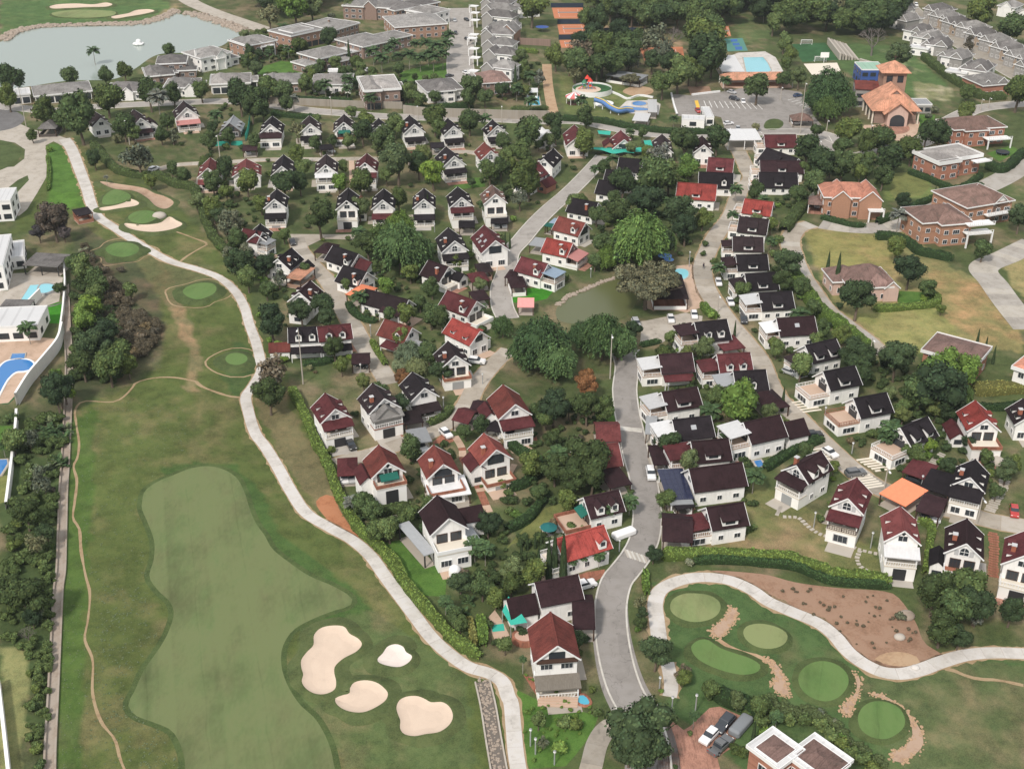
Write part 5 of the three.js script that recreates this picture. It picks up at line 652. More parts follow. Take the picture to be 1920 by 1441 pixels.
G('modern white with triangular gable window',[-11,-176.2,-13.5,-183.5],9.2,9,'b',{ t: 2,low: 3.6,f: 'n',e: 0,pt: 1,pd: 3.4,gar: 'c',wing: { x: 6.2,z: -2.5,w: 6,l: 6.4,h: 6.2,roof: 'b',turn: Math.PI / 2 },nm: 'the white modern chalet',label: 'modern white chalet with brown roof and wide grey veranda' });
const Hh = (nm,e,d,he,roof,o) => hip(nm,e[0],e[1],e[2],e[3],d,he,roof,o);
const lake = { cross: 1,fh: 0.5,group: 'grey-roofed houses by the lake' };
Hh('long and low beside the turning circle',[-182.1,-461.5,-162.2,-469.6],15,3.4,'g',{ ...lake,wall: 'w',big: 1,rise: 2.2,nm: 'the long low house',vol: [{ x: -15,z: 0,w: 7,l: 9,he: 3.6,rise: 0,roof: 'w' }],label: 'long low grey-roofed house with dark glass front beside the turning circle' });
Hh('half hidden by roadside trees',[-157.4,-467.4,-142.3,-468.3],13,3.4,'G',{ ...lake,gab: [{ x: 1.5,z: 3.5,w: 5,l: 7,h: 5.2 }],nm: 'the grey house behind roadside trees' });
Hh('with two small front gables',[-135.8,-472.3,-122.8,-473.3],14,3.6,'g',{ ...lake,gab: [{ x: -3,z: 3.5,w: 5,l: 8,h: 5.2 },{ x: 4,z: 3.5,w: 5,l: 8,h: 5.2 }],nm: 'the two-gabled grey house' });
Hh('with broad dark veranda',[-118.5,-476.9,-102.8,-479.7],15,3.8,'h',{ ...lake,big: 1,fh: 0.6,nm: 'the veranda house by the lake' });
Hh('dark and low, close to the lake',[-146.7,-489,-135.9,-493],15,3.6,'G',{ ...lake,wall: 'B',nm: 'the dark low lake house' });
Hh('stepped, of brick, at the water',[-145.2,-500.2,-133.2,-502.4],13,5.8,'G',{ ...lake,wall: 'B',nm: 'the stepped brick lake house',vol: [{ x: 6,z: 5,w: 8,l: 7,he: 3.2,rise: 1.3 }] });
Hh('tall, with white columns and brick chimney',[-128.8,-508.5,-117.8,-519.2],15,6,'g',{ ...lake,chim: [[-7,3]],gab: [{ x: 2,z: 4,w: 5,l: 9,h: 8.2 }],balc: [{ x: 1,y: 4.6,z: 8,w: 5,d: 2,roof: 1 }],nm: 'the columned lake house',vol: [{ x: 8,z: 2,w: 8,l: 9,he: 3.2,rise: 1.4 }] });
Hh('brick, with white portico, behind the columned one',[-114.1,-529.7,-102.3,-540.5],15,6,'g',{ ...lake,wall: 'o',balc: [{ x: 2,y: 4.6,z: 8,w: 7,d: 2.4,roof: 1 }],nm: 'the portico house' });
Hh('flat red-edged and boxy',[-97,-544.9,-83.8,-559.5],17,6.4,'g',{ ...lake,wall: 'o',rise: 0,nm: 'the red-edged brick box',label: 'boxy orange brick house with flat red-edged roof',big: 1,vol: [{ x: 0,z: 0,w: 12,l: 10,he: 6.9,rise: 0.3,roof: 'g' }] });
Hh('large grey with orange stair tower',[-81.4,-558.6,-70.1,-575.8],20,5.6,'g',{ ...lake,wall: 'B',chim: [[-2,2]],nm: 'the stair-tower house',vol: [{ x: 7,z: 4,w: 9,l: 9,he: 5.4,rise: 1.2,wall: 'w' }] });
Hh('brick with stepped roofs on the green lawn',[-80.1,-510,-67.7,-522.8],15,5.4,'g',{ ...lake,wall: 'B',nm: 'the stepped house on the lawn',vol: [{ x: -11,z: 1,w: 8,l: 10,he: 3.4,rise: 1.2 },{ x: 4,z: 7,w: 7,l: 6,he: 3.2,rise: 1.2 }] });
Hh('long, behind the palm garden',[-64,-530.5,-51.4,-543],20,5.4,'g',{ ...lake,wall: 'B',nm: 'the long house behind the palms',vol: [{ x: 14,z: 1,w: 15,l: 13,he: 5.2,rise: 1.8 },{ x: -10,z: 2,w: 6,l: 10,he: 3,rise: 0,roof: 'w' }] });
Hh('with a black solar panel on the roof',[-53.2,-564.6,-29.4,-572.7],24,6,'g',{ ...lake,wall: 'o',nm: 'the solar-roofed house',rise: 3.2,vol: [],label: 'orange brick house with grey hipped roof carrying solar panels' });
Hh('with white gable, beside the wood',[-83,-611.5,-59.1,-605.4],20,6,'g',{ ...lake,wall: 'B',nm: 'the house by the wood edge',gab: [{ x: 2,z: 6,w: 8,l: 9,h: 9 }] });
Hh('in the top row behind the stepped roofs',[-56.2,-601.4,-43.6,-613.4],18,5.6,'G',{ ...lake,wall: 'o',nm: 'the top-row brick house',vol: [{ x: 14,z: 1,w: 14,l: 14,he: 5.4,rise: 1.8 }] });
Hh('blue-canopied, beside the straight street',[-39.6,-590.8,-29.4,-602.4],16,6,'g',{ ...lake,nm: 'the blue-canopied house' });
for (const [i,e,d,he,roof,o] of [
['first along the retaining wall from the lake end',[-97.8,-476.9,-82.7,-478.9],15,3.8,'g',{ wall: 'B',rise: 2.4 }],
['second along the retaining wall, with white roof box',[-78.7,-476.4,-62.8,-477.3],16,3.8,'h',{ wall: 'w',vol: [{ x: 0,z: -4,w: 4,l: 4,he: 6.2,rise: 0,roof: 'w' }] }],
['third along the retaining wall, tallest, glass-walled',[-55.9,-455.5,-41.7,-458.8],20,7.2,'h',{ wall: 'B',big: 1,fh: 0.9,rise: 1.6 }],
['fourth along the retaining wall, with white window bays',[-32.5,-463,-18.5,-467.7],17,4.6,'G',{ wall: 'w',vol: [{ x: 0,z: 4,w: 8,l: 12,he: 4.8,rise: 1.9 }] }],
]) Hh(i,e,d,he,roof,{ ...lake,nm: 'the ' + i.split(' ')[0] + ' retaining-wall house',...o });
Hh('rose-grey, beside the cypress at the track',[-11.4,-473.1,0,-476],16,5.2,'V',{ wall: 'B',balc: [{ x: 5,y: 3.2,z: 8,w: 7,d: 3,roof: 1 }],nm: 'the rose-grey corner house' });
// terrace of gabled town houses right of the straight street
const town = ['nearest the corner','second from the corner','third from the corner','fourth from the corner','fifth from the corner','sixth from the corner','seventh from the corner','last before the wood'];
[[-9.7,-495.2,0,-491],[-8.9,-517,0.3,-513.6],[-10.3,-533.2,0.3,-529.7],[-11.9,-553,0.3,-549.9],[-12.3,-558.9,0.6,-555],[-13.2,-588.9,0.3,-583.3],[-13.8,-605,0,-599.1],[-14.4,-620.3,-0.7,-615.1]].forEach((e,i) => {
Hh('town row, ' + town[i],e,i === 4 ? 11 : 9,i === 4 ? 7 : 6,i % 2 ? 'G' : 'g',{ group: 'grey town houses beside the straight street',wall: i === 4 ? 'o' : 'w',rise: 2.6,gab: [{ x: -5.5,z: 0.9,w: 6,l: 8,h: 8.0,wall: 'g' },...(i === 4 ? [{ x: 4,z: 2,w: 8,l: 9,h: 9.5 }] : [])],balc: [{ x: -13,y: 3,z: 2,w: 4,d: 4,roof: 1 }],nm: 'the town house ' + town[i],label: `grey-roofed town house with white balcony, ${town[i]} of the straight street` });
});
[[-0.3,-566.4,4.2,-566.4],[3.9,-610.2,14.3,-614.7],[-0.6,-512.1,4.2,-514.3]].forEach((e,i) => Hh(['behind the brown wall and umbrella','white terraces below the wood','white-trimmed above the blue garden pool'][i],e,12,5,'g',{ wall: 'w',nm: ['the house by the brown wall','the white terraces below the wood','the house above the garden pool'][i] }));
// grey gabled houses on the far right streets
const far1 = [[199.6,-610.2,205.2,-601.3],[198.2,-596.9,203.4,-586.9],[200,-584.1,204.6,-573.1],[203.4,-573.1,208.9,-563.8],[203.4,-559.9,208.8,-551],[205.8,-547.2,211,-538.6],[206.3,-535,211.1,-525.6],[207.8,-521,211.8,-512.1],[205.9,-503.4,210.4,-494.9]];
const ordn = ['first','second','third','fourth','fifth','sixth','seventh','eighth','ninth','tenth','eleventh'];
far1.forEach((e,i) => Hh('upper side of the far street',e,13,5,i % 2 ? 'g' : 'G',{ rise: 2.8,wall: 't',group: 'grey gabled houses on the far right street',gab: [{ x: -2,z: 1.6,w: 6,l: 9,h: 7.2,wall: 'g' },{ x: 3.6,z: 1.4,w: 5,l: 9,h: 6.4,wall: 'g' }],nm: `the ${ordn[i]} upper far-street house`,label: `grey gabled house, ${ordn[i]} down the upper side of the far street` }));
const far2 = [[178.4,-591.6,184.2,-583.1],[177.8,-566.9,184,-559.1],[178.4,-554,185.6,-546.4],[179.9,-539.1,187.2,-534.3],[180.3,-519.3,187.1,-512.6],[182.1,-498.5,190.8,-492.3],[182.7,-471.7,196.5,-475.6]];
far2.forEach((e,i) => Hh('lower side of the far street',e,i > 4 ? 15 : 13,4.6,i % 2 ? 'G' : 'g',{ rise: 2.8,wall: i === 6 ? 'b' : 'w',group: 'grey gabled houses on the far right street',gab: [{ x: 2.4,z: 1.6,w: 6,l: 9,h: 7,wall: 'g' },...(i > 1 ? [{ x: -4,z: 1.4,w: 5,l: 8,h: 6.2,wall: 'g' }] : [])],vol: i === 3 || i === 5 ? [{ x: -6,z: 7,w: 9,l: 6,he: 3.2,rise: 0,roof: 'w' }] : [],nm: `the ${ordn[i]} lower far-street house`,label: `grey gabled house, ${ordn[i]} down the lower side of the far street` }));
[[237.9,-616.3,244.9,-610.2],[240.4,-601.3,246.8,-592.6],[185.8,-607.2,188.2,-604.2]].forEach((e,i) => Hh('far corner',e,12,5,'g',{ wall: 'w',rise: 2.4,gab: [{ x: 0,z: 2,w: 6,l: 8,h: 7.4 }],nm: `the ${ordn[i]} far corner house`,label: ['grey house above the far street among trees','grey house in the far top corner','small grey house beside the far wood'][i] }));
// villas on the right
Hh('with arched white loggia beside the trampoline',[151.9,-410.5,171.5,-414.4],13,6,'v',{ wall: 'b',rise: 2.6,group: 'brick villas on the right',balc: [{ x: 5,y: 3.2,z: 9.5,w: 9,d: 4,roof: 1 }],vol: [{ x: -2,z: 3,w: 9,l: 10,he: 5.8,rise: 2 }],nm: 'the corner villa' });
Hh('with broad white roof edge',[135.4,-376.1,152.7,-383.4],12,6.2,'h',{ wall: 'b',rise: 1.5,fh: 1.2,group: 'brick villas on the right',vol: [{ x: -5,z: 2,w: 9,l: 11,he: 6.2,rise: 1.2 }],balc: [{ x: 7,y: 5.2,z: 8,w: 6,d: 3 }],nm: 'the white-edged brick villa',label: 'red brick villa with broad white roof edge' });
Hh('with white portico',[92.1,-343.7,107.6,-342.9],13,6.4,'s',{ wall: 'O',rise: 2.6,group: 'brick villas on the right',gab: [{ x: -2.5,z: 2,w: 6,l: 10,h: 8.6,wall: 'O' },{ x: 6,z: 2.5,w: 7,l: 10,h: 8.8,wall: 'O' }],balc: [{ x: 7.5,y: 3.4,z: 8.2,w: 4.5,d: 3.5,roof: 1 }],nm: 'the salmon-roofed villa',label: 'orange brick villa with salmon tiled roof and white portico' });
Hh('with curved white balconies',[115,-322.1,129.7,-325.2],13,6.6,'v',{ wall: 'O',rise: 2.8,group: 'brick villas on the right',vol: [{ x: 2,z: 3,w: 10,l: 12,he: 6.6,rise: 2.2 }],balc: [{ x: 8,y: 4,z: 9.5,w: 8,d: 3.5,roof: 1 },{ x: 8,y: 6.6,z: 9.5,w: 8,d: 3.5 }],nm: 'the balconied brick villa',label: 'orange brick villa with brown tiled roof and curved white balconies' });
Hh('at the end of the boulevard',[131.4,-334.1,147.6,-340.7],16,6.6,'v',{ wall: 'O',rise: 2.6,group: 'brick villas on the right',gab: [{ x: 4,z: 2.5,w: 6,l: 10,h: 8.6,wall: 'w' }],balc: [{ x: 3,y: 3.6,z: 8.6,w: 10,d: 2 }],nm: 'the far brick villa',label: 'orange brick villa with brown roof furthest along the boulevard' });
Hh('weathered, with hedge garden',[85.3,-284.6,97.9,-285.9],11,4.4,'V',{ wall: 'p',rise: 3.6,group: 'brick villas on the right',vol: [{ x: -5,z: -2.5,w: 8,l: 9,he: 4,rise: 2.6 },{ x: 2,z: 2,w: 7,l: 9,he: 4.1,rise: 2.4 }],gab: [{ x: 5,z: 2,w: 4.4,l: 9,h: 5.6 }],nm: 'the weathered rose villa',label: 'white villa with weathered rose-coloured tiled roof inside a clipped hedge' });
Hh('low with white-edged rose roof',[92.8,-247.2,103,-239.8],11,5.4,'V',{ wall: 'b',rise: 1.3,fh: 0.8,group: 'brick villas on the right',vol: [],nm: 'the white-edged rose villa',label: 'brick villa with white-edged rose roof beside slim cypresses' });
Hh('terracotta, cut by the edge of the view',[110.3,-238.8,116.1,-233.3],16,5.6,'s',{ wall: 'w',rise: 1.4,fh: 0.9,group: 'brick villas on the right',nm: 'the terracotta-roofed villa',label: 'white villa with terracotta roof cut off at the right edge' });
Hh('modern flat-roofed at the bottom',[37.6,-123.7,42,-118.4],6.8,6,'w',{ wall: 'b',rise: 0,group: 'brick villas on the right',vol: [{ x: 0.4,z: 0,w: 6.2,l: 4.6,he: 6.25,rise: 0.5,roof: 'V' },{ x: -4.9,z: 3.4,w: 6,l: 6,he: 6.2,rise: 0 },{ x: -4.8,z: 3.6,w: 3.8,l: 4,he: 6.5,rise: 0.5,roof: 'V' }],nm: 'the brick house by the paved yard',label: 'modern brick house with white and rose flat roofs by the yard' });
const S = (name,label,cat,e,d,he,roof,o) => shelter(name,label,cat,e[0],e[1],e[2],e[3],d,he,roof,o);
const port = { group: 'carports along the lanes' };
S('carport','maroon hipped carport over two cars beside the long hedge','carport',[-33.9,-199.4,-29.9,-199.9],6.6,2.6,'m',{ ...port,lm: 'the maroon carport by the long hedge' });
S('carport','first of two joined maroon carports beside the curving lane','carport',[-12.7,-220.9,-9.1,-219.1],6,2.6,'m',{ ...port,k: 'gablex',lm: 'the twin maroon carports' });
S('carport','second of two joined maroon carports, nearer the faded red roof','carport',[-9.3,-223.5,-6.2,-222.4],6,2.8,'b',{ ...port,k: 'gablex' });
S('carport','grey sheet metal carport over a white car','carport',[-20.3,-211.2,-16.2,-212.5],5.5,2.6,'z',{ ...port,k: 'flat',lm: 'the grey sheet carport' });
S('carport','flat dark carport under the black chalet by the lane','carport',[-22.2,-219.3,-18.4,-220.4],5,2.5,'K',{ ...port,k: 'flat' });
S('gazebo','dark octagonal gazebo roof below the faded red chalet','gazebo',[-5.5,-216.4,0.1,-214.8],9,2.8,'k',{ lm: 'the dark gazebo' });
S('carport','maroon carport over a dark car beside the west lane','carport',[-36.5,-245.9,-32.3,-246.2],5.5,2.5,'b',{ ...port,k: 'gablex',lm: 'the maroon carport by the west lane' });
S('carport','dark carport with brick base at the street bend','carport',[-8.8,-297,-4.9,-297.9],6,2.6,'K',{ ...port,half: WALL.o,lm: 'the dark brick carport' });
S('carport','rose-roofed carport over a dark car at the street bend','carport',[-10.4,-290.6,-5.7,-291.9],6,2.6,'m',{ ...port,lm: 'the rose carport' });
S('carport','flat dark carport beside the white deck','carport',[-9.4,-279.4,-5.4,-280.8],5.5,2.6,'b',{ ...port,k: 'flat' });
S('canopy','bright orange canopy beside the long half maroon roof','canopy',[-42.3,-283.2,-37.6,-280.8],7,2.8,'o',{ lm: 'the orange canopy' });
S('carport','brown carport roof joined to the upper lane house','carport',[-54.3,-310.8,-49.7,-309.4],7,2.7,'b',{ ...port });
S('gazebo','maroon-roofed pavilion on the small lawn by the pond','pavilion',[-0.2,-287.3,4,-288],7,2.6,'b',{ half: WALL.w,lm: 'the maroon lawn pavilion' });
S('canopy','small cream awning beyond the lawn pavilion','canopy',[1.3,-276.5,5.5,-276.4],5,2.4,'q',{ k: 'flat',lm: 'the cream awning' });
S('carport','blue-grey sheet carport beside the weathered red roof','carport',[9.8,-331.3,12.8,-329.7],5.5,2.6,'B',{ ...port,k: 'flat' });
S('carport','dark grey carport beside the pink-terraced house','carport',[4.6,-316.3,8.5,-314.8],5.5,2.6,'z',{ ...port,k: 'flat' });
S('carport','grey-green carport beside the conservatory house','carport',[-2.1,-294,0.7,-293.2],5.5,2.6,'b',{ ...port });
S('carport','red sheet carport joined to the tower house','carport',[49,-252.1,54.4,-253.8],6.5,2.7,'m',{ ...port,k: 'flat',lm: 'the red sheet carport' });
S('carport','brown carport in front of the maroon-balconied house','carport',[27.9,-203.5,31.4,-203.8],7,2.6,'b',{ ...port,k: 'flat' });
S('carport','grey carport in front of the black roof with white canopy','carport',[27.3,-215.4,29.6,-215.1],7,2.6,'z',{ ...port,k: 'flat' });
S('carport','wide brown carport left of the red flat terrace','carport',[26.8,-178.1,32.3,-177.6],9,2.7,'b',{ ...port,k: 'gablex',lm: 'the wide brown carport' });
S('carport','dark brown carport at the street opposite the white car','carport',[18.7,-195.1,23.1,-196.7],8.5,2.7,'b',{ ...port,k: 'flat',edge: 1,lm: 'the dark carport on the street' });
S('carport','red-brown carport roof topmost on the left of the street','carport',[17.1,-212,22.2,-212.1],8,2.7,'M',{ ...port,k: 'gablex',lm: 'the red-brown carport' });
S('carport','long maroon carport beside the tall red-tiled house','carport',[9.8,-154.2,13.5,-154.2],9,2.7,'b',{ ...port,k: 'gablex',lm: 'the long maroon carport' });
S('carport','brown carport beside the lane at the stair garden','carport',[76,-201,80,-197.9],6,2.7,'m',{ ...port,k: 'flat',lm: 'the brown carport at the stairs' });
S('carport','black flat carport beside the shabby house','carport',[77.9,-195.6,82.6,-192.6],7.5,2.7,'k',{ ...port,k: 'flat',lm: 'the black flat carport' });
S('carport','bright orange sheet carport over two cars','carport',[69.6,-193.5,73.4,-189.1],7.5,2.7,'o',{ ...port,k: 'flat',lm: 'the orange sheet carport' });
S('carport','brown carport over a white and a dark car','carport',[74.8,-187.8,78.6,-185.5],6.5,2.7,'b',{ ...port,k: 'flat',lm: 'the brown carport over two cars' });
S('carport','dark brown carport roof beside the lane palms','carport',[54.2,-224.9,59.4,-226.6],8,2.6,'b',{ ...port,lm: 'the dark carport by the lane' });
S('carport','white-edged carport beside the salmon-roofed villa','carport',[88.5,-347,93.2,-345.8],7,3,'V',{ ...port,floor: M.paver,pm: M.white,lm: 'the villa carport' });
S('carport','dark carport among parked cars below the top chalets','carport',[-27.5,-401.7,-22.6,-402.4],5.5,2.5,'k',{ ...port,k: 'flat' });
S('carport','dark carport in front of the green-awning chalet','carport',[-64.4,-399.5,-60.1,-401],5,2.5,'k',{ ...port,k: 'flat' });
S('carport','maroon flat carport joined to the white garage block','carport',[-90.7,-398.8,-85.9,-399.5],5.5,2.5,'b',{ ...port,k: 'flat' });
S('gazebo','small red hipped gazebo among the trees of the second row','gazebo',[-34.8,-391.2,-31.1,-391.2],6,2.5,'c',{ lm: 'the small red gazebo' });
S('carport','dark carport under the third-row chalets','carport',[-15.3,-329.4,-10.7,-329.4],5,2.5,'k',{ ...port,k: 'flat' });
S('carport','dark double carport over two white cars','carport',[-6.2,-332.6,-1,-332.6],5,2.5,'k',{ ...port,k: 'flat' });
S('canopy','white translucent veranda roof in front of the faded red chalet','canopy',[-15.5,-191.5,-7.7,-193.5],6.4,2.6,'w',{ k: 'flat',lm: 'the white veranda roof' });
S('canopy','wide grey veranda roof left of the modern white chalet','canopy',[-15.4,-173.5,-13.4,-174.7],10.5,3,'z',{ k: 'flat',pm: M.dark,lm: 'the grey veranda roof' });
S('canopy','small grey sheet roof right of the modern white chalet','canopy',[-8.5,-177,-5.6,-178.4],5,3,'z',{ k: 'flat' });
S('carport','orange flat terrace roof beside the lane house','canopy',[-59.3,-293.6,-55,-291.9],8,2.8,'p',{ k: 'flat',half: WALL.o,lm: 'the orange flat terrace' });
S('canopy','dark green awning on posts above the lane bend','canopy',[9.2,-330.7,11.5,-329.5],2,2.6,'e',{ k: 'flat' });
{ const g = S('carport','carport roofed with blue solar panels beside the large brown roof','carport',[29.6,-189.4,34,-189.8],12,2.8,'z',{ ...port,k: 'flat',pm: M.white,lm: 'the solar carport' }); solar(g,0,2.95,-0.5,5,6,0.03,0,0.98,1.66); }
S('canopy','black flat roof at the foot of the solar carport','canopy',[30.7,-188,34.2,-189.3],3.4,2.6,'k',{ k: 'flat',half: WALL.w });
S('clubhouse','long salmon-roofed pavilion in front of the swimming pool','pavilion',[83.9,-484.7,112.2,-485.7],9,3.4,'p',{ pm: M.white,rise: 2,back: WALL.w,floor: M.deck,lm: 'the salmon club pavilion' });
S('tent','white flat tent roof on the playground lawn','tent',[43.4,-434.1,48.9,-432.8],9,2.4,'w',{ k: 'flat',lm: 'the white tent roof' });
S('pool_house','brown-roofed pool house beneath the spreading grey tree','pool house',[35.4,-279.5,44.4,-279.5],15,3.2,'K',{ back: WALL.w,half: WALL.w,rise: 3.6,floor: M.terracotta,lm: 'the pond pool house' });
S('gatehouse','white canopy over the club gate with dark barriers','gatehouse',[73.8,-407,85.6,-407.3],12,3.6,'w',{ k: 'flat',pm: M.white,lm: 'the club gate canopy' });
S('gatehouse','small dark gatehouse under the trees by the turning circle','gatehouse',[-167.3,-421.3,-160.9,-421.8],9,3,'G',{ back: WALL.d,half: WALL.d,lm: 'the dark gatehouse' });
S('kiosk','brick golf shelter with dark tilted roof beside the cart path','shelter',[-127.2,-337.6,-123.3,-340.3],5,3,'k',{ k: 'flat',back: WALL.b,half: WALL.b,pm: WALL.b,drop: 0.5,lm: 'the golf shelter' });
S('kiosk','brown thatch-like car park kiosk with one white car','kiosk',[101.3,-432.7,108.8,-432.7],7,2.6,'v',{ lm: 'the car park kiosk' });
S('shelter','dark changing pavilion beside the grey-edged tennis courts','pavilion',[37.7,-494.3,51,-486.2],8,3,'z',{ k: 'flat',back: WALL.w,half: WALL.w });
S('garden_room','small white garden pavilion beside the rectangular blue pool','pavilion',[5.7,-470.3,10.1,-470.3],5,2.6,'w',{ k: 'flat',half: WALL.w,pm: M.white });
const mid2 = (e) => [(e[0] + e[2]) / 2,(e[1] + e[3]) / 2,-Math.atan2(e[3] - e[1],e[2] - e[0]),Math.hypot(e[2] - e[0],e[3] - e[1])];
{ // church
const [x,z,ry] = mid2([133.6,-437.2,146.3,-437.2]),g = thing('church','church with peach-orange tiled roof and square bell tower','church',x,z - 9,ry - 0.05); landmarks.push([x,z - 9,'the orange-roofed church',11,10]);
mesh('wall',BOX,WALL.B,g,[0,2.4,0],[15,5.6,17]);
const R = mesh('roof',cached('churchroof',() => tri([[-9,5,10],[9,5,10],[9,5,-10],[-9,5,-10],[0,12,3],[0,12,-5]],[[0,1,4],[1,2,5,4],[2,3,5],[3,0,4,5],[3,2,1,0]])),ROOF.p,g); void R;
const p = mesh('portico',prism(7,3.6,8.4,5.2),WALL.p,g,[0,0,8.6]); mesh('portico_roof',chevron(9,10.5,8.8,4.6),ROOF.p,p); mesh('arch',ARCH,M.glass,p,[0,2.1,3.5],[5.2,4.4,0.4]);
const gd = mesh('roof_gable',prism(5,3.0,11.2,8.0,6),WALL.B,g,[0,0,2.6]); mesh('gable_roof',chevron(5.6,8,11.5,8.0),ROOF.p,gd);
for (const s of [-1,1]) for (let i = 0; i < 4; i++) { box('column',M.cream,g,s * 8.2,2.4,8.5 - i * 5.4,0.5,4.8,0.5); mesh('window',BOX,M.glass,g,[s * 7.52,2.4,6 - i * 4],[0.1,3,2.4]); }
const tw = mesh('tower',BOX,WALL.o,g,[2.5,7,-13.5],[8.4,14.5,8.4]); void tw; mesh('tower_roof',hipGeo(11,11,14.2,3.4),ROOF.p,g,[2.5,0,-13.5]); for (const s of [-1,1]) mesh('window',BOX,M.glass,g,[2.5 + s * 2,11.6,-9.27],[2.2,2.6,0.1]);
const cr = mesh('cross',merge([boxAt(0,18.6,0,0.22,2.4,0.22),boxAt(0,18.9,0,1.3,0.22,0.22)]),M.timber,g,[2.5,0,-13.5]); void cr;
sheet('plaza','pale and terracotta paved half-round plaza before the church','plaza',[[127.4,-435.6],[131.9,-436.4],[149.1,-442.1],[146.8,-432.3],[142.6,-422.9],[136.4,-417.6],[132.2,-419.1],[129.3,-426],[127.1,-432.3]],M.deck,6,true);
sheet('plaza','terracotta paving under the church porch','plaza',[[133.2,-435.6],[143.4,-435.6],[142.5,-429.1],[138.1,-425.2],[133.1,-426],[131.4,-430.7]],M.paver,7,true);
}
function block(name,label,cat,e,d,h,wall,roof,o = {}) {  // flat-roofed building
const [x,z,ry,w] = mid2(e),fx = Math.sin(ry),fz = Math.cos(ry),g = thing(name,label,cat,x - fx * d / 2,z - fz * d / 2,ry,o.group); landmarks.push([g.position.x,g.position.z,o.nm ?? ('the ' + label.split(' ').slice(0,4).join(' ')),w / 2,h]);
box('wall',WALL[wall],g,0,h / 2 - 0.2,0,w,h + 0.4,d);
if (o.pitch) mesh('roof',chevron(w + 0.8,d + 1,h + d * o.pitch,h - 0.05),ROOF[roof],g,null,null,Math.PI / 2);
else { box('roof',ROOF[roof],g,0,h + 0.29,0,w - 0.5,0.16,d - 0.5); mesh('parapet',fasciaGeo(w - 0.1,d - 0.1,h + 0.3,0.5),o.par ?? M.white,g); }
const n = o.n ?? Math.max(2,Math.round(w / 3.5)); for (let q = 0; q < Math.max(1,Math.floor(h / 3)); q++) for (let i = 0; i < n; i++) win(g,(i + 0.5) / n * w - w / 2,1.5 + q * 2.9,d / 2 + 0.03,Math.min(2.4,w / n * 0.7),1.5,0,M.dark,true);
const s = camSide(g.position.x,g.position.z,ry),m = Math.max(1,Math.round(d / 4.5)); for (let q = 0; q < Math.max(1,Math.floor(h / 3)); q++) for (let i = 0; i < m; i++) win(g,s * (w / 2 + 0.03),1.5 + q * 2.9,(i + 0.5) / m * d - d / 2,1.6,1.4,Math.PI / 2,M.dark);
return g;
}
block('sports_hall','dark blue sports building with pale green roof','sports building',[139.8,-489.4,149.3,-489.4],12,6,'d','w',{ nm: 'the blue sports building' }).children.forEach((c) => { if (c.name === 'wall') c.material = M.blue; if (c.name === 'roof') c.material = std([0.30,0.47,0.36],0.7,{ map: sheetTex }); });
block('service_building','grey timber building with dull red roof left of the church','building',[130,-459.3,140,-457.6],12,7,'g','c',{ pitch: 0.14,nm: 'the grey building by the church' });
block('parish_annex','low grey annex right of the church','building',[151.1,-450.6,156.8,-450.6],8,3,'g','z',{});
block('white_shed','long white container building beside the lower car park','shed',[61.2,-433.1,69.3,-432],5,2.8,'w','w',{ n: 1 });
block('white_shed','tall narrow white shed at the car park corner','shed',[70.2,-435.2,73.2,-435.2],13,2.8,'w','w',{ n: 1 });
block('pump_house','white block building by the left forecourt','building',[-153.4,-340,-147.3,-341.1],11,6,'w','w',{});
block('villa','white flat-roofed modern villa behind the pool terrace','villa',[-139.6,-289.7,-131.4,-291.8],22,6.6,'w','w',{ nm: 'the white modern villa' });
block('villa','white garden wing of the modern villa stepping uphill','villa',[-136.6,-304.3,-131.5,-306.1],12,3.2,'w','w',{});
block('villa','lower white flat-roofed villa with cream pool terrace','villa',[-126.2,-261.5,-113.3,-262.9],11,3.6,'w','w',{ nm: 'the lower white villa' });
S('pergola','black pergola with slatted roof above the upper villa terrace','pergola',[-130.5,-301.4,-120.7,-300.1],8,3,'G',{ k: 'flat',pm: M.dark,lm: 'the black pergola' });
S('pergola','smaller black pergola beside the turquoise pool','pergola',[-127.1,-273.3,-119.7,-273],6,3,'G',{ k: 'flat',pm: M.dark,lm: 'the small black pergola' });
function pool(label,pts,mat,o = {}) {
const P = o.sharp ? pts : smooth(pts,true,0.6),g = new THREE.Group(); g.name = numbered('swimming_pool'); scene.add(g); tag(g,label,'pool',o.group);
const y = o.y ?? 0.14; mesh('water',flat(P,y),mat,g); mesh('rim',ribbonRing(P,[[-0.06,y - 0.05],[0,y + 0.07],[0.4,y + 0.07],[0.45,0]]),o.rim ?? M.concB,g); return g;
}
sheet('terrace','grey paved terrace round the turquoise villa pool','terrace',[[-134.9,-302.5],[-125.9,-303.4],[-119.7,-299.9],[-115.9,-284.8],[-119.3,-280.8],[-121.5,-275.4],[-122.6,-273.9],[-128.2,-273.9],[-134.7,-291.3],[-131.2,-291.3]],M.concB,2);
sheet('terrace','cream paved terrace round the cobalt villa pool','terrace',[[-123.7,-261.5],[-113.8,-264.3],[-109,-263.6],[-108.3,-259.4],[-108.5,-251.3],[-108.9,-243.6],[-110.1,-232.6],[-112.8,-232]],M.deck,2);
pool('turquoise lap pool of the white modern villa',[[-126.5,-294.3],[-124,-294.7],[-122.6,-288.9],[-123,-280.8],[-125.5,-282],[-126.2,-290.9]],M.poolL,{ sharp: 1,y: 0.3 });
pool('round plunge pool on the curved grey wall',[[-123.5,-294.3],[-121.6,-294.7],[-119.7,-293.4],[-119.3,-290.9],[-120.7,-288.9],[-122.4,-289.3]],M.poolL,{ y: 0.5,rim: M.grey });
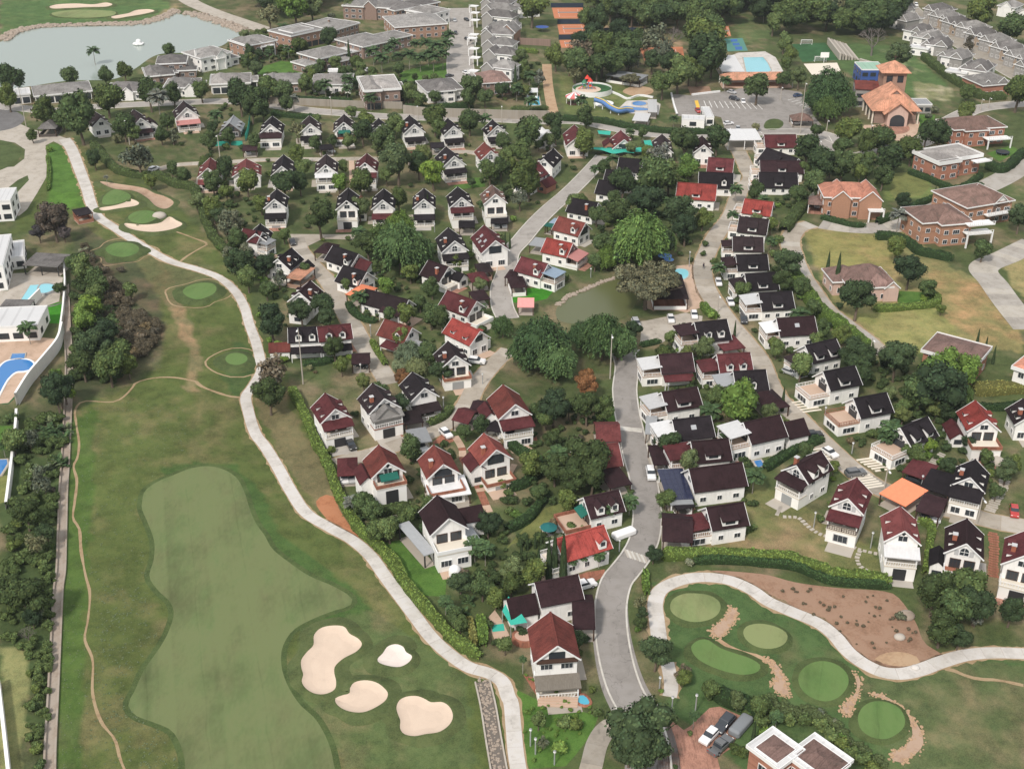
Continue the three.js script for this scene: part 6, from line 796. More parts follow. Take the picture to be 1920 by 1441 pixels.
pool('cobalt blue villa pool with rounded end',[[-116.7,-241.1],[-117.5,-251.6],[-115.2,-252.9],[-112.6,-252.5],[-110.7,-250.6],[-110.2,-248.3],[-111.6,-247],[-113.2,-246.7],[-114,-243.6],[-113.4,-233.8]],M.poolB,{ sharp: 0,rim: M.white });
pool('small square blue splash pool above the cobalt pool',[[-117.4,-255.6],[-114.4,-255.8],[-113.8,-253.3],[-116.9,-252.9]],M.poolB,{ sharp: 1 });
pool('blue pool corner beyond the white boundary wall',[[-104.4,-209.3],[-102,-209.4],[-101.3,-207.8],[-101.2,-203.4],[-101.7,-202]],M.poolB,{ sharp: 1 });
pool('round blue spa pool below the tall red-tiled house',[[10,-141.6],[10.9,-142],[11.7,-141],[11.8,-140],[10.8,-139.9],[10.1,-140.4]],M.pool,{ rim: M.terracotta });
pool('small blue garden pool beside the large brown-roofed house',[[48.7,-208.8],[50.2,-209.3],[50.6,-207.3],[49.1,-206.3]],M.poolB,{ sharp: 1,rim: M.concB });
pool('rectangular blue garden pool beside the dirt track',[[5.8,-472.4],[10.4,-473.6],[10.8,-461.1],[6,-460.8]],M.pool,{ sharp: 1 });
pool('large turquoise swimming pool of the club',[[100.3,-533.9],[109,-534.4],[109.2,-524.1],[108.4,-512.5],[106.8,-509.5],[97.6,-509.5]],M.poolL,{ sharp: 1 });
pool('patterned round pool beside the spreading grey tree',[[42.6,-302.5],[45.1,-305.4],[47.1,-304.7],[47.3,-301.6],[45.7,-298.6],[43.2,-299]],M.poolL,{});
pool('oval dark blue splash pool in the playground',[[46.3,-464.4],[48.8,-466.5],[51.2,-465.1],[51.2,-462],[48.7,-460.2],[46.5,-461.1]],M.poolB,{});
pool('wavy dark blue splash pool below the oval one',[[41,-455.8],[43.1,-459.7],[46.6,-458.4],[50.5,-457.2],[52.3,-454.9],[48.2,-453.7],[44.2,-454.4],[41.5,-452.3]],M.poolB,{});
pool('tiny round blue spa on the lawn left of the street',[[7.1,-186.7],[7.9,-187.4],[8.8,-186.7],[7.9,-185.9]],M.poolB,{ rim: M.deck });
sheet('pool_deck','white pool deck of the club','deck',[[90.5,-532.1],[99.7,-542.6],[111.8,-545],[114.5,-534.4],[113,-505.7],[104.8,-497.4],[88.2,-505.7]],M.path,2);
sheet('pool_deck','white splash pool deck in the playground','deck',[[38.8,-453.2],[44.3,-467.5],[54.6,-468.4],[56.9,-462.9],[54.7,-448.9],[44.9,-450.6]],M.path,2);
sheet('pool_deck','salmon terrace around the pond pool house','deck',[[33.1,-281.6],[38.5,-294.7],[42,-307],[49.5,-308.8],[48.1,-295.6],[49.9,-294.7],[48.3,-281.6],[43.8,-278.1],[39.8,-280.8],[35.6,-279.3]],M.deck,2);
S('canopy','wide white shade canopy beside the club swimming pool','canopy',[85.6,-499.5,94.9,-499.5],26,3,'w',{ k: 'flat',pm: M.white });
S('canopy','white shade roof beside the splash pools','canopy',[50.1,-443.8,53.5,-443.5],16,2.6,'w',{ k: 'flat' });
sheet('patio','tan patio with a small teal sports court','patio',[[-3.9,-160.6],[-2.9,-162.4],[-1.6,-159.6],[-0.4,-155.9],[-2.8,-154.7],[-3.5,-157.3]],M.deck,2);
tag(mesh('mini_court',flat([[-3.4,-158.5],[-1.4,-158.9],[-1.2,-157.1],[-3.2,-156.8]],lvl(4)),M.teal),'small teal sports court on the tan patio','court',null,'structure');
{ const g = thing('awning','large teal fabric awning beside the brown-roofed white house','awning',0,0),p = [[-0.6,-162.2],[0.2,-160.8],[2.5,-155.5],[-0.2,-155.5],[-1.6,-159.1]]; mesh('cloth',tri(p.map((q,i) => [q[0],i === 3 || i === 4 ? 2.5 : 3.1,q[1]]),[[4,3,2,1,0]]),ROOF.n,g); for (const q of [p[0],p[2],p[3],p[4]]) box('post',M.steel,g,q[0],1.25,q[1],0.12,2.5,0.12); }
sheet('patio','salmon stepped terrace around the tall red-tiled house','patio',[[1.8,-146.5],[4.4,-145.6],[9.8,-145.6],[10.7,-146.5],[10.6,-141.7],[9.5,-140],[4.6,-140]],M.terracotta,3);
{ const g = thing('garden_steps','broad salmon steps below the tall red-tiled house','steps',...[7,-140.7],-0.06); for (let i = 0; i < 4; i++) box('step',M.deck,g,0,0.5 - i * 0.13,-0.3 + i * 0.45,6.2 - i * 0.05,0.16,0.46); }
pool('small round blush plunge pool beside the tall red-tiled house',[[0.4,-155.1],[1.5,-156.1],[3.1,-155.8],[3.2,-153.7],[1.9,-153.3],[0.6,-154]],std([0.55,0.36,0.28],0.3),{ rim: M.terracotta,y: 1.0 });
{ const g = thing('round_wall','curved grey retaining wall under the round plunge pool','wall',...[-118.5,-284]); mesh('wall',new THREE.CylinderGeometry(4.2,4.2,3.4,28,1,true),WALL.g,g,[0,-1.3,-1.6]); }
// walls and fences
function wall(name,label,pts,h,t,mat,o = {}) { const g = mesh(numbered(name),strip(pts,t,-0.1,h),mat); tag(g,label,o.cat ?? 'wall',null); const m = pts[Math.floor(pts.length / 2)]; landmarks.push([m[0],m[1],o.nm ?? 'the ' + label.split(' ').slice(0,3).join(' '),3,h]); return g; }
wall('boundary_wall','long white boundary wall beside the left scrub',[[-106.1,-227.1],[-104.4,-221.9],[-100.8,-209.8],[-97.7,-199.2],[-95.6,-191.9]],1.8,0.5,WALL.w,{ nm: 'the white boundary wall' });
wall('boundary_wall','white boundary wall at the lowest left corner',[[-79.6,-144.1],[-76,-136.1],[-72,-127.1],[-70.3,-123.2]],1.8,0.5,WALL.w);
wall('retaining_wall','tall white retaining wall of the lower left villa',[[-108.8,-266.5],[-107.2,-258],[-107.5,-249.3],[-108,-241.1],[-107.6,-231.4]],3.2,0.5,WALL.w,{ nm: 'the white villa retaining wall' });
wall('retaining_wall','white retaining wall below the turquoise pool',[[-121.3,-287.2],[-121.9,-278.5],[-122,-272]],2.6,0.4,WALL.w);
wall('retaining_wall','pale stained retaining wall above the top road',[[-93,-463.8],[-77.3,-461.1],[-59.7,-458.4],[-41.4,-456.7]],2.6,0.5,M.concC,{ nm: 'the stained retaining wall' });
wall('retaining_wall','patchy pinkish retaining wall behind the dark top-row chalets',[[-40.6,-450.6],[-30.7,-447.2],[-15.8,-445.5],[0,-443.8],[13.8,-443]],3.2,0.5,M.concC);
wall('low_wall','white slatted fence beside the bright red roof',[[-8.9,-255.3],[-5.2,-259.1]],2.2,0.3,WALL.w,{ cat: 'fence' });
wall('garden_wall','brown brick garden wall near the umbrella terrace',[[0.6,-558.4],[17.3,-554.7]],3,0.4,WALL.B);
wall('low_wall','dark stone garden wall left of the dirt drain',[[-122.2,-308.8],[-117.4,-294.7],[-112.7,-278.5],[-109.2,-265.1]],1.6,0.4,WALL.w);
for (const [l,p] of [['dark windscreen fence behind the first clay court',[[19.6,-635.6],[36.1,-635.6]]],['dark windscreen fence between the first two clay courts',[[21.8,-598.9],[35.5,-598.9]]],['dark windscreen fence between the lower clay courts',[[21.3,-567],[36.7,-568.6]]],['dark windscreen fence behind the fourth clay court',[[42.9,-580.4],[58.6,-581.8]]]]) wall('windscreen_fence',l,p,2.2,0.15,M.net,{ cat: 'fence' });
for (const [l,p] of [['topmost orange clay tennis court',[[20.2,-634.7],[35.7,-635.3],[35.7,-610.4],[20.7,-610.4]]],['second orange clay tennis court',[[21.7,-597.7],[35.8,-598.3],[35.8,-577.8],[22,-577]]],['third orange clay tennis court, half under trees',[[21.6,-566],[34.1,-567],[34.5,-552.2],[22,-551.5]]],['orange clay court behind the bare tree',[[43.5,-579.1],[58.5,-580.4],[58.3,-568.1],[43.9,-567]]],['orange clay court beside the big round tree',[[57,-551],[76.4,-553.5],[74.3,-527.5],[57,-525.3]]],['small orange clay court above the blue court',[[99.8,-592.7],[103.2,-593.8],[101.3,-573.8],[98.3,-572.5]]]]) {
const c = tag(mesh(numbered('tennis_court'),flat(p,lvl(3)),M.clay),l,'tennis court',null,'structure');
const lerp = (u,v) => { const a = [p[0][0] + (p[1][0] - p[0][0]) * u,p[0][1] + (p[1][1] - p[0][1]) * u],b = [p[3][0] + (p[2][0] - p[3][0]) * u,p[3][1] + (p[2][1] - p[3][1]) * u]; return [a[0] + (b[0] - a[0]) * v,a[1] + (b[1] - a[1]) * v]; };
for (const [a,b] of [[[0.18,0.15],[0.18,0.85]],[[0.82,0.15],[0.82,0.85]],[[0.18,0.15],[0.82,0.15]],[[0.18,0.85],[0.82,0.85]]]) mesh('court_line',strip([lerp(...a),lerp((a[0] + b[0]) / 2,(a[1] + b[1]) / 2),lerp(...b)],0.12,lvl(4),lvl(4)),M.paint,c);
mesh('net',strip([lerp(0.15,0.5),lerp(0.5,0.5),lerp(0.85,0.5)],0.06,0.02,0.6),M.grey,c);
}
{ const p = [[97.1,-568.6],[105.9,-569.9],[104.4,-546.2],[95.3,-545]],c = tag(mesh('sport_court',flat(p,lvl(3)),M.court),'green sport court with blue panels beside the pool deck','court',null,'structure'); for (const q of [[[100,-567.3],[103.1,-567.8],[102.6,-563],[99.5,-562.5]],[[99.8,-560.4],[102.9,-560.9],[102.5,-555.9],[99.3,-555.4]],[[99.7,-553.5],[103,-554],[102.4,-548.1],[99.3,-547.6]]]) mesh('court_panel',flat(q,lvl(4)),M.courtB,c); }
{ const p = [[124.3,-523.5],[139,-525.3],[136.7,-505.7],[124,-505.7]]; const c = tag(mesh('basketball_court',flat(p,lvl(3)),M.cream),'cream basketball court half behind a bamboo-like tree','court',null,'structure'); void c; const [x,z] = [133.3,-525.3],g = thing('basketball_hoop','white basketball backboard behind the cream court','hoop',x,z); cyl('pole',M.white,g,0,1.8,0,0.12,3.6); box('backboard',M.white,g,0,3.4,0.3,3.6,2.2,0.1); }
const goal = cached('goal',() => merge([boxAt(-2.5,1.1,0,0.14,2.2,0.14),boxAt(2.5,1.1,0,0.14,2.2,0.14),boxAt(0,2.2,0,5.14,0.14,0.14),boxAt(-2.5,0.07,-1,0.1,0.1,2),boxAt(2.5,0.07,-1,0.1,0.1,2)]));
for (const [l,p] of [['white football goal at the far end of the sports lawn',[132.6,-557.2]],['white football goal at the near end of the sports lawn',[132.3,-527.1]]]) { const g = thing('football_goal',l,'goal',p[0],p[1]); mesh('frame',goal,M.white,g); mesh('net',boxAt(0,1.1,-1.2,5,2.1,0.03),std([0.5,0.5,0.5],1,{ transparent: true,opacity: 0.25 }),g); }
for (const [l,e,n] of [['stepped concrete bleachers beside the sports lawn',[140.1,-529.8,141.3,-558.4],7],['smaller stepped bleachers beside the cream court',[147,-518.6,144.7,-525.3],5]]) {
const a = Math.atan2(e[2] - e[0],e[3] - e[1]),L = Math.hypot(e[2] - e[0],e[3] - e[1]),g = thing('bleachers',l,'bleachers',(e[0] + e[2]) / 2 + 5,(e[1] + e[3]) / 2,a); for (let i = 0; i < n; i++) box('step',i % 2 ? M.concC : M.concB,g,-4 + i * 1.3 * (a > 0 ? 1 : 1),0.2 + i * 0.2,0,0.8,0.4 + i * 0.4,L);
}
// playground
{ const [x,z] = [31.6,-479.6],g = thing('play_terrace','round white-walled play terrace with a sand floor','terrace',x,z); mesh('wall',new THREE.CylinderGeometry(7.8,7.8,2.2,40,1,true),M.white,g,[0,0.9,0]); mesh('turf',new THREE.CylinderGeometry(7.7,7.7,0.1,40),M.turf,g,[0,1.3,0]); mesh('sand',new THREE.CylinderGeometry(5,5,0.12,32),M.sand,g,[-1.6,1.33,0.6]); }
{ const [x,z] = [29.5,-479.6],g = thing('play_tower','red and green play tower with roofs and slides','play tower',x,z); g.position.y = 1.4; g.scale.setScalar(0.68); for (const [a,b,h,m] of [[-1.5,0,2.2,M.green],[1.8,0.6,3.2,M.red],[0.3,-1.8,4.2,M.red]]) { for (const p of [-1,1]) for (const q of [-1,1]) box('post',M.blueL,g,a + p,(h + 1.5) / 2,b + q,0.2,h + 1.5,0.2); box('platform',M.yell,g,a,h * 0.5,b,2.2,0.2,2.2); mesh('roof',new THREE.ConeGeometry(2.1,2.2,4).rotateY(Math.PI / 4),m,g,[a,h + 2.4,b]); box('panel',m,g,a,h * 0.5 + 0.6,b + 1,2,0.9,0.1); } for (const [a,r] of [[3.8,0.5],[-3.6,-0.6]]) { const s = box('slide',M.red,g,a,1.1,1.2,3.2,0.16,0.9); s.rotation.z = -r; } }
{ const [x,z] = [23.9,-463.8],g = thing('carousel_tent','round red and white striped tent on the playground lawn','tent',x,z); const n = 12,R = 3.5; for (let i = 0; i < n; i++) { const a = i / n * 2 * Math.PI,b = (i + 1) / n * 2 * Math.PI; mesh('stripe',tri([[0,4.6,0],[R * Math.cos(b),3,R * Math.sin(b)],[R * Math.cos(a),3,R * Math.sin(a)],[R * Math.cos(b),2.5,R * Math.sin(b)],[R * Math.cos(a),2.5,R * Math.sin(a)]],[[0,1,2],[2,1,3,4]]),i % 2 ? M.pinkRed : M.white,g); } for (let i = 0; i < 6; i++) { const a = i / 6 * 2 * Math.PI; cyl('post',M.white,g,3 * Math.cos(a),1.4,3 * Math.sin(a),0.12,2.8); } mesh('stage',new THREE.CylinderGeometry(2.8,2.8,0.4,20),M.timber,g,[0,0.2,0]); }
{ const g = thing('water_slide','winding blue water slide along the playground hedge','water slide',0,0),pts = [[31.3,-457.2],[34.2,-455.8],[36.9,-450.6],[39.7,-448.5],[43,-451.4],[45.3,-452.7]].map((p,i) => new THREE.Vector3(p[0],3.6 - i * 0.62,p[1])); const c = new THREE.CatmullRomCurve3(pts); mesh('chute',new THREE.TubeGeometry(c,40,1.1,8),M.blueL,g); mesh('rail',new THREE.TubeGeometry(new THREE.CatmullRomCurve3(pts.map((p) => p.clone().add(new THREE.Vector3(0,1.0,0.9)))),40,0.22,6),M.yell,g); pts.forEach((p) => cyl('post',M.white,g,p.x,p.y / 2 - 0.4,p.z,0.2,Math.max(0.4,p.y - 0.9))); }
tag(mesh('stage',new THREE.CylinderGeometry(3.8,3.8,0.5,32).translate(...[35.1,-462.9].toSpliced(1,0,0.25)),M.white),'low round white platform beside the striped tent','platform');
tag(mesh('sand_circle',flat(smooth([[43.8,-480.6],[46.9,-486.4],[51.3,-488.4],[55.3,-485.4],[55.8,-479.6],[52.2,-474.9],[47.9,-473.9],[45,-476.8]],true),lvl(3)),M.dryEarth),'round sandy tree circle in the playground','sand circle',null,'structure');
for (const [l,p] of [['white stepped retaining edge above the playground path',[[38.9,-479.6],[41.7,-474.9],[44.9,-469.3],[50,-473.9],[54.9,-471.1]]],['white kerb wall between playground and car park',[[62.6,-476.8],[61.8,-461.1],[61.5,-448]]],['white planting edge beside the car park palms',[[70.4,-474.9],[82.1,-479.6]]]]) wall('low_wall',l,p,0.7,0.6,M.white);
sheet('planting_bed','brown planting bed inside the car park corner','bed',[[70.4,-487.4],[79.1,-488.4],[78.9,-477.7],[70,-475.4]],M.soil,6);
sheet('planting_bed','oval planted island in the lower car park','bed',[[94.2,-442.1],[97.5,-443.8],[99.3,-440.5],[97.8,-433.9],[93.9,-429.9],[91.3,-431.5]],M.ruff,7,true);
{ // parking bay lines
const g = new THREE.Group(); g.name = 'parking_lines'; scene.add(g); tag(g,'white bay lines painted on the car park','markings',null,'structure');
for (const [a,b,n] of [[[[74.1,-467.5],[93.7,-464.7]],[[73.9,-458.4],[94.7,-455.8]],11],[[[106.7,-468.4],[111.8,-455.8]],[[109.7,-470.2],[114.6,-459.3]],6],[[[78.9,-432.3],[88.8,-428.4]],[[78.2,-427.6],[89.3,-426]],7]]) for (let i = 0; i < n; i++) { const t = i / (n - 1),p = [a[0][0] + (a[1][0] - a[0][0]) * t,a[0][1] + (a[1][1] - a[0][1]) * t],q = [b[0][0] + (b[1][0] - b[0][0]) * t,b[0][1] + (b[1][1] - b[0][1]) * t]; mesh('line',strip([p,[(p[0] + q[0]) / 2,(p[1] + q[1]) / 2],q],0.22,lvl(8),lvl(8)),M.paint,g); }
mesh('line',flat([[70.5,-467.5],[71.9,-468],[71.4,-458.4],[70,-457.9]],lvl(8)),M.yellow,g);
}
// netting on the building sites
for (const [l,p] of [['long teal safety netting stretched along the building site',[[26.3,-403.6],[30.7,-401.5],[34.1,-398.7],[37.8,-399.7],[41.1,-398.7],[41.9,-405],[36.5,-406.2],[31,-405],[27.4,-405.8]]],['teal safety netting between the half-timbered and dark houses',[[41.8,-404.3],[45.6,-405.8],[47.9,-403.6],[47.4,-401.1],[44.6,-400.5],[41.7,-400.5]]],['upright teal netting panel near the dark house',[[45.6,-412.6],[48.1,-412.9],[48.2,-406.5],[45.6,-405.6]]],['teal netting behind the half-timbered house',[[30.3,-424.1],[35,-423.2],[34.5,-419.5],[30.5,-419.8]]]]) {
const g = thing('safety_netting',l,'netting',0,0); mesh('cloth',tri(p.map((q,i) => [q[0],1.3 + 0.5 * noise(i * 1.7,3),q[1]]),[p.map((_,i) => i).reverse()]),ROOF.n,g); p.forEach((q,i) => { if (i % 2 === 0) box('post',M.timber,g,q[0],0.7,q[1],0.12,1.4,0.12); });
}
wall('safety_netting','upright teal netting along the right of the gutted house',[[-96.1,-440.5],[-94.1,-426],[-93.3,-416.8]],2.4,0.06,ROOF.n,{ cat: 'netting' }); wall('safety_netting','low teal netting in front of the gutted house',[[-102.8,-411.6],[-98.9,-412.3],[-93.4,-412.3]],1.6,0.06,ROOF.n,{ cat: 'netting' });
// stepping stones and stairs: each stone a piece of its own
function steps(name,label,pts,w,gap,mat,d,rise = 0) { const L = smooth(pts,false,gap),g = new THREE.Group(); g.name = numbered(name); scene.add(g); tag(g,label,'path',null,'structure'); L.forEach((p,i) => { const q = L[Math.min(L.length - 1,i + 1)],o = L[Math.max(0,i - 1)],m = mesh('stone',BEV,mat,g,[p[0],0.05 + rise,p[1]],[w * rr(0.85,1.1),0.12,d * rr(0.85,1.1)]); m.rotation.y = Math.atan2(q[0] - o[0],q[1] - o[1]) + rr(-0.1,0.1); }); return g; }
steps('stepping_stones','curving stepping stones along the dry lawn edge',[[51.2,-189.5],[53.7,-189.1],[54.9,-186.5],[56.4,-184.2],[58.5,-182.8],[60.9,-180.7],[63,-179.1],[65.3,-178.1]],0.8,0.95,M.concB,0.6);
steps('stepping_stones','stepping stones running down toward the lower hedge',[[62.6,-178.7],[61.6,-176.5],[61.7,-174.2],[63.2,-172.5],[64.8,-171.6]],0.8,0.95,M.concB,0.6);
steps('stepping_stones','short stepping stone spur below the brown chalet',[[49.9,-190.2],[51.2,-193]],0.7,0.9,M.concB,0.55);
steps('stone_steps','pale stone stairway climbing beside the shabby house',[[90.4,-191.5],[93.1,-195.5],[96,-200.1],[98.2,-204.9],[100.4,-208.8]],2.0,0.8,M.concB,0.55);
steps('stone_steps','pale garden stairway behind the brown carport',[[82.7,-204.6],[84.7,-208.3],[87.6,-211.6]],1.6,0.75,M.concB,0.5);
steps('stone_steps','orange brick steps beside the maroon chalet at the edge',[[88.5,-184.2],[87.3,-180.1],[85.7,-175.8],[84.2,-171.6]],1.8,0.8,M.terracotta,0.55);
steps('stone_steps','white zigzag steps beside the large brown-roofed house',[[52.8,-209.8],[55.3,-212.9],[57.9,-214.9],[59.7,-217]],1.8,0.8,M.concB,0.5);
steps('stone_steps','pale steps down the hedge side of the maroon chalet',[[-40.6,-218.1],[-39.2,-214.9],[-37.9,-211.3]],1.4,0.7,M.concB,0.45);
for (const [l,w,p] of [['orange brick path winding down between the faded red chalets',1.5,[[-11.9,-218.6],[-10.3,-213.9],[-9.8,-209.3],[-8.2,-205.4],[-6.2,-198.2],[-4.8,-192.8],[-4.3,-191]]],['orange brick path in front of the salmon terrace',1.6,[[-7.4,-203.4],[-5.7,-199.6],[-3.4,-198.2]]],['orange path through the hedge garden',1.2,[[0.5,-207.8],[-0.5,-203.4],[0.8,-200.1]]]]) slabLane('brick_path',l,'path',p,w,1.2,[M.terracotta,M.deck],0.05);
sheet('driveway','pink paved drive of the maroon second-row chalet','driveway',[[-54.8,-396.6],[-53,-396.6],[-49.9,-372.9],[-51.5,-370.5]],M.deck,3);
sheet('driveway','salmon parking bay with a white car beside the curved lane','driveway',[[-16.5,-216],[-14.5,-219.7],[-12.3,-219.2],[-12.1,-216.5],[-15.1,-214.4]],M.terracotta,4);
sheet('driveway','striped paved drive with a dark car under the maroon chalet','driveway',[[-37.4,-215.4],[-32.5,-216],[-31.5,-212.3],[-36.5,-210.6]],M.slab,3);
sheet('driveway','checkered terrace floor under the grey-fronted chalet','driveway',[[-27.5,-218.1],[-23.2,-219.7],[-22.5,-218.1],[-27,-216]],M.paver,3);
sheet('driveway','paved orange court before the highest faded red chalet','driveway',[[0,-220.2],[4.8,-220.8],[5.3,-217],[1.1,-214.9],[-0.6,-216]],M.terracotta,3);
for (const [l,p,n] of [['grass-striped parking strips beside the lane, upper',[[71.7,-209.8],[74.4,-205.8]],6],['grass-striped parking strips beside the dark car',[[68.8,-203.4],[70.7,-199.6]],6],['grass-striped parking strips by the covered car',[[62,-213.4],[64.1,-209.8]],5],['paved parking strips under the pink terrace',[[63.3,-233.2],[64.8,-229.1]],5]]) { const g = new THREE.Group(); g.name = numbered('parking_strips'); scene.add(g); tag(g,l,'paving',null,'structure'); for (let i = 0; i < n; i++) { const t = i / (n - 1); box('strip',M.cream,g,p[0][0] + (p[1][0] - p[0][0]) * t,0.03,p[0][1] + (p[1][1] - p[0][1]) * t,4.4,0.08,0.55,0.25); } }
// loose garden things
{ const [x,z] = [166.8,-402.9],g = thing('trampoline','round dark trampoline on the villa lawn','trampoline',x,z); mesh('mat',new THREE.CylinderGeometry(2.1,2.1,0.08,24),M.dark,g,[0,0.85,0]); mesh('rim',new THREE.TorusGeometry(2.15,0.12,6,28).rotateX(Math.PI / 2),M.net,g,[0,0.86,0]); for (let i = 0; i < 6; i++) { const a = i / 6 * 6.28; cyl('leg',M.steel,g,2 * Math.cos(a),0.42,2 * Math.sin(a),0.05,0.85); } }
function parasol(label,x,z,r,m) { const g = thing('parasol',label,'parasol',x,z); cyl('pole',M.steel,g,0,1.2,0,0.05,2.4); mesh('canopy',new THREE.ConeGeometry(r,0.7,10,1,true),m,g,[0,2.5,0]); return g; }
parasol('blue garden parasol near the patterned round pool',41.7,-309.7,2,M.blueL); parasol('blue parasol above the brown garden wall',14.1,-583.1,3.2,M.blue); parasol('dark teal parasol left of the bright red roof',6.7,-183.2,1.6,std([0.02,0.13,0.13],0.8)); parasol('blue cloth parasol over the shabby garden',42.5,-307,1.4,M.blueL);
{ const [x,z] = [-168,-557.2],g = thing('fountain','white fountain jet on the pale lake','fountain',x,z); for (let i = 0; i < 7; i++) { const a = i * 0.9; mesh('jet',new THREE.SphereGeometry(1,8,6),M.white,g,[Math.cos(a) * 1.6 * (i > 0),0.5 + (i ? 0 : 0.9),Math.sin(a) * 1.1 * (i > 0)],[1.3,i ? 0.6 : 1.2,1.1]); } }
{ const [x,z] = [-10,-171.9],g = thing('garden_tank','white dome-topped tank on the bright lawn','tank',x,z); mesh('body',new THREE.CylinderGeometry(1.1,1.1,1,20),M.white,g,[0,0.5,0]); mesh('dome',new THREE.SphereGeometry(1.1,16,8,0,6.3,0,1.57),M.white,g,[0,1,0]); }
{ const [x,z] = [-12.4,-174.6],g = thing('garden_toy','small red ride-on toy on the bright lawn','toy',x,z,0.5); mesh('body',BEV,M.red,g,[0,0.35,0],[0.5,0.4,1.0]); for (const s of [-1,1]) for (const q of [-0.35,0.35]) mesh('wheel',new THREE.CylinderGeometry(0.16,0.16,0.1,10).rotateZ(Math.PI / 2),M.dark,g,[s * 0.28,0.16,q]); }
for (const [l,x,z,s,m] of [['white boulder on the bare soil bank',63.3,-155.3,0.8,M.concB],['large grey boulder beside the soil bank tree',65.9,-160.6,1.2,M.stone],['pale rock beside the second tee',-105,-343.8,1.8,M.concB],['pale boulder in the stone-step garden',97.3,-208.3,1.5,M.concB],['flat white marker block beside the cart path',63.8,-148.1,0.6,M.path]]) { const g = mesh(numbered('boulder'),new THREE.DodecahedronGeometry(1,1).scale(s * 1.2,s * 0.7,s),m,null,[x,s * 0.25,z]); tag(g,l,'boulder'); }
const prof = (pts,w,bev) => { const s = new THREE.Shape(pts.map((p) => new THREE.Vector2(p[0],p[1]))); return new THREE.ExtrudeGeometry(s,{ depth: w - bev * 2,bevelEnabled: true,bevelSize: bev,bevelThickness: bev,bevelSegments: 2,curveSegments: 4 }).translate(0,0,-w / 2 + bev).rotateY(-Math.PI / 2); };
const CAR = {
hatch: { body: prof([[-2.0,0.36],[2.05,0.36],[2.08,0.66],[1.9,0.82],[0.95,0.92],[-1.85,0.96],[-2.05,0.85]],1.72,0.07),cab: prof([[0.9,0.9],[0.25,1.38],[-1.45,1.40],[-1.95,0.93]],1.56,0.06),top: prof([[0.2,1.37],[0.1,1.46],[-1.35,1.47],[-1.5,1.38]],1.40,0.05),ax: 1.25,r: 0.31 },
suv: { body: prof([[-2.25,0.42],[2.25,0.42],[2.3,0.82],[2.1,1.0],[1.05,1.08],[-2.2,1.12],[-2.3,0.9]],1.86,0.08),cab: prof([[1.0,1.06],[0.4,1.60],[-1.85,1.64],[-2.2,1.1]],1.68,0.07),top: prof([[0.35,1.58],[0.2,1.70],[-1.75,1.74],[-1.92,1.62]],1.5,0.06),ax: 1.38,r: 0.37 },
pickup: { body: prof([[-2.5,0.46],[2.45,0.46],[2.5,0.85],[2.3,1.02],[1.2,1.08],[-0.85,1.1],[-0.86,0.62],[-2.36,0.62],[-2.37,1.06],[-2.52,1.06]],1.84,0.06),cab: prof([[1.15,1.06],[0.6,1.58],[-0.7,1.62],[-0.95,1.08]],1.66,0.07),top: prof([[0.55,1.56],[0.4,1.68],[-0.6,1.71],[-0.75,1.6]],1.48,0.06),ax: 1.5,r: 0.38 },
};
const paint = (r,g,b) => new THREE.MeshPhysicalMaterial({ color: new THREE.Color().setRGB(r,g,b),roughness: 0.35,clearcoat: 0.6,clearcoatRoughness: 0.15 });
const PAINT = { white: paint(0.78,0.78,0.78),black: paint(0.015,0.016,0.018),grey: paint(0.13,0.135,0.14),silver: paint(0.45,0.46,0.47),red: paint(0.45,0.03,0.025),blue: paint(0.03,0.06,0.14),dark: paint(0.035,0.04,0.05) };
const wheelGeo = new THREE.CylinderGeometry(1,1,0.22,16).rotateZ(Math.PI / 2),hubGeo = new THREE.CylinderGeometry(0.6,0.6,0.24,10).rotateZ(Math.PI / 2);
const lampF = std([0.85,0.85,0.8],0.2),lampR = std([0.4,0.02,0.02],0.3),tyre = std([0.02,0.02,0.02],0.9);
const protos = new Map();
function car(type,col,label,pts,o = {}) {
const [a,b] = pts,ry = Math.atan2(b[0] - a[0],b[1] - a[1]),C = CAR[type],key = type + col; let g;
if (protos.has(key)) { g = protos.get(key).clone(); g.name = numbered('parked_car'); scene.add(g); }
else {
g = thing('parked_car',label,'car'); protos.set(key,g);
mesh('body',C.body,PAINT[col],g); mesh('windows',C.cab,M.glass,g); mesh('roof',C.top,PAINT[col],g);
for (const s of [-1,1]) for (const q of [-1,1]) { const w = mesh('wheel',wheelGeo,tyre,g,[s * (type === 'hatch' ? 0.76 : 0.83),C.r,q * C.ax],[1,C.r,C.r]); mesh('hub',hubGeo,M.steel,w); }
const zf = type === 'hatch' ? 2.06 : type === 'suv' ? 2.3 : 2.5,zb = type === 'hatch' ? 2.06 : type === 'suv' ? 2.3 : 2.54,yl = type === 'hatch' ? 0.7 : 0.86;
for (const s of [-1,1]) { mesh('headlight',BEV,lampF,g,[s * 0.6,yl,zf],[0.36,0.16,0.14]); mesh('taillight',BEV,lampR,g,[s * 0.66,yl + 0.05,-zb],[0.24,0.2,0.1]); }
}
g.scale.setScalar(0.9); g.position.set(a[0],o.y ?? 0.06,a[1]); g.rotation.y = ry; tag(g,label,'car',o.group ?? 'parked cars');
return g;
}
car('suv','white','white car driving down the asphalt street',[[27.4,-203.4],[27.4,-201.5]],{ group: 'cars on the street' });
car('suv','dark','dark blue car furthest back in the brick paved yard',[[31.6,-135.3],[30.5,-133.9]]);
car('hatch','white','white and grey hatchback in the brick paved yard',[[29.1,-133],[27.9,-131.6]]); car('pickup','grey','grey pickup with white cab roof in the brick paved yard',[[30.4,-131],[32.1,-132.7]]);
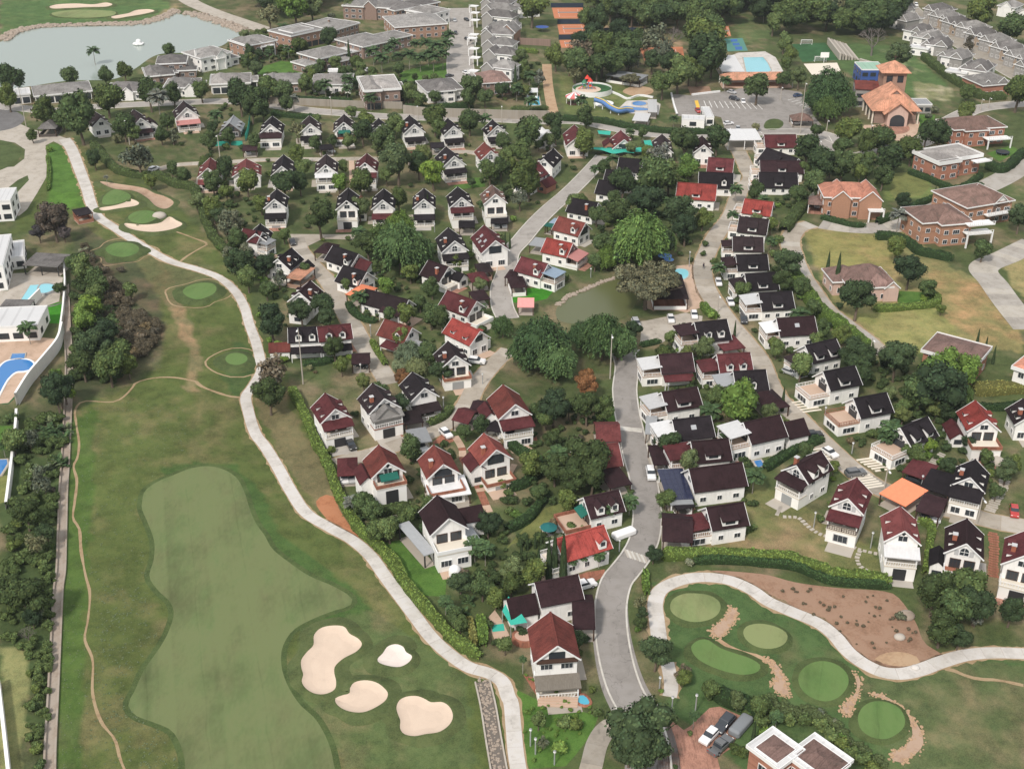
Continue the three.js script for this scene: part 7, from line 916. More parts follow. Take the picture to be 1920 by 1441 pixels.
{ const g = thing('covered_car','car under a grey cover in the brick paved yard','car',...[34,-135],0.75 + Math.PI / 2 + 0.15); mesh('cover',cached('cover',() => { const s = new RoundedBoxGeometry(1.95,1.5,4.7,4,0.42),p = s.attributes.position; for (let i = 0; i < p.count; i++) { const y = p.getY(i),z = p.getZ(i); if (y > 0) { const t = Math.max(0,Math.abs(z + 0.3) - 1.1); p.setY(i,y * (1 - 0.42 * Math.min(1,t / 1.0))); p.setX(i,p.getX(i) * (1 - 0.14 * y)); } } s.computeVertexNormals(); return s; }),std([0.22,0.235,0.25],0.8),g,[0,0.78,0]); }
{ const [a,b] = [[20.5,-183.4],[21.8,-184.2]],g = thing('covered_car','car under a white cover beside the bright red roof','car',a[0],a[1],Math.atan2(b[0] - a[0],b[1] - a[1])); mesh('cover',cached('cover'),M.white,g,[0,0.78,0]); }
for (const a of [
['suv','white','white car half under the terrace beside the paved forecourt',[[12.5,-168.3],[13.6,-168.8]]],['hatch','white','white car on the salmon bay beside the curved lane',[[-13.8,-218.9],[-13,-217.6]]],['suv','white','white car under the grey sheet carport',[[-18.7,-213.4],[-17.9,-212.3]]],['hatch','black','dark car on the striped drive under the maroon chalet',[[-33.1,-214.3],[-32.3,-212.6]]],
['hatch','white','left of two white cars in the maroon hipped carport',[[-33,-202],[-32.7,-200.6]]],['hatch','silver','right of two cars in the maroon hipped carport',[[-31.3,-202.2],[-31.1,-200.8]]],['suv','white','white car beside the chalet above the lane bend',[[-8.2,-251],[-6.3,-250.6]]],
['hatch','black','dark car in the maroon carport by the west lane',[[-34.7,-249.2],[-33.4,-248.5]]],['hatch','black','dark car parked at the head of the west lane',[[-62.1,-323.1],[-61.2,-320.1]]],['hatch','black','dark car in the rose-roofed carport',[[-8.1,-294.7],[-8,-293]]],
['hatch','white','left of two white cars under the dark double carport',[[-4.5,-336.1],[-4.3,-334.2]]],['hatch','white','right of two white cars under the dark double carport',[[-2.3,-336.3],[-2.1,-334.4]]],
['suv','silver','silver car nearest the bamboo on the parking apron',[[30.5,-270.9],[30.8,-268.7]]],['hatch','white','white car in the middle of the parking apron',[[39.3,-273.5],[39.3,-270.9]]],['hatch','white','white car at the far end of the parking apron',[[45.4,-275.8],[45.3,-273.5]]],
['hatch','white','white car under the palm on the row lane',[[54.4,-295.6],[54.3,-293]]],['hatch','white','white car below the palm on the row lane',[[55.6,-283.4],[55.7,-281.2]]],['suv','dark','dark car outside the row house with the palm',[[57.3,-273.1],[57.1,-270.9]]],
['suv','black','black car at the lane beside the zigzag steps',[[62.6,-218.1],[64.1,-218.4]]],['hatch','white','white covered-looking car on the grass strips',[[64.6,-211.3],[65.2,-210.3]]],['suv','grey','grey car on the grass strips above the tall maroon chalet',[[67.9,-203.7],[69.5,-204.1]]],['suv','black','black pickup-like car under the brown carport at the stairs',[[78.9,-200.6],[80.3,-201.3]]],
['hatch','white','white car at the edge of the brown carport over two cars',[[78.9,-188.9],[78.9,-188]]],['hatch','dark','dark car inside the brown carport over two cars',[[77.3,-190.4],[77.3,-189.3]]],['hatch','red','red car parked by the end of the lane',[[94.6,-190.6],[94.1,-188.9]]],['hatch','black','dark car under the pink terrace garage',[[64.9,-232.6],[65.3,-231.4]]],
['hatch','black','car in the garage of the row house with red-edged terrace',[[68.1,-221.6],[68.6,-220.8]]],['hatch','silver','silver car under the row house with white-edged dormer',[[63.3,-245.8],[64.1,-245.1]]],['hatch','silver','grey car in the carport of the salmon-roofed villa',[[93.5,-351],[94.4,-350.4]]],['suv','white','white pickup-like car beside the grey tree near the hedge',[[-117.3,-385.8],[-116.3,-387.8]]],
['hatch','white','white car parked by the church hedge',[[126.6,-405],[128.1,-405.8]]],['hatch','black','dark car parked behind the white one by the church hedge',[[129.6,-408.7],[130.7,-409.4]]],['hatch','blue','dark blue car near the blue bay of the car park',[[111.5,-473],[113.3,-473.9]]],['hatch','white','white car beside the car park kiosk',[[103.7,-436.9],[104.9,-436.9]]],
['hatch','white','white car at the lower car park entrance',[[78.8,-436.4],[80.9,-437.2]]],['hatch','silver','silver-blue car near the club gate canopy',[[81.2,-429.9],[81,-427.6]]],['hatch','white','white car under the car park tree',[[88.8,-464.7],[88.5,-461.1]]],['suv','dark','dark car in the upper car park row',[[86,-468.4],[87,-467.5]]],['hatch','silver','silver car in the farthest car park row',[[86.5,-477.7],[88.3,-475.8]]],['hatch','red','maroon car beside the car park planting edge',[[69.8,-452.3],[70.2,-449.7]]],['hatch','white','white car behind the car park tree',[[95.5,-477.7],[95.8,-473.9]]],
['hatch','dark','dark car beneath the palm garden on the straight street',[[-25.7,-502],[-24.2,-503.6]]],['hatch','white','white car at the near end of the straight street',[[-19,-506.8],[-18.2,-505.7]]],['hatch','black','dark car halfway up the straight street, left kerb',[[-26.2,-577.8],[-25.8,-572.5]]],['hatch','black','dark car near the top of the straight street',[[-22,-605.4],[-21.3,-604]]],['hatch','silver','silver car at the top of the straight street',[[-27.7,-604],[-27.2,-599.7]]],['hatch','black','dark car outside the third town house',[[-20.1,-566],[-18.8,-564.7]]],
['suv','white','white car before the stepped house by the palms',[[-60,-509.9],[-57.4,-506.8]]],['suv','white','white car on the far street at the wood',[[205.5,-638.8],[204.7,-634]]],['hatch','white','white car in the dark carport below the top chalets',[[-26.3,-406.5],[-25.5,-405]]],['hatch','white','white car in front of the green-awning chalet',[[-61.9,-405],[-60.8,-403.6]]],['hatch','white','white car under the flat carport by the garage block',[[-89.7,-402.9],[-88.9,-400.8]]],
]) car(...a);
const lampProto = new Map(),grown = [];
function lamp(label,x,z,h,kind = 'globe') {
const key = kind; let g;
if (lampProto.has(key)) { g = lampProto.get(key).clone(); g.name = numbered(kind === 'pole' ? 'utility_pole' : 'street_lamp'); scene.add(g); g.position.set(x,0,z); }
else {
g = thing(kind === 'pole' ? 'utility_pole' : 'street_lamp',label,kind === 'pole' ? 'pole' : 'street lamp',x,z); lampProto.set(key,g);
mesh('pole',new THREE.CylinderGeometry(0.09,kind === 'pole' ? 0.17 : 0.12,1,8).translate(0,0.5,0),kind === 'pole' ? M.concB : M.steel,g);
if (kind === 'globe') { mesh('lamp_head',BALL,M.white,g,[0,1,0],[0.22,0.22,0.22]); mesh('cap',new THREE.ConeGeometry(0.22,0.16,10),M.grey,g,[0,1,0]); }
else { mesh('arm',boxAt(0,0,0.7,0.1,0.1,1.4),M.steel,g,[0,1,0]); mesh('lamp_head',BEV,M.white,g,[0,1,1.5],[0.35,0.14,0.7]); }
}
for (const c of g.children) { if (c.name === 'pole') c.scale.y = h; else c.position.y = c.name === 'cap' ? h + 0.26 : h; }
tag(g,label,kind === 'pole' ? 'pole' : 'street lamp',kind === 'pole' ? 'tall grey poles' : 'globe garden lamps'); return g;
}
const where = (x,z,skip) => { let best = null,bd = 1e9; for (const l of landmarks) { if (l[2] === skip) continue; const d = Math.max(0,Math.hypot((l[0] - x),(l[1] - z) * 0.8) - l[3]); if (d < bd) { bd = d; best = l; } } const dx = x - best[0],dz = z - best[1],r = best[3]; const rel = Math.abs(dx) > Math.abs(dz) ? (dx > 0 ? 'right of' : 'left of') : dz > 0 ? 'before' : 'behind'; return [rel,best[2],bd]; };
for (const [x,z,h] of [[27.7,-138.3,3.5],[24.2,-138.7,2.7],[22.8,-143.2,1.4],[6.1,-127.9,1.8],[2.7,-131.5,3.2],[3.4,-129.9,3],[55.9,-186.1,3.3],[64.8,-179.7,3.4],[66.1,-223.5,4.1],[69.2,-211.8,1.6],[79.4,-198.7,3.1],[-14.8,-229.7,3],[29.6,-202,1.9],[19.3,-178.7,2.5],[34.5,-236.5,0.5],[48.1,-307,4.3],[-34.1,-265.1,2.9],[-34.4,-245.4,2.7],[-6.6,-241.1,1.9],[-22.4,-332.1,2.1],[21,-299.9,1]]) grown.push({ g: lamp('lamp',x,z,Math.max(2.5,Math.min(h,8)),'globe'),x,z,R: h,words: 'white globe lamp',cat: 'street lamp' });
for (const [x,z,h] of [[-176,-433.9,14.6],[-132.8,-413.1,9],[-67.3,-448.9,7],[-34.6,-442.1,5.5],[-3.7,-438.8,6.4],[121,-601.1,10.6],[-98.1,-397.3,8.5],[102.7,-426,18.2],[121.1,-403.6,10.2],[102.6,-396.6,6.9],[103.9,-468.4,5.2],[-46.9,-241.1,14],[22.2,-243.6,11.2],[51.7,-278.5,4.8],[72.5,-199.2,4.6],[86.5,-187.2,6],[84.3,-256,2.1],[60.3,-595.5,5],[112.9,-429.1,2.4],[176.4,-454,4.6],[180.6,-457.6,3.6]]) grown.push({ g: lamp('pole',x,z,Math.max(4,Math.min(h,22)),'pole'),x,z,R: h,words: 'tall one-armed lamp pole',cat: 'pole' });
function figure(name,label,x,z,turn,joints,bones,paintAt) {
const g = thing(name,label,name === 'person' ? 'person' : 'motorbike',x,z,turn),res = 64,mc = new MarchingCubes(res,std([1,1,1],0.85),false,false,40000),S = 1.1;
mc.isolation = 0; const J = joints;
for (let k = 0; k < res; k++) for (let j = 0; j < res; j++) for (let i = 0; i < res; i++) {
const p = [((i - res / 2) / (res / 2)) * S,((j - res / 2) / (res / 2)) * S + 0.95,((k - res / 2) / (res / 2)) * S]; let d = 9;
for (const [a,b] of bones) { const A = J[a],B = J[b],ab = [B[0] - A[0],B[1] - A[1],B[2] - A[2]],ap = [p[0] - A[0],p[1] - A[1],p[2] - A[2]],t = Math.min(1,Math.max(0,(ap[0] * ab[0] + ap[1] * ab[1] + ap[2] * ab[2]) / (ab[0] ** 2 + ab[1] ** 2 + ab[2] ** 2 + 1e-9))),r = A[3] + (B[3] - A[3]) * t,e = Math.hypot(ap[0] - ab[0] * t,ap[1] - ab[1] * t,ap[2] - ab[2] * t) - r; const h = Math.max(0.035 - Math.abs(d - e),0) / 0.035; d = Math.min(d,e) - h * h * 0.009; }
mc.field[i + j * res + k * res * res] = -d;
}
mc.update(); const n = mc.count,P = new Float32Array(n * 3),C = new Float32Array(n * 3);
for (let i = 0; i < n; i++) { const q = [0,1,2].map((c) => mc.positionArray[i * 3 + c] * S); q[1] += 0.95; P.set(q,i * 3); C.set(paintAt(q),i * 3); }
let bg = new THREE.BufferGeometry(); bg.setAttribute('position',new THREE.BufferAttribute(P,3)); bg.setAttribute('color',new THREE.BufferAttribute(C,3)); bg = mergeVertices(bg,1e-3); bg.computeVertexNormals();
mesh('body',bg,std([1,1,1],0.85,{ vertexColors: true }),g); return g;
}
const HAND = (J,B,s,side,hx,hy,hz) => { for (let f = 0; f < 5; f++) { const a = side + 'f' + f; J[a] = [hx + s * (f === 4 ? -0.03 : 0.0),hy - (f === 4 ? 0.03 : 0.07),hz - 0.03 + f * 0.02,0.012]; J[a + 'e'] = [hx + s * (f === 4 ? -0.05 : -0.005),hy - (f === 4 ? 0.07 : 0.13 + 0.01 * (f === 1)),hz - 0.03 + f * 0.022 + 0.01,0.009]; B.push([side + 'ha',a],[a,a + 'e']); } };
const stand = () => { const J = { hip: [0,0.95,0,0.15],chest: [0,1.32,0.0,0.155],neck: [0,1.5,0.0,0.06],head: [0,1.64,0.02,0.10],crown: [0,1.70,0.0,0.095],nose: [0,1.63,0.125,0.015],ls: [0.19,1.42,0,0.065],rs: [-0.19,1.42,0,0.065],le: [0.25,1.14,-0.05,0.047],re: [-0.25,1.14,0.05,0.047],lha: [0.25,0.90,0.03,0.036],rha: [-0.25,0.90,0.14,0.036],lh: [0.09,0.93,0,0.10],rh: [-0.09,0.93,0,0.10],lk: [0.10,0.5,0.14,0.062],rk: [-0.10,0.5,0.0,0.062],la: [0.1,0.09,0.2,0.043],ra: [-0.1,0.1,-0.22,0.043],lt: [0.11,0.045,0.36,0.036],rt: [-0.11,0.045,-0.07,0.036] },B = [['hip','chest'],['chest','neck'],['neck','head'],['head','crown'],['head','nose'],['chest','ls'],['chest','rs'],['ls','le'],['rs','re'],['le','lha'],['re','rha'],['hip','lh'],['hip','rh'],['lh','lk'],['rh','rk'],['lk','la'],['rk','ra'],['la','lt'],['ra','rt']]; HAND(J,B,1,'l',0.25,0.87,0.03); HAND(J,B,-1,'r',-0.25,0.87,0.14); return [J,B]; };
{ const [J,B] = stand(); figure('person','person in dark clothes walking along the row lane',51.8,-305.6,0.2,J,B,([x,y,z]) => (y > 1.66 || (y > 1.52 && z < -0.01) ? [0.015,0.01,0.008] : y > 1.47 ? [0.30,0.17,0.11] : y > 0.93 && Math.abs(x) > 0.2 && y < 1.1 ? [0.30,0.17,0.11] : y > 0.95 ? [0.045,0.045,0.06] : y > 0.09 ? [0.03,0.032,0.05] : [0.02,0.02,0.02])).position.y = 0.06; }
for (const [l,x,z,t] of [['motorbike and rider in dark clothes on the pale road below the playground',43,-427.3,1.5],['motorbike and rider on the pale road under the stained wall',-88.4,-460.2,-1.6]]) {
const [J,B] = stand(); for (const k in J) J[k][1] -= 0.02; Object.assign(J,{ lk: [0.17,0.72,0.38,0.062],rk: [-0.17,0.72,0.38,0.062],la: [0.17,0.36,0.2,0.043],ra: [-0.17,0.36,0.2,0.043],lt: [0.17,0.31,0.34,0.036],rt: [-0.17,0.31,0.34,0.036],le: [0.27,1.18,0.22,0.047],re: [-0.27,1.18,0.22,0.047],lha: [0.28,1.06,0.47,0.036],rha: [-0.28,1.06,0.47,0.036] }); for (const s of ['l','r']) for (let f = 0; f < 5; f++) { const q = s === 'l' ? 1 : -1; J[s + 'f' + f] = [q * (0.25 + f * 0.02),1.06,0.52,0.012]; J[s + 'f' + f + 'e'] = [q * (0.25 + f * 0.02),1.01,0.51,0.009]; }
const bike = thing('motorbike',l,'motorbike',x,z,t); const person = figure('person',l.replace('motorbike and rider','rider on a motorbike').replace(' in dark clothes',' wearing dark clothes'),x,z,t,J,B,([,y,zz]) => (y > 1.5 ? [0.05,0.05,0.06] : y > 0.9 ? [0.05,0.055,0.08] : [0.02,0.02,0.03])); person.userData.category = 'person'; person.position.y = 0.06;
bike.userData.label = l.replace('motorbike and rider','small dark motorbike').replace(' in dark clothes',''); bike.position.y = 0.06;
for (const q of [-0.62,0.68]) { const w = mesh('wheel',new THREE.TorusGeometry(0.27,0.06,8,20).rotateY(Math.PI / 2),tyre,bike,[0,0.33,q]); mesh('hub',new THREE.CylinderGeometry(0.1,0.1,0.1,10).rotateZ(Math.PI / 2),M.steel,w); }
mesh('frame',merge([boxAt(0,0.55,0,0.16,0.3,0.75),new THREE.CylinderGeometry(0.035,0.035,0.8,6).rotateX(-0.35).translate(0,0.68,0.57)]),M.dark,bike); mesh('seat',BEV,tyre,bike,[0,0.79,-0.22],[0.26,0.12,0.72]); mesh('tank',BEV,PAINT.red,bike,[0,0.8,0.25],[0.26,0.2,0.4]); mesh('handlebar',new THREE.CylinderGeometry(0.02,0.02,0.68,6).rotateZ(Math.PI / 2),M.steel,bike,[0,1.03,0.5]); mesh('headlight',BALL,lampF,bike,[0,0.92,0.66],[0.1,0.1,0.1]);
}
function leafSet() {
const P = [],N = [],C = [],q = new THREE.Vector3(),a = new THREE.Vector3(),b = new THREE.Vector3(),n = new THREE.Vector3();
return {
leaf(px,py,pz,out,s,long = 1.5,jit = 0.7,tone = 1,dir = null) {   // one folded leaf cluster: two triangles
n.set(out[0] + rr(-jit,jit),out[1] + rr(-jit,jit) + 0.15,out[2] + rr(-jit,jit)).normalize();
if (dir) a.set(...dir).normalize(); else a.set(rr(-1,1),rr(-1,1),rr(-1,1));
a.addScaledVector(n,-a.dot(n)).normalize(); b.crossVectors(n,a);
const l = s * long * 0.5,w = s * 0.5,f = rr(0.05,0.3) * s,A = [px - a.x * l,py - a.y * l,pz - a.z * l],B = [px + a.x * l,py + a.y * l,pz + a.z * l];
const L = [px + b.x * w - n.x * f,py + b.y * w - n.y * f,pz + b.z * w - n.z * f],Rr = [px - b.x * w - n.x * f,py - b.y * w - n.y * f,pz - b.z * w - n.z * f];
for (const v of [A,B,L,B,A,Rr]) { P.push(...v); q.set(out[0] * 0.45 + n.x,out[1] * 0.45 + n.y,out[2] * 0.45 + n.z).normalize(); N.push(q.x,q.y,q.z); }
const t = tone * rr(0.55,1.45),y = rr(-0.10,0.10); for (let i = 0; i < 6; i++) C.push(t * (1 + y),t,t * (1 - y));
},
blob(x,y,z,r,ry,seg = 1) { const g = new THREE.IcosahedronGeometry(1,seg),p = g.attributes.position; for (let i = 0; i < p.count; i++) { const k = 0.86 + 0.26 * noise(p.getX(i) * 2.3 + x * 5,p.getY(i) * 2.3 + p.getZ(i) * 3.1 + z * 7,5); P.push(x + p.getX(i) * r * k,y + p.getY(i) * ry * k,z + p.getZ(i) * r * k); const l = Math.hypot(p.getX(i),p.getY(i),p.getZ(i)); N.push(p.getX(i) / l,p.getY(i) / l,p.getZ(i) / l); C.push(0.8,0.8,0.8); } },
tube(pts,r0,r1,seg = 5) { for (let i = 0; i + 1 < pts.length; i++) { const A = pts[i],B = pts[i + 1],ra = r0 + (r1 - r0) * i / (pts.length - 1),rb = r0 + (r1 - r0) * (i + 1) / (pts.length - 1); n.set(B[0] - A[0],B[1] - A[1],B[2] - A[2]).normalize(); a.set(Math.abs(n.y) > 0.9 ? 1 : 0,Math.abs(n.y) > 0.9 ? 0 : 1,0).cross(n).normalize(); b.crossVectors(n,a); for (let k = 0; k < seg; k++) { const t0 = k / seg * 6.2832,t1 = (k + 1) / seg * 6.2832,u = (t,c,r) => [c[0] + (a.x * Math.cos(t) + b.x * Math.sin(t)) * r,c[1] + (a.y * Math.cos(t) + b.y * Math.sin(t)) * r,c[2] + (a.z * Math.cos(t) + b.z * Math.sin(t)) * r],m = (t) => [a.x * Math.cos(t) + b.x * Math.sin(t),a.y * Math.cos(t) + b.y * Math.sin(t),a.z * Math.cos(t) + b.z * Math.sin(t)]; for (const [t,c,r] of [[t0,A,ra],[t1,A,ra],[t1,B,rb],[t0,A,ra],[t1,B,rb],[t0,B,rb]]) { P.push(...u(t,c,r)); N.push(...m(t)); C.push(1,1,1); } } } },
build() { const g = new THREE.BufferGeometry(); g.setAttribute('position',new THREE.BufferAttribute(new Float32Array(P),3)); g.setAttribute('normal',new THREE.BufferAttribute(new Float32Array(N),3)); g.setAttribute('color',new THREE.BufferAttribute(new Float32Array(C),3)); const u = new Float32Array(P.length / 3 * 2); for (let i = 0; i < u.length / 2; i++) { u[i * 2] = P[i * 3] + P[i * 3 + 2]; u[i * 2 + 1] = P[i * 3 + 1]; } g.setAttribute('uv',new THREE.BufferAttribute(u,2)); return g; },
};
}
const onBall = () => { const z = rr(-1,1),t = rr(0,6.2832),s = Math.sqrt(1 - z * z); return [s * Math.cos(t),z,s * Math.sin(t)]; };
function crownGeo({ lobes = 12,leaves = 1100,s = 0.16,flat = 0.8,spread = 0.62,lr = [0.3,0.48],cy = 1.25,long = 1.5,core = 0.84,sparse = 0 }) {
const L = leafSet(),lob = [];
for (let i = 0; i < lobes; i++) { const d = onBall(),k = Math.pow(rnd(),0.45) * spread; lob.push([d[0] * k,cy + d[1] * k * flat + (sparse ? 0 : 0.04),d[2] * k,rr(...lr)]); }
if (core) for (const l of lob) L.blob(l[0],l[1],l[2],l[3] * core,l[3] * core * Math.min(1,flat + 0.15),1);
const tot = lob.reduce((t,l) => t + l[3] * l[3],0);
for (const l of lob) { const n = Math.round(leaves * l[3] * l[3] / tot),tone = rr(0.82,1.2); for (let i = 0; i < n; i++) { const d = onBall(); if (d[1] < -0.35 && rnd() < 0.6) continue; const r = l[3] * rr(0.86,1.14); L.leaf(l[0] + d[0] * r,l[1] + d[1] * r * Math.min(1,flat + 0.15),l[2] + d[2] * r,d,s * rr(0.65,1.35),long,0.75,tone); } }
return L.build();
}
function trunkGeo(h = 1.1,r = 0.075,limbs = 5,spread = 0.5) {
const L = leafSet(),b = [rr(-0.05,0.05),h * 0.5,rr(-0.05,0.05)]; L.tube([[0,-0.03,0],[b[0] * 0.5,h * 0.25,b[2] * 0.5],b],r,r * 0.72,7);
for (let i = 0; i < limbs; i++) { const t = (i + rr(0,0.6)) / limbs * 6.28,k = spread * rr(0.7,1.1); L.tube([b,[b[0] + Math.cos(t) * k * 0.45,h * 0.82,b[2] + Math.sin(t) * k * 0.45],[Math.cos(t) * k,h * rr(1.05,1.3),Math.sin(t) * k]],r * 0.5,r * 0.16,5); }
return L.build();
}
const rep = (n,f) => Array.from({ length: n },(_,i) => f(i));
const CROWN = {
R: rep(6,(i) => crownGeo({ lobes: 15 + i * 3,leaves: 3000,s: 0.098,lr: [0.24,0.44],flat: 0.78 + 0.04 * (i % 3) })),
F: rep(3,() => crownGeo({ lobes: 22,leaves: 3600,s: 0.074,flat: 0.7,spread: 0.7,lr: [0.24,0.40] })),
S: rep(2,() => crownGeo({ lobes: 60,leaves: 11000,s: 0.036,flat: 0.26,spread: 0.82,lr: [0.09,0.19],cy: 0.66,core: 0.4 })),
G: rep(3,() => crownGeo({ lobes: 14,leaves: 1000,s: 0.11,flat: 0.85,spread: 0.7,lr: [0.2,0.36],core: 0.45,sparse: 1 })),
U: rep(3,() => crownGeo({ lobes: 9,leaves: 620,s: 0.17,flat: 0.6,spread: 0.55,lr: [0.34,0.5],cy: 0.55 })),
B: rep(3,() => { const L = leafSet(); for (let i = 0; i < 7; i++) { const d = onBall(); L.blob(d[0] * 0.42,0.95 + d[1] * 0.3,d[2] * 0.42,0.42,0.5,1); } for (let i = 0; i < 130; i++) { const t = rr(0,6.28),k = Math.sqrt(rnd()) * 0.78,x = Math.cos(t) * k,z = Math.sin(t) * k,top = 1.9 - k * 0.85 + rr(-0.3,0.28),ln = rr(0.28,0.5),tone = rr(0.75,1.28),ox = Math.cos(t) * 0.7,oz = Math.sin(t) * 0.7; for (let j = 0; j < 52; j++) { const u = rnd(),w = 0.17 * (1 - u * 0.7),px = x + ox * u * ln + rr(-w,w),pz = z + oz * u * ln + rr(-w,w),py = top - u * u * ln * 1.1 - rr(0,0.22); L.leaf(px,py,pz,[ox * 0.7,0.7,oz * 0.7],0.05 * rr(0.6,1.4),2.1,0.85,tone,[ox,-0.6 - u,oz]); } } return L.build(); }),
C: rep(2,() => { const L = leafSet(); L.tube([[0,0.05,0],[0,1.0,0],[0,1.9,0]],0.8,0.25,9); for (let i = 0; i < 700; i++) { const y = Math.pow(rnd(),0.8),r = 0.92 * Math.pow(1 - y,0.55) * (y < 0.12 ? 0.7 + y * 2.5 : 1),t = rr(0,6.28); L.leaf(Math.cos(t) * r,0.05 + y * 2.1,Math.sin(t) * r,[Math.cos(t),0.3,Math.sin(t)],0.26,1.8,0.5,1,[0,1,0]); } return L.build(); }),
};
const TRUNK = rep(5,() => trunkGeo()),TRUNKS = rep(2,() => trunkGeo(0.56,0.05,9,0.75));
const bareGeo = rep(2,() => { const L = leafSet(); const grow = (p,d,len,r,k) => { const e = [p[0] + d[0] * len,p[1] + d[1] * len,p[2] + d[2] * len]; L.tube([p,e],r,r * 0.65,k > 2 ? 6 : 4); if (k) for (let i = 0; i < 3; i++) { const q = onBall(),m = [d[0] + q[0] * 0.75,d[1] + q[1] * 0.5 + 0.1,d[2] + q[2] * 0.75],l = Math.hypot(...m); grow(e,m.map((v) => v / l),len * 0.72,r * 0.6,k - 1); } }; for (let i = 0; i < 4; i++) { const t = i * 1.6; grow([0,0.45,0],[Math.cos(t) * 0.6,0.8,Math.sin(t) * 0.6],0.5,0.035,4); } L.tube([[0,-0.02,0],[0,0.46,0]],0.07,0.06,7); return L.build(); });
const frondGeo = (n,droop,wid,up,len = 1) => { const L = leafSet(); for (let i = 0; i < n; i++) { const t = i / n * 6.28 * 2.39 * 2 + rr(-0.2,0.2),el = up * (1 - i / n) + rr(-0.1,0.15),ca = Math.cos(t),sa = Math.sin(t),tone = rr(0.8,1.2); let x = 0,y = 0,e = el; for (let j = 0; j < 7; j++) { const st = len / 7,nx = x + Math.cos(e) * st,ny = y + Math.sin(e) * st,w = wid * Math.sin((j + 1) / 8.2 * Math.PI); for (const s of [-1,1]) for (let m = 0; m < 2; m++) { const f = (m + 0.5) / 2,mx = x + (nx - x) * f,my = y + (ny - y) * f; L.leaf(mx * ca - s * sa * w * 0.5,my - w * 0.25,mx * sa + s * ca * w * 0.5,[-Math.sin(e) * ca * 0.4,1,-Math.sin(e) * sa * 0.4],w,1.1,0.15,tone,[ca * 0.5 - s * sa,-0.45,sa * 0.5 + s * ca]); } x = nx; y = ny; e -= droop; } } return L.build(); };
const PALM = rep(3,() => frondGeo(16,0.26,0.30,1.25)),FAN = rep(2,() => frondGeo(15,0.16,0.24,1.45)),PTRUNK = (() => { const L = leafSet(); L.tube([[0,-0.02,0],[0.006,0.3,0],[-0.004,0.65,0],[0,1,0]],0.024,0.015,7); return L.build(); })();
const KIND = {   // name, label words, category, crown set, leaf material, trunk
D: ['broadleaf_tree','dark green round tree','tree','R','D'],d: ['dense_tree','deep green dense tree','tree','F','d'],M: ['broadleaf_tree','mid green leafy tree','tree','R','M'],m: ['dense_tree','fine-leaved green tree','tree','F','m'],L: ['broadleaf_tree','bright green tree','tree','R','L'],
G: ['sparse_tree','pale grey-green sparse tree','tree','G','G'],g: ['sparse_tree','silvery pale tree','tree','G','g'],S: ['umbrella_tree','wide flat-topped grey-brown tree','tree','S','S'],B: ['bamboo_clump','feathery arching bamboo clump','bamboo','B','B'],b: ['bamboo_clump','bright feathery bamboo clump','bamboo','B','b'],
R: ['sparse_tree','brownish sparse tree','tree','G','R'],V: ['flowering_tree','purple blossoming tree','tree','F','V'],O: ['flowering_tree','orange blossoming tree','tree','F','O'],p: ['feathery_tree','pale yellow-green feathery tree','tree','B','p'],
C: ['cypress','slim dark cypress','cypress','C','d'],X: ['bare_tree','bare grey branching tree','tree','X','G'],U: ['shrub','green rounded shrub','shrub','U','M'],u: ['shrub','dark green shrub','shrub','U','D'],l: ['shrub','bright green shrub','shrub','U','L'],w: ['shrub','greyish shrub','shrub','U','G'],o: ['shrub','reddish flowering shrub','shrub','U','R'],
P: ['palm_tree','green feather palm','palm','P','P'],q: ['palm_tree','silvery fan palm','palm','P','g'],F: ['fan_plant','big-leaved fan plant','plant','F2','P'],f: ['fan_plant','yellowish big-leaved fan plant','plant','F2','p'],
};
function plant(k,list) {
const [name,words,cat,set,lf] = KIND[k];
for (const [x,z,R0] of list) {
const R = R0 * (set === 'R' || set === 'F' ? 1.3 : set === 'G' || set === 'S' ? 1.2 : 1.06),g = new THREE.Group(); g.name = numbered(name); scene.add(g); g.position.set(x,0,z); g.rotation.y = rr(0,6.28);
const v = rr(0.95,1.15);
if (set === 'P') { const h = Math.max(3,R * rr(1.9,2.3)); mesh('trunk',PTRUNK,palmBark,g,null,[h * 1.0,h,h * 1.0]); mesh('crown',PALM[Math.floor(rnd() * 3)],LEAF[lf],g,[0,h * 0.99,0],[R * 1.25,R * 1.25,R * 1.25]); }
else if (set === 'F2') { mesh('crown',FAN[Math.floor(rnd() * 2)],LEAF[lf],g,[0,0.2,0],[R * 1.25,R * 1.3,R * 1.25]); mesh('stem',PTRUNK,bark,g,null,[R * 2,R * 0.3,R * 2]); }
else if (set === 'X') { mesh('trunk',bareGeo[Math.floor(rnd() * 2)],std([0.20,0.175,0.16],0.95),g,null,[R * 0.78,R * 0.85,R * 0.78]); }
else if (set === 'C') { mesh('crown',CROWN.C[Math.floor(rnd() * 2)],LEAF[lf],g,null,[R,R * 5,R]); mesh('trunk',PTRUNK,bark,g,null,[R * 6,R * 0.5,R * 6]); }
else {
mesh('crown',CROWN[set][Math.floor(rnd() * CROWN[set].length)],LEAFV[lf][Math.floor(rnd() * 4)],g,null,[R,R * v * (set === 'U' ? 0.95 : 1),R]);
if (set === 'U') mesh('stem',PTRUNK,bark,g,null,[R * 3,R * 0.6,R * 3]); else mesh('trunk',set === 'S' ? TRUNKS[Math.floor(rnd() * 2)] : TRUNK[Math.floor(rnd() * 5)],bark,g,null,[R,R * v,R]);
}
grown.push({ g,x,z,R,words,cat });
}
}
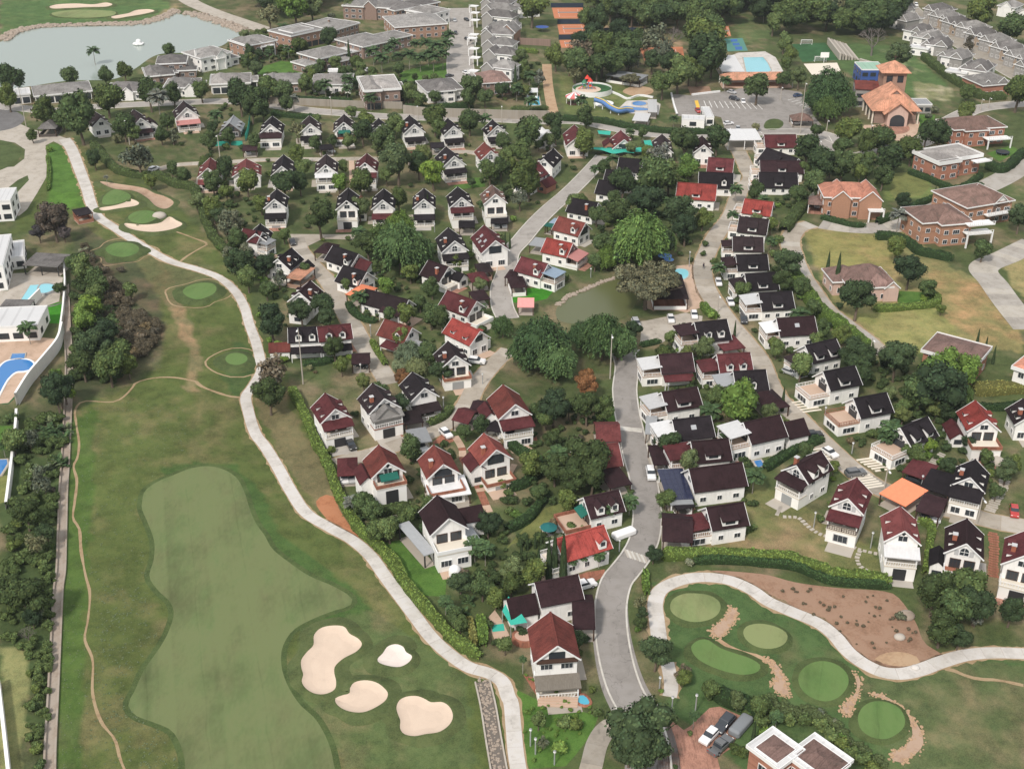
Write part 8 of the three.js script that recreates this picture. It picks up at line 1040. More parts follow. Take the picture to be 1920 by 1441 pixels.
plant('D',[[-193.7,-471.5,4.9],[-175.6,-484.8,3.4],[-156.2,-493,3.2],[-148.8,-444.5,5.1],[-135.1,-451.9,4.7],[-128,-458.6,3.5],[-100.1,-446.2,5.2],[-94.4,-436.9,3.9],[-166.2,-430,4.3],[-134.7,-415.7,3.9],[-121.2,-412.3,2.5],[-102.4,-404.3,2.7],[-136.4,-385.9,2.4],[-91.2,-372.7,3.2],[-92,-360.6,3.1],[-166.7,-414.5,1.9],[-93.4,-449.1,4.2],[-90.9,-439.4,2.9],[-87.2,-461.8,3.8],[-15.3,-466,4.1],[-10.1,-457.4,3],[-3.4,-375.5,2.8],[-3.2,-402.1,2.9],[-51.3,-410.8,3.7],[-43.1,-396.9,4],[-27.2,-422.5,4],[-15,-422.7,3.8],[-29.8,-376.9,3.4],[-46.7,-359.7,3.5],[-69.8,-358.4,3.7],[-65.6,-362,2.7],[-81.1,-546.6,3.5],[-91.1,-531.4,3.4],[14.6,-424.2,3.1],[15.2,-412.3,2.5],[57.1,-394.9,4.6],[69,-400.8,4.3],[33.7,-356.5,3.9],[4.9,-357,4.7],[26.7,-429.4,3.3],[93,-461.2,5.1],[76.3,-492.6,6.9],[36.9,-501.6,6.5],[144.6,-404.1,3.8],[142.4,-410.3,3.4],[124,-401.8,4],[131.6,-390.3,3.7],[121.4,-379.1,4.5],[106.7,-417.6,2.3],[96.8,-388.2,4.6],[98.2,-372.4,4.2],[104.7,-373.2,4],[115.8,-366.5,3.1],[92.2,-358,3.5],[188.5,-451.8,5.5],[118.9,-398.9,3.4],[171.4,-605.2,2.6]])
plant('d',[[-71.1,-295.5,3.8],[-84.8,-334.9,2.3],[-116.3,-288,1.5],[-94.4,-255.4,3.7],[-95.3,-248.2,3.6],[-96,-242.1,3],[-39.2,-310.7,3.6],[-17,-265.4,2.7],[-56.8,-260.9,3.8],[-51.3,-269.7,2.8],[-45.8,-272.4,3.1],[-44.7,-268.3,2.4],[-41,-251.7,2.3],[-15.8,-240.5,2.4],[-54.4,-326.7,4.2],[-65,-298.1,3],[29.5,-327.4,4.5],[38.8,-338.3,5],[47.5,-329.7,4.8],[48.5,-321.3,3.4],[28.5,-260.5,2.2],[29.5,-303.3,3.9],[42,-312.2,2.9],[84.8,-273.4,4.1],[102.8,-291.8,3.6],[72.4,-296.5,3.5],[77.5,-245,3.6],[85.8,-242.2,3.7],[145.7,-330.8,3.3],[69.2,-288.3,2.9],[117.3,-348.9,2.4],[-97.5,-230.1,3.2],[-97.3,-228.1,2.6],[-89,-185,2.4],[-84.1,-181,1.8],[-51.7,-227.3,3.1],[-4.4,-182.7,2.1],[-24.5,-224.5,2.7],[-19.1,-188.2,1.2],[8.7,-222.3,3.1],[15.7,-222.6,2.8],[14.4,-200,3.9],[15.3,-196.9,3.1],[11.5,-196.3,2.8],[8.3,-199.7,2.5],[25,-175,1.3],[90.1,-224.4,5],[92.4,-222.9,3.1],[92.8,-212.5,1.5],[85.8,-203.1,1.6],[-79.7,-158.9,3.3],[-84,-162.8,2.5],[-78.8,-157.6,1.5],[-8.8,-165.4,1.9],[22.5,-147.4,2.4],[18.1,-128.1,4.1],[18.9,-125.7,3.2],[16.7,-127.4,2.3],[21,-156.8,1.1],[21.5,-159.7,1],[10.7,-152.4,1.5],[69.9,-160.6,3.3],[68.8,-152.9,2.8],[76.2,-158.4,2.6],[71.7,-152.4,1.7],[81.9,-158,2.2]])
plant('M',[[-188.1,-452.2,3.7],[-162.4,-488.3,2.9],[-147.6,-530.7,2.6],[-118.7,-464.2,3.3],[-136.9,-469.2,2.6],[-148.5,-412.7,6],[-122.7,-426,2.6],[-97.7,-412.3,2.5],[-109.1,-377.5,2.1],[-103.6,-370.6,2.3],[-113.2,-366.9,2.3],[-81.8,-361,3.3],[-131.4,-414.5,2.8],[-160,-427.9,3.3],[-61.9,-503.5,2.5],[-16.1,-455.6,2.8],[-39.7,-463.6,3.1],[-34.4,-453,3],[-28.9,-461.2,2.3],[-92.8,-462.4,4.1],[-80.4,-473.7,2.9],[-41,-418.6,3.3],[-25.1,-417.5,2.8],[-71.5,-416.1,2.3],[-66.6,-404.4,2.3],[-67.1,-377.4,2.6],[-7.1,-370.2,3.1],[-54.7,-380.8,1.9],[-51.3,-423.2,3.3],[-39.6,-370.6,2.3],[-1.3,-388.4,2.8],[9.4,-589.9,6.9],[48.7,-511.6,5.5],[80.7,-517.5,8.3],[65,-476.9,5.7],[57.9,-468.4,4.4],[70.7,-488.7,4.3],[4.9,-399.9,5.1],[2.6,-386.7,3.3],[24.1,-398,3.6],[48.6,-362.7,4.1],[42.4,-354.7,5.2],[45.7,-418.1,1.8],[18.2,-510.5,4.1],[164.3,-436.2,2.9],[114.5,-408.9,4.1],[110.5,-397,3.1],[94,-376.8,2.3],[110.8,-374.3,2.3],[225,-601.9,5.1],[216,-576.6,6.8],[222.7,-554.9,5.9],[173.4,-462.7,2.8],[107.4,-482.2,3.2],[-111.5,-294.7,3],[-106.1,-286.3,3.2],[-117.5,-301.9,2],[-89.3,-239.6,3.3],[-89.2,-247.1,2.9],[-86.4,-243.3,2.3],[-97.3,-285.1,1.9],[-87.3,-338.3,2.9],[-75.7,-314.6,2.8],[-68.2,-289.9,2.6],[-104.7,-280.7,2.3],[-26.6,-295.8,2.3],[-20.4,-285.9,2.2],[-36.3,-301.1,1.6],[-25.7,-269.7,2.4],[-19.7,-268.3,2.4],[-26,-257.7,2.4],[-38.6,-244.6,1.7],[-23,-278.1,1.8],[-30.1,-271.6,1.6],[-42.4,-289.8,1.7],[-54.8,-299.4,1.6],[-64.3,-322.9,1.9],[-62.6,-285.1,1.9],[-15.1,-304.6,1.6],[25.3,-309.4,3.4],[17.9,-345.6,2.4],[55,-332.8,2.7],[22.2,-303.7,2],[37.6,-259.4,1.6],[20.8,-349,2],[104.7,-309.6,3.1],[106,-285.1,2.2],[106.9,-276.3,1.3],[128.2,-309.9,2.7],[73.9,-285.9,2.2],[73.8,-262.2,1.9],[78.5,-259.4,2.2],[80,-245.5,2.4],[72,-256.7,1.9],[61.3,-253,1.7],[-100.6,-210.5,2.2],[-25.9,-186.6,2],[-22.2,-181.1,2.3],[-24.5,-180.4,1.9],[-27.8,-188.7,2.2],[-9.6,-216.4,1.5],[7,-220.9,2.2],[19.4,-223.4,2.4],[5.1,-224.2,1.7],[29.1,-191.5,1.9],[45.5,-200.7,1.3],[86.7,-226.4,4.2],[82.9,-225,2.1],[80.3,-206,1.9],[79.6,-209.2,1.5],[94.4,-206.3,1.5],[63.5,-204,1.1],[99.2,-204.1,1.6],[-5,-164.7,2.1],[-2.7,-162.5,1.7],[-9.6,-157.9,1.5],[-8.5,-156.5,1.3],[-1.1,-151.1,1.3],[3.9,-134.6,1.1],[26.4,-143.9,1.3],[30.1,-141,1.3],[37.2,-136.8,1.8],[72,-156.6,3],[76.5,-163.6,2.9],[73.2,-164.5,2.3]])
plant('m',[[-36,-370.8,5.2],[-29.6,-386.2,3],[-95.2,-597.9,5.7],[-79.5,-614,3.3],[-41.8,-427.5,2.6],[3.3,-512.6,3.3],[-94.3,-347.8,2.4],[159.6,-506.8,5.2],[113.2,-482.2,3.2],[163.4,-433.2,2.4],[-44.7,-340.1,2.7],[82.2,-222.5,1.7],[89.5,-224.8,2.3],[34,-138.6,1.4]])
plant('L',[[-102,-589.2,6.6],[-53.9,-363.9,2.5],[-24.6,-366.6,3.7],[55.4,-373.5,3.6],[-103.5,-272.8,2.9],[-103.6,-266.1,2.4],[-101.3,-239,1.6],[-104.2,-270.1,2.3],[78.9,-167.6,1.4],[47.5,-221.3,3.8],[84.2,-211.2,1.5],[96.2,-238.3,3.5],[92.8,-236.6,3.2],[100.2,-238.4,2.9],[-97.1,-231.9,2.5],[-3.1,-202.9,1.2],[-32.1,-286.9,2.3]])
plant('d',[[29.9,-533.2,4.6],[40.1,-531.6,4.9],[47.5,-553.7,4.5],[36.9,-555.4,4.2],[47.1,-504.8,4.4],[57.6,-505.6,3.8],[64.3,-502.1,4.1]]);
plant('D',[[25.1,-492.5,5.1],[33.6,-519.6,5.3],[48.4,-528.6,4.6],[56.1,-543.4,4.1],[34.2,-491.3,4.5],[40.8,-579.2,4.6],[61.9,-580.8,5.3],[68.8,-575.5,5.2],[47.3,-601.9,5.1],[81.3,-545.3,5.8],[81.3,-499.9,4.9],[73.8,-487.4,3.7],[86.7,-517.6,4.5]]);
plant('M',[[34.8,-582.1,3.7],[40.9,-496.5,5.1],[56.6,-590.8,5],[77.4,-581.6,5.6],[23.5,-503.5,3.8],[84.1,-571.1,5.5],[89.5,-557,4.8],[120,-573.1,4.3],[118.5,-539.5,3.5],[117.1,-520.6,3.1],[113.3,-506.5,2.8]]);
plant('G',[[61.6,-530.4,6.3],[63.8,-517.6,4.5],[25.6,-490,3.2],[-119.7,-378.3,5.3],[-117.3,-412.4,2.3],[-74.5,-415.1,3],[-112.7,-581.6,5.6],[-80.7,-325.6,3.6],[-76.8,-308.6,2.2],[-73.1,-311.9,2],[-79.1,-331.7,2.7],[-60.7,-292.5,2.3],[-89.5,-196,2.4],[-98,-212.3,2],[-84.6,-176.9,1.9],[-78.8,-158.8,1.6],[2.4,-348.8,2.8],[21.6,-161.8,1.3],[4.5,-131,0.9],[156.1,-592.4,5.7],[147.4,-584.2,5.6]])
plant('g',[[47.6,-380.4,4.5],[10.6,-485.1,2.9],[49.6,-508.4,3.3],[76.3,-157.9,1.3],[91.2,-353.6,1.6]])
plant('S',[[33.6,-280,9.8],[47.2,-486.9,4.2]])
plant('B',[[-29.6,-302.2,6.7],[-35.2,-314.8,4.4],[-25.7,-305.5,4.6],[6.9,-248.2,6.3],[9.8,-243.3,4.8],[3.6,-248.5,4.5],[20.9,-252.7,5.2],[24.6,-252.6,4],[16.3,-258.3,3.4],[-2.2,-264.3,2.6],[117.5,-450.7,7.4],[113.3,-448.4,5.4],[122.2,-448.4,5.4],[114.8,-439.1,4.8],[95.8,-230.1,3.2]])
plant('b',[[34,-304.2,7.4],[30.8,-310.2,4.3],[41.1,-315.1,4],[37.7,-325.7,4.1],[25.7,-304.6,3.2],[-31.6,-324.7,4.1]])
plant('R',[[28.2,-500.4,6],[32.1,-500.7,4.3],[-52.8,-238.9,3.5],[-53.2,-236.9,2.4],[-53.8,-232.2,2.6],[200.9,-542.2,2.9],[26.8,-145.7,1.1],[79.2,-246.8,2.1]])
plant('V',[[-129.2,-324.4,4.5],[-133.7,-323.8,2.3],[-126.8,-324.3,2.1]])
plant('O',[[16.1,-237.8,2.1],[-24.6,-239.6,1.6],[-23.2,-235.7,1.8],[16.3,-233.3,2.3]])
plant('p',[[-23.5,-249.3,3.2],[-21.7,-244.9,2.4],[-25.5,-246.8,1.8]])
plant('X',[[156.7,-537.5,7.5],[67.8,-536.3,8],[56.2,-519.1,3.4],[-78.5,-154.3,1.7],[163.2,-597.9,5.7]])
plant('C',[[7.4,-171.2,0.8],[8.9,-170.8,0.8],[6.4,-170.8,0.7],[4.6,-170.5,0.6],[2.8,-179.2,0.3],[4.2,-179.6,0.3],[5.3,-180.4,0.3],[1.7,-177.6,0.3],[2.8,-171.4,0.3],[83.2,-297.6,0.7],[84.1,-290.8,0.9],[110.4,-259.5,0.4],[110.9,-255.4,0.4],[111.2,-250.7,0.4],[129.1,-352.3,0.6],[127.5,-351.2,0.6],[1.3,-475.5,1],[-24.8,-341.2,0.7],[-1.9,-320.6,0.4],[-0.6,-319.7,0.4],[-69,-521.3,0.9],[58.3,-229.1,0.5],[59.9,-217,0.4],[53.5,-263.8,0.4],[49.5,-257.1,0.4],[38.5,-127.7,0.4],[35.2,-131.6,0.4]])
plant('P',[[-177.2,-522.1,2.7],[-105.8,-429.1,2.6],[-58.6,-520.6,3.1],[-54,-508.4,3.3],[-50.8,-535.2,2.9],[-52.8,-525.1,2.6],[-42.9,-514.1,3.1],[-38.2,-510.7,2.8],[-36.7,-531.8,3.2],[-32.2,-523.5,3.4],[-29,-514.1,3.1],[-28.4,-549.8,3],[-48,-514.1,2.5],[-32.7,-510.7,2.8],[-28.2,-532.9,2.9],[-41.7,-536.5,2.6],[-35.4,-519.4,2.8],[-72.2,-470,2.8],[-64.4,-478.5,2.6],[25.8,-449.7,2.5],[58.3,-432.1,1.8],[84,-479.6,2.4],[26.6,-377.9,1.6],[54.4,-297.6,1.9],[68.4,-355.8,2],[64.3,-336.1,1.7],[19.1,-262.2,1.9],[69.3,-266.5,2.3],[22,-190,1.6],[17.8,-187,1.7],[16.3,-186.9,1.2],[15.3,-173.8,1.1],[16.6,-175.8,1.1],[12.4,-173.2,0.9],[10.5,-172.1,0.9],[77,-213.1,2.4],[75.9,-212.5,1.6],[-38,-278.4,2],[-7.5,-341.8,2.2],[-7.6,-275.4,1.3],[39,-134.4,1],[-6.6,-175.5,1.8],[-4.7,-174.5,1.6],[-27.4,-189.1,1.2],[-26,-187.1,1.1],[-11.1,-161.1,1.2],[-9.9,-159,1],[10.1,-162.7,1],[1.7,-146.9,0.6],[26.9,-134.8,0.8],[-114.9,-260.8,2.1],[-102.7,-210.4,1.1]])
plant('q',[[-129.5,-442.9,3.7],[111.2,-331.8,2.5],[-81.8,-452.4,2.2],[-128.5,-371.4,0.8],[-30,-189.9,1.5]])
plant('F',[[-95.2,-218.8,2.2],[-92.9,-216.7,1.9],[-97,-219.9,1.9],[-91.1,-208.2,1.7],[-89.7,-207.2,1.5],[-28.3,-187.8,1.2],[-26.6,-189.1,1.2],[-7.2,-164.2,1.2],[-8,-161.2,1.1]])
plant('f',[[-93,-203.9,2],[-93.9,-202.7,1.8],[-91.5,-206.3,1.5],[-93.6,-220.4,1.7],[-97.7,-223.4,1.5],[28.7,-189.3,1.1]])
plant('U',[[55.1,-308.5,1.5],[14.1,-297.6,1.6],[-53.8,-325.1,0.8],[-36,-277.7,1.3],[65.3,-255.7,1.4],[66.4,-244.9,1.8],[75.4,-323.8,1.9],[72.7,-313.7,2],[7.9,-135.2,1.5],[9.5,-134.8,1.4],[12.8,-162.9,1.1],[12.3,-142.7,0.8],[12.8,-137.7,1],[30.2,-141.4,1.2],[26.3,-133.7,0.6],[39.3,-137.1,1.5],[41.1,-136,1.5],[43.6,-135.9,1.4],[45.8,-134.8,1.6],[46.8,-132.4,1.6],[48,-131.1,1.5],[49.1,-129.2,1.6],[50.3,-127.9,1.6],[51.5,-126.5,1.5],[37,-135.5,1.5],[35.7,-138,1.2],[-36.9,-212.2,1.2],[-30.5,-189.9,1.2],[-18.5,-189.7,1.1],[-96.2,-206,1.1],[61.8,-203.3,0.9],[57.6,-188,1.1],[60.5,-193.1,0.9],[58,-195.8,0.8],[58.7,-218,0.8],[58.3,-217.4,1],[22.9,-197.1,1],[29.6,-189.1,1.2],[16.8,-179.9,1],[-1.8,-199.6,1.4],[-0.8,-201.7,1],[-1.3,-202.9,1.2],[-6,-199.5,0.5],[54.7,-373.2,1.9],[89,-218,1.5],[94.6,-203.6,1.3],[-75.6,-146.3,0.9],[-94.5,-197.5,1.5],[-92.6,-191.3,1.5],[-91.3,-185.3,1.5],[-89.5,-179.2,1.7],[-88.6,-187,1.5],[-88.8,-174.5,1.6],[-86.8,-176.8,1.4],[-82.8,-174.1,1.4],[-86.1,-166.9,1.6],[-82.3,-154.9,1.3],[-73.3,-142.6,1.2],[-72.4,-138.7,1.1],[-70.1,-134.2,1.2],[-69,-130,1.2],[-67.4,-126.9,1.1],[-73.4,-147.8,1.2]])
plant('u',[[-15.8,-400.6,0.9],[-81.6,-394.7,1],[3.8,-214.3,0.5],[-9.2,-201.9,0.7],[1.7,-155.9,1.3],[0.9,-158.2,1.1],[32.6,-130.1,1.3],[33.5,-129.7,1.2],[10.2,-151.1,1.3],[11.9,-154.3,1],[-17.7,-189.3,1.1],[82.7,-280.8,1.3],[72.1,-278.1,1.5],[73.7,-277.7,1.3],[-47.4,-335.7,1],[45.3,-193.1,0.9],[56.8,-278.5,1.3],[88.3,-207.7,1.2],[91.7,-211.7,1.2],[23.4,-127.2,0.5],[-105.8,-224.2,1.7],[-107.2,-223.9,1.6],[0.9,-175.6,1.2],[0.5,-212.3,0.5],[-114.6,-294.7,1.4],[-107.3,-285.6,1.7],[-102.1,-277.3,1.8],[-97.4,-270.1,2],[-94.2,-249.4,2.1],[-102.5,-256,1.9],[-124.2,-420.1,1.6],[-98.2,-407.5,1.8],[-91.1,-469.2,2.6],[-85.2,-467.4,2.6],[-77.6,-478.8,2.1]])
plant('l',[[6.9,-130.3,1.5],[7.8,-159.9,0.7],[20.6,-156.9,0.8],[23,-142.7,0.5],[-55.6,-258.1,1.9],[-53,-251.3,1.5],[-57.9,-261.5,1.3],[-37.8,-253,1.1],[-65,-295.1,1.6],[-67,-298.1,1.4],[-62.6,-275.4,1.3],[-78.8,-312.8,1.6],[-81.4,-318.1,1.5],[49.6,-275,1.5],[48.7,-278.1,1.2],[73.3,-311,1.6],[73.6,-292.5,1.9],[74.2,-285.6,1.7],[75.6,-315.2,1.5],[73.9,-321.9,1.5],[93.1,-280.2,0.9],[97.3,-281.1,0.9],[105.7,-285.6,1.4],[94.9,-191.9,1.1],[63,-201.9,0.7],[84,-210.2,1.2],[48.5,-132.5,1],[46.3,-129.9,1],[37.2,-132.9,1.4],[-158.2,-405.4,1.6],[-56.6,-573.9,2.2],[-11.4,-312.8,1.6],[-46.8,-299.4,0.7],[1.6,-215.4,0.7]])
plant('w',[[87.3,-429.3,2.1],[-137.7,-415.3,2.5],[-46.4,-247.7,1.1],[64.6,-159.8,1.1],[46.5,-137.8,0.9],[48.1,-135.9,0.9],[31,-249.7,1.1],[-118.7,-315.2,1.8],[-115.3,-311,1.6],[157.7,-450.7,2.2],[153.8,-444.1,1.7],[-88,-608.1,2.6],[31.3,-174.6,1.1]])
plant('o',[[-117.5,-413.5,1.4],[-23.3,-237.2,1.3],[13.2,-162.7,1],[14.1,-191.4,0.6],[69.7,-215.6,1.1],[26,-146,0.8],[46.7,-132.6,0.8],[49.1,-131,0.7],[-88.9,-197.2,1.2],[-44.9,-246.2,0.6],[-105.2,-303.3,1.4],[-105.7,-295.5,1.8],[-101,-285.1,1.9],[-96.7,-276.9,2],[-92.8,-269,2.1],[-89,-261.9,2.1],[-89,-267.9,1.9],[-87.7,-253.7,2],[-86.2,-258.4,1.7],[-92.8,-264,1.8],[-86.6,-265.8,1.6],[-112.5,-302.9,1.6],[-92.2,-275,1.8],[-109.3,-302.9,1.6]])
const low = []; let gardenAreas;
// the gardens between the houses: small shrubs and young trees wherever there is room
{
const gardens = [[[-131.2,-448.9],[-108.2,-462.9],[15.9,-448.9],[62.3,-407.9],[55.1,-365.6],[30.4,-396.6],[12.5,-338.4],[0,-314.4],[-4,-273.9],[10.2,-262.2],[2.4,-236.2],[-7.3,-246.1],[-14.6,-222.4],[-28.2,-211.8],[-41.3,-246.1],[-55.8,-293],[-79,-318.2],[-94.8,-356.1]],[[-27.3,-202],[0,-231.4],[19.7,-231.4],[19.9,-202],[17.2,-177.7],[5.6,-170.1],[0,-154.8],[-5.2,-152.2],[-16.7,-170.1],[-28.2,-191]],[[33.9,-256.7],[49.4,-268],[60.1,-224.6],[67.8,-196.4],[63.8,-205.8],[48.1,-213.9],[46.3,-191],[30.2,-191],[29.3,-222.4]],[[77.8,-396.6],[93.3,-380.6],[79.6,-307],[85.4,-256.7],[91,-218.1],[98.5,-202],[94.6,-191],[77.6,-202],[62.2,-241.1],[54.8,-286.4],[70.4,-347.1]],[[-82.2,-466.5],[8.2,-466.5],[11.4,-523],[-13,-497.4],[-80.5,-514.2]],[[-128.3,-551],[-109.7,-581.8],[-70.5,-505.7],[-104.3,-497.4]],[[96.6,-396.6],[123.9,-419.8],[132.4,-396.6],[114.9,-370.5],[96.8,-380.6]],[[11,-407.9],[60.8,-396.6],[53.7,-318.2],[32.5,-314.4],[21.9,-338.4],[29.4,-380.6]]];
gardenAreas = gardens; const mix = 'UuuMDPlwUumDoUuMFMmPd'; let made = 0;
for (let i = 0; i < 16000 && made < 560; i++) {
const poly = gardens[Math.floor(rnd() * gardens.length)],xs = poly.map((p) => p[0]),zs = poly.map((p) => p[1]),x = rr(Math.min(...xs),Math.max(...xs)),z = rr(Math.min(...zs),Math.max(...zs)); if (!inside(poly,x,z)) continue;
const k = mix[Math.floor(rnd() * mix.length)],R = 'MDmP'.includes(k) ? rr(1.5,2.7) : rr(0.6,1.7);
if (landmarks.some((l) => Math.hypot(l[0] - x,l[1] - z) < l[3] * 0.92 + R * 0.7 + 0.6)) continue;
if (ways.some(([p,w]) => p.some((q) => Math.hypot(q[0] - x,q[1] - z) < w / 2 + R * 0.9 + 0.3)) || open.some((p) => inside(p,x,z))) continue;
if (grown.some((t) => Math.hypot(t.x - x,t.z - z) < (t.R + R) * 0.75)) continue;
made++; if ('Uulwo'.includes(k) && R < 1.25) { low.push([x,z,R]); grown.push({ x,z,R,low: 1 }); } else plant(k,[[x,z,R]]);
}
}
for (let i = 0,q = 0; i < 9000 && q < 620; i++) { const poly = gardenAreas[Math.floor(rnd() * 6)],xs = poly.map((p) => p[0]),zs = poly.map((p) => p[1]),x = rr(Math.min(...xs),Math.max(...xs)),z = rr(Math.min(...zs),Math.max(...zs)),R = rr(0.5,1.5); if (!inside(poly,x,z) || landmarks.some((l) => Math.hypot(l[0] - x,l[1] - z) < l[3] * 0.9 + R * 0.8 + 0.6) || ways.some(([p,w]) => p.some((s) => Math.hypot(s[0] - x,s[1] - z) < w / 2 + R + 0.2)) || open.some((p) => inside(p,x,z))) continue; low.push([x,z,R]); q++; }
mass('garden_shrubs','low garden shrubs scattered between the chalets','shrubs',CROWN.U[2],LEAF.D,low.filter((_,i) => i % 3)); mass('garden_shrubs','low lighter garden plants scattered between the chalets','shrubs',CROWN.U[0],LEAF.M,low.filter((_,i) => i % 3 === 0));
// each plant is named by its look and by what it stands next to; several alike at one place are told apart by size or order
{
const byLabel = new Map();
for (const t of grown) { if (t.low) continue; const [rel,n] = where(t.x,t.z); t.base = `${t.words} ${rel} ${n}`; if (!byLabel.has(t.base)) byLabel.set(t.base,[]); byLabel.get(t.base).push(t); }
const od = ['first','second','third','fourth','fifth','sixth','seventh','eighth','ninth','tenth','eleventh','twelfth'];
for (const [base,ts] of byLabel) {
ts.sort((a,b) => a.x / a.z - b.x / b.z).reverse();
ts.sort((a,b) => a.x / -a.z - b.x / -b.z);
ts.forEach((t,i) => {
const lab = ts.length === 1 ? base : ts.length === 2 && Math.max(ts[0].R,ts[1].R) > 1.15 * Math.min(ts[0].R,ts[1].R) ? `${t.R > ts[1 - i].R ? 'larger' : 'smaller'} ${base}` : `${od[i] ?? 'last'} ${base}`;
tag(t.g,lab,t.cat,t.cat === 'tree' ? 'trees of the estate' : t.cat === 'palm' ? 'palms of the estate' : t.g.userData.group ? t.g.userData.group : 'garden plants');
});
}
}
// hedges: a clipped body with leaf tips all over
function hedge(label,pts,w,h,mat,round = 0.25) {
const L = smooth(pts,false,0.9),S = leafSet(),n = L.length,prof = [[-0.5,0],[-0.5,1 - round],[-0.5 + round * 0.5,1],[0.5 - round * 0.5,1],[0.5,1 - round],[0.5,0]],P = [],N = [],I = [],C = [],U = [];
const nrm = [[-1,0],[-0.9,0.4],[-0.3,1],[0.3,1],[0.9,0.4],[1,0]];
for (let i = 0; i < n; i++) { const a = L[Math.max(0,i - 1)],b = L[Math.min(n - 1,i + 1)],l = Math.hypot(b[0] - a[0],b[1] - a[1]) || 1,nx = (b[1] - a[1]) / l,nz = -(b[0] - a[0]) / l,e = i === 0 || i === n - 1 ? 0.7 : 1,kw = w * e * (0.75 + 0.5 * noise(i / 2.2,1.3,7)),kh = h * e * (0.8 + 0.4 * noise(i / 1.8,4.7,9)); prof.forEach(([u,v],k) => { P.push(L[i][0] + nx * u * kw,v * kh,L[i][1] + nz * u * kw); N.push(nx * nrm[k][0],nrm[k][1],nz * nrm[k][0]); C.push(0.5,0.5,0.5); U.push(0,0); }); const m = Math.min(60,Math.round((w + 2 * h) * 15)); for (let q = 0; q < m; q++) { const k = rnd() * 5,k0 = Math.floor(k),f = k - k0,u = prof[k0][0] + (prof[k0 + 1][0] - prof[k0][0]) * f,v = prof[k0][1] + (prof[k0 + 1][1] - prof[k0][1]) * f,d = rr(-0.5,0.5); S.leaf(L[i][0] + nx * u * kw + nz * d * -1,v * kh + rr(-0.04,0.16),L[i][1] + nz * u * kw + nx * d,[nx * nrm[k0][0],nrm[k0][1] * 0.9,nz * nrm[k0][0]],rr(0.2,0.42),1.4,0.8); } }
for (let i = 0; i + 1 < n; i++) for (let k = 0; k < 5; k++) { const a = i * 6 + k; I.push(a,a + 6,a + 1,a + 1,a + 6,a + 7); }
const g = new THREE.BufferGeometry(); for (const [k,A,s] of [['position',P,3],['normal',N,3],['color',C,3],['uv',U,2]]) g.setAttribute(k,new THREE.Float32BufferAttribute(A,s)); g.setIndex(I);
const m = mesh(numbered('hedge'),mergeGeometries([g.toNonIndexed(),S.build()]),mat); tag(m,label,'hedge',null,'thing'); return m;
}
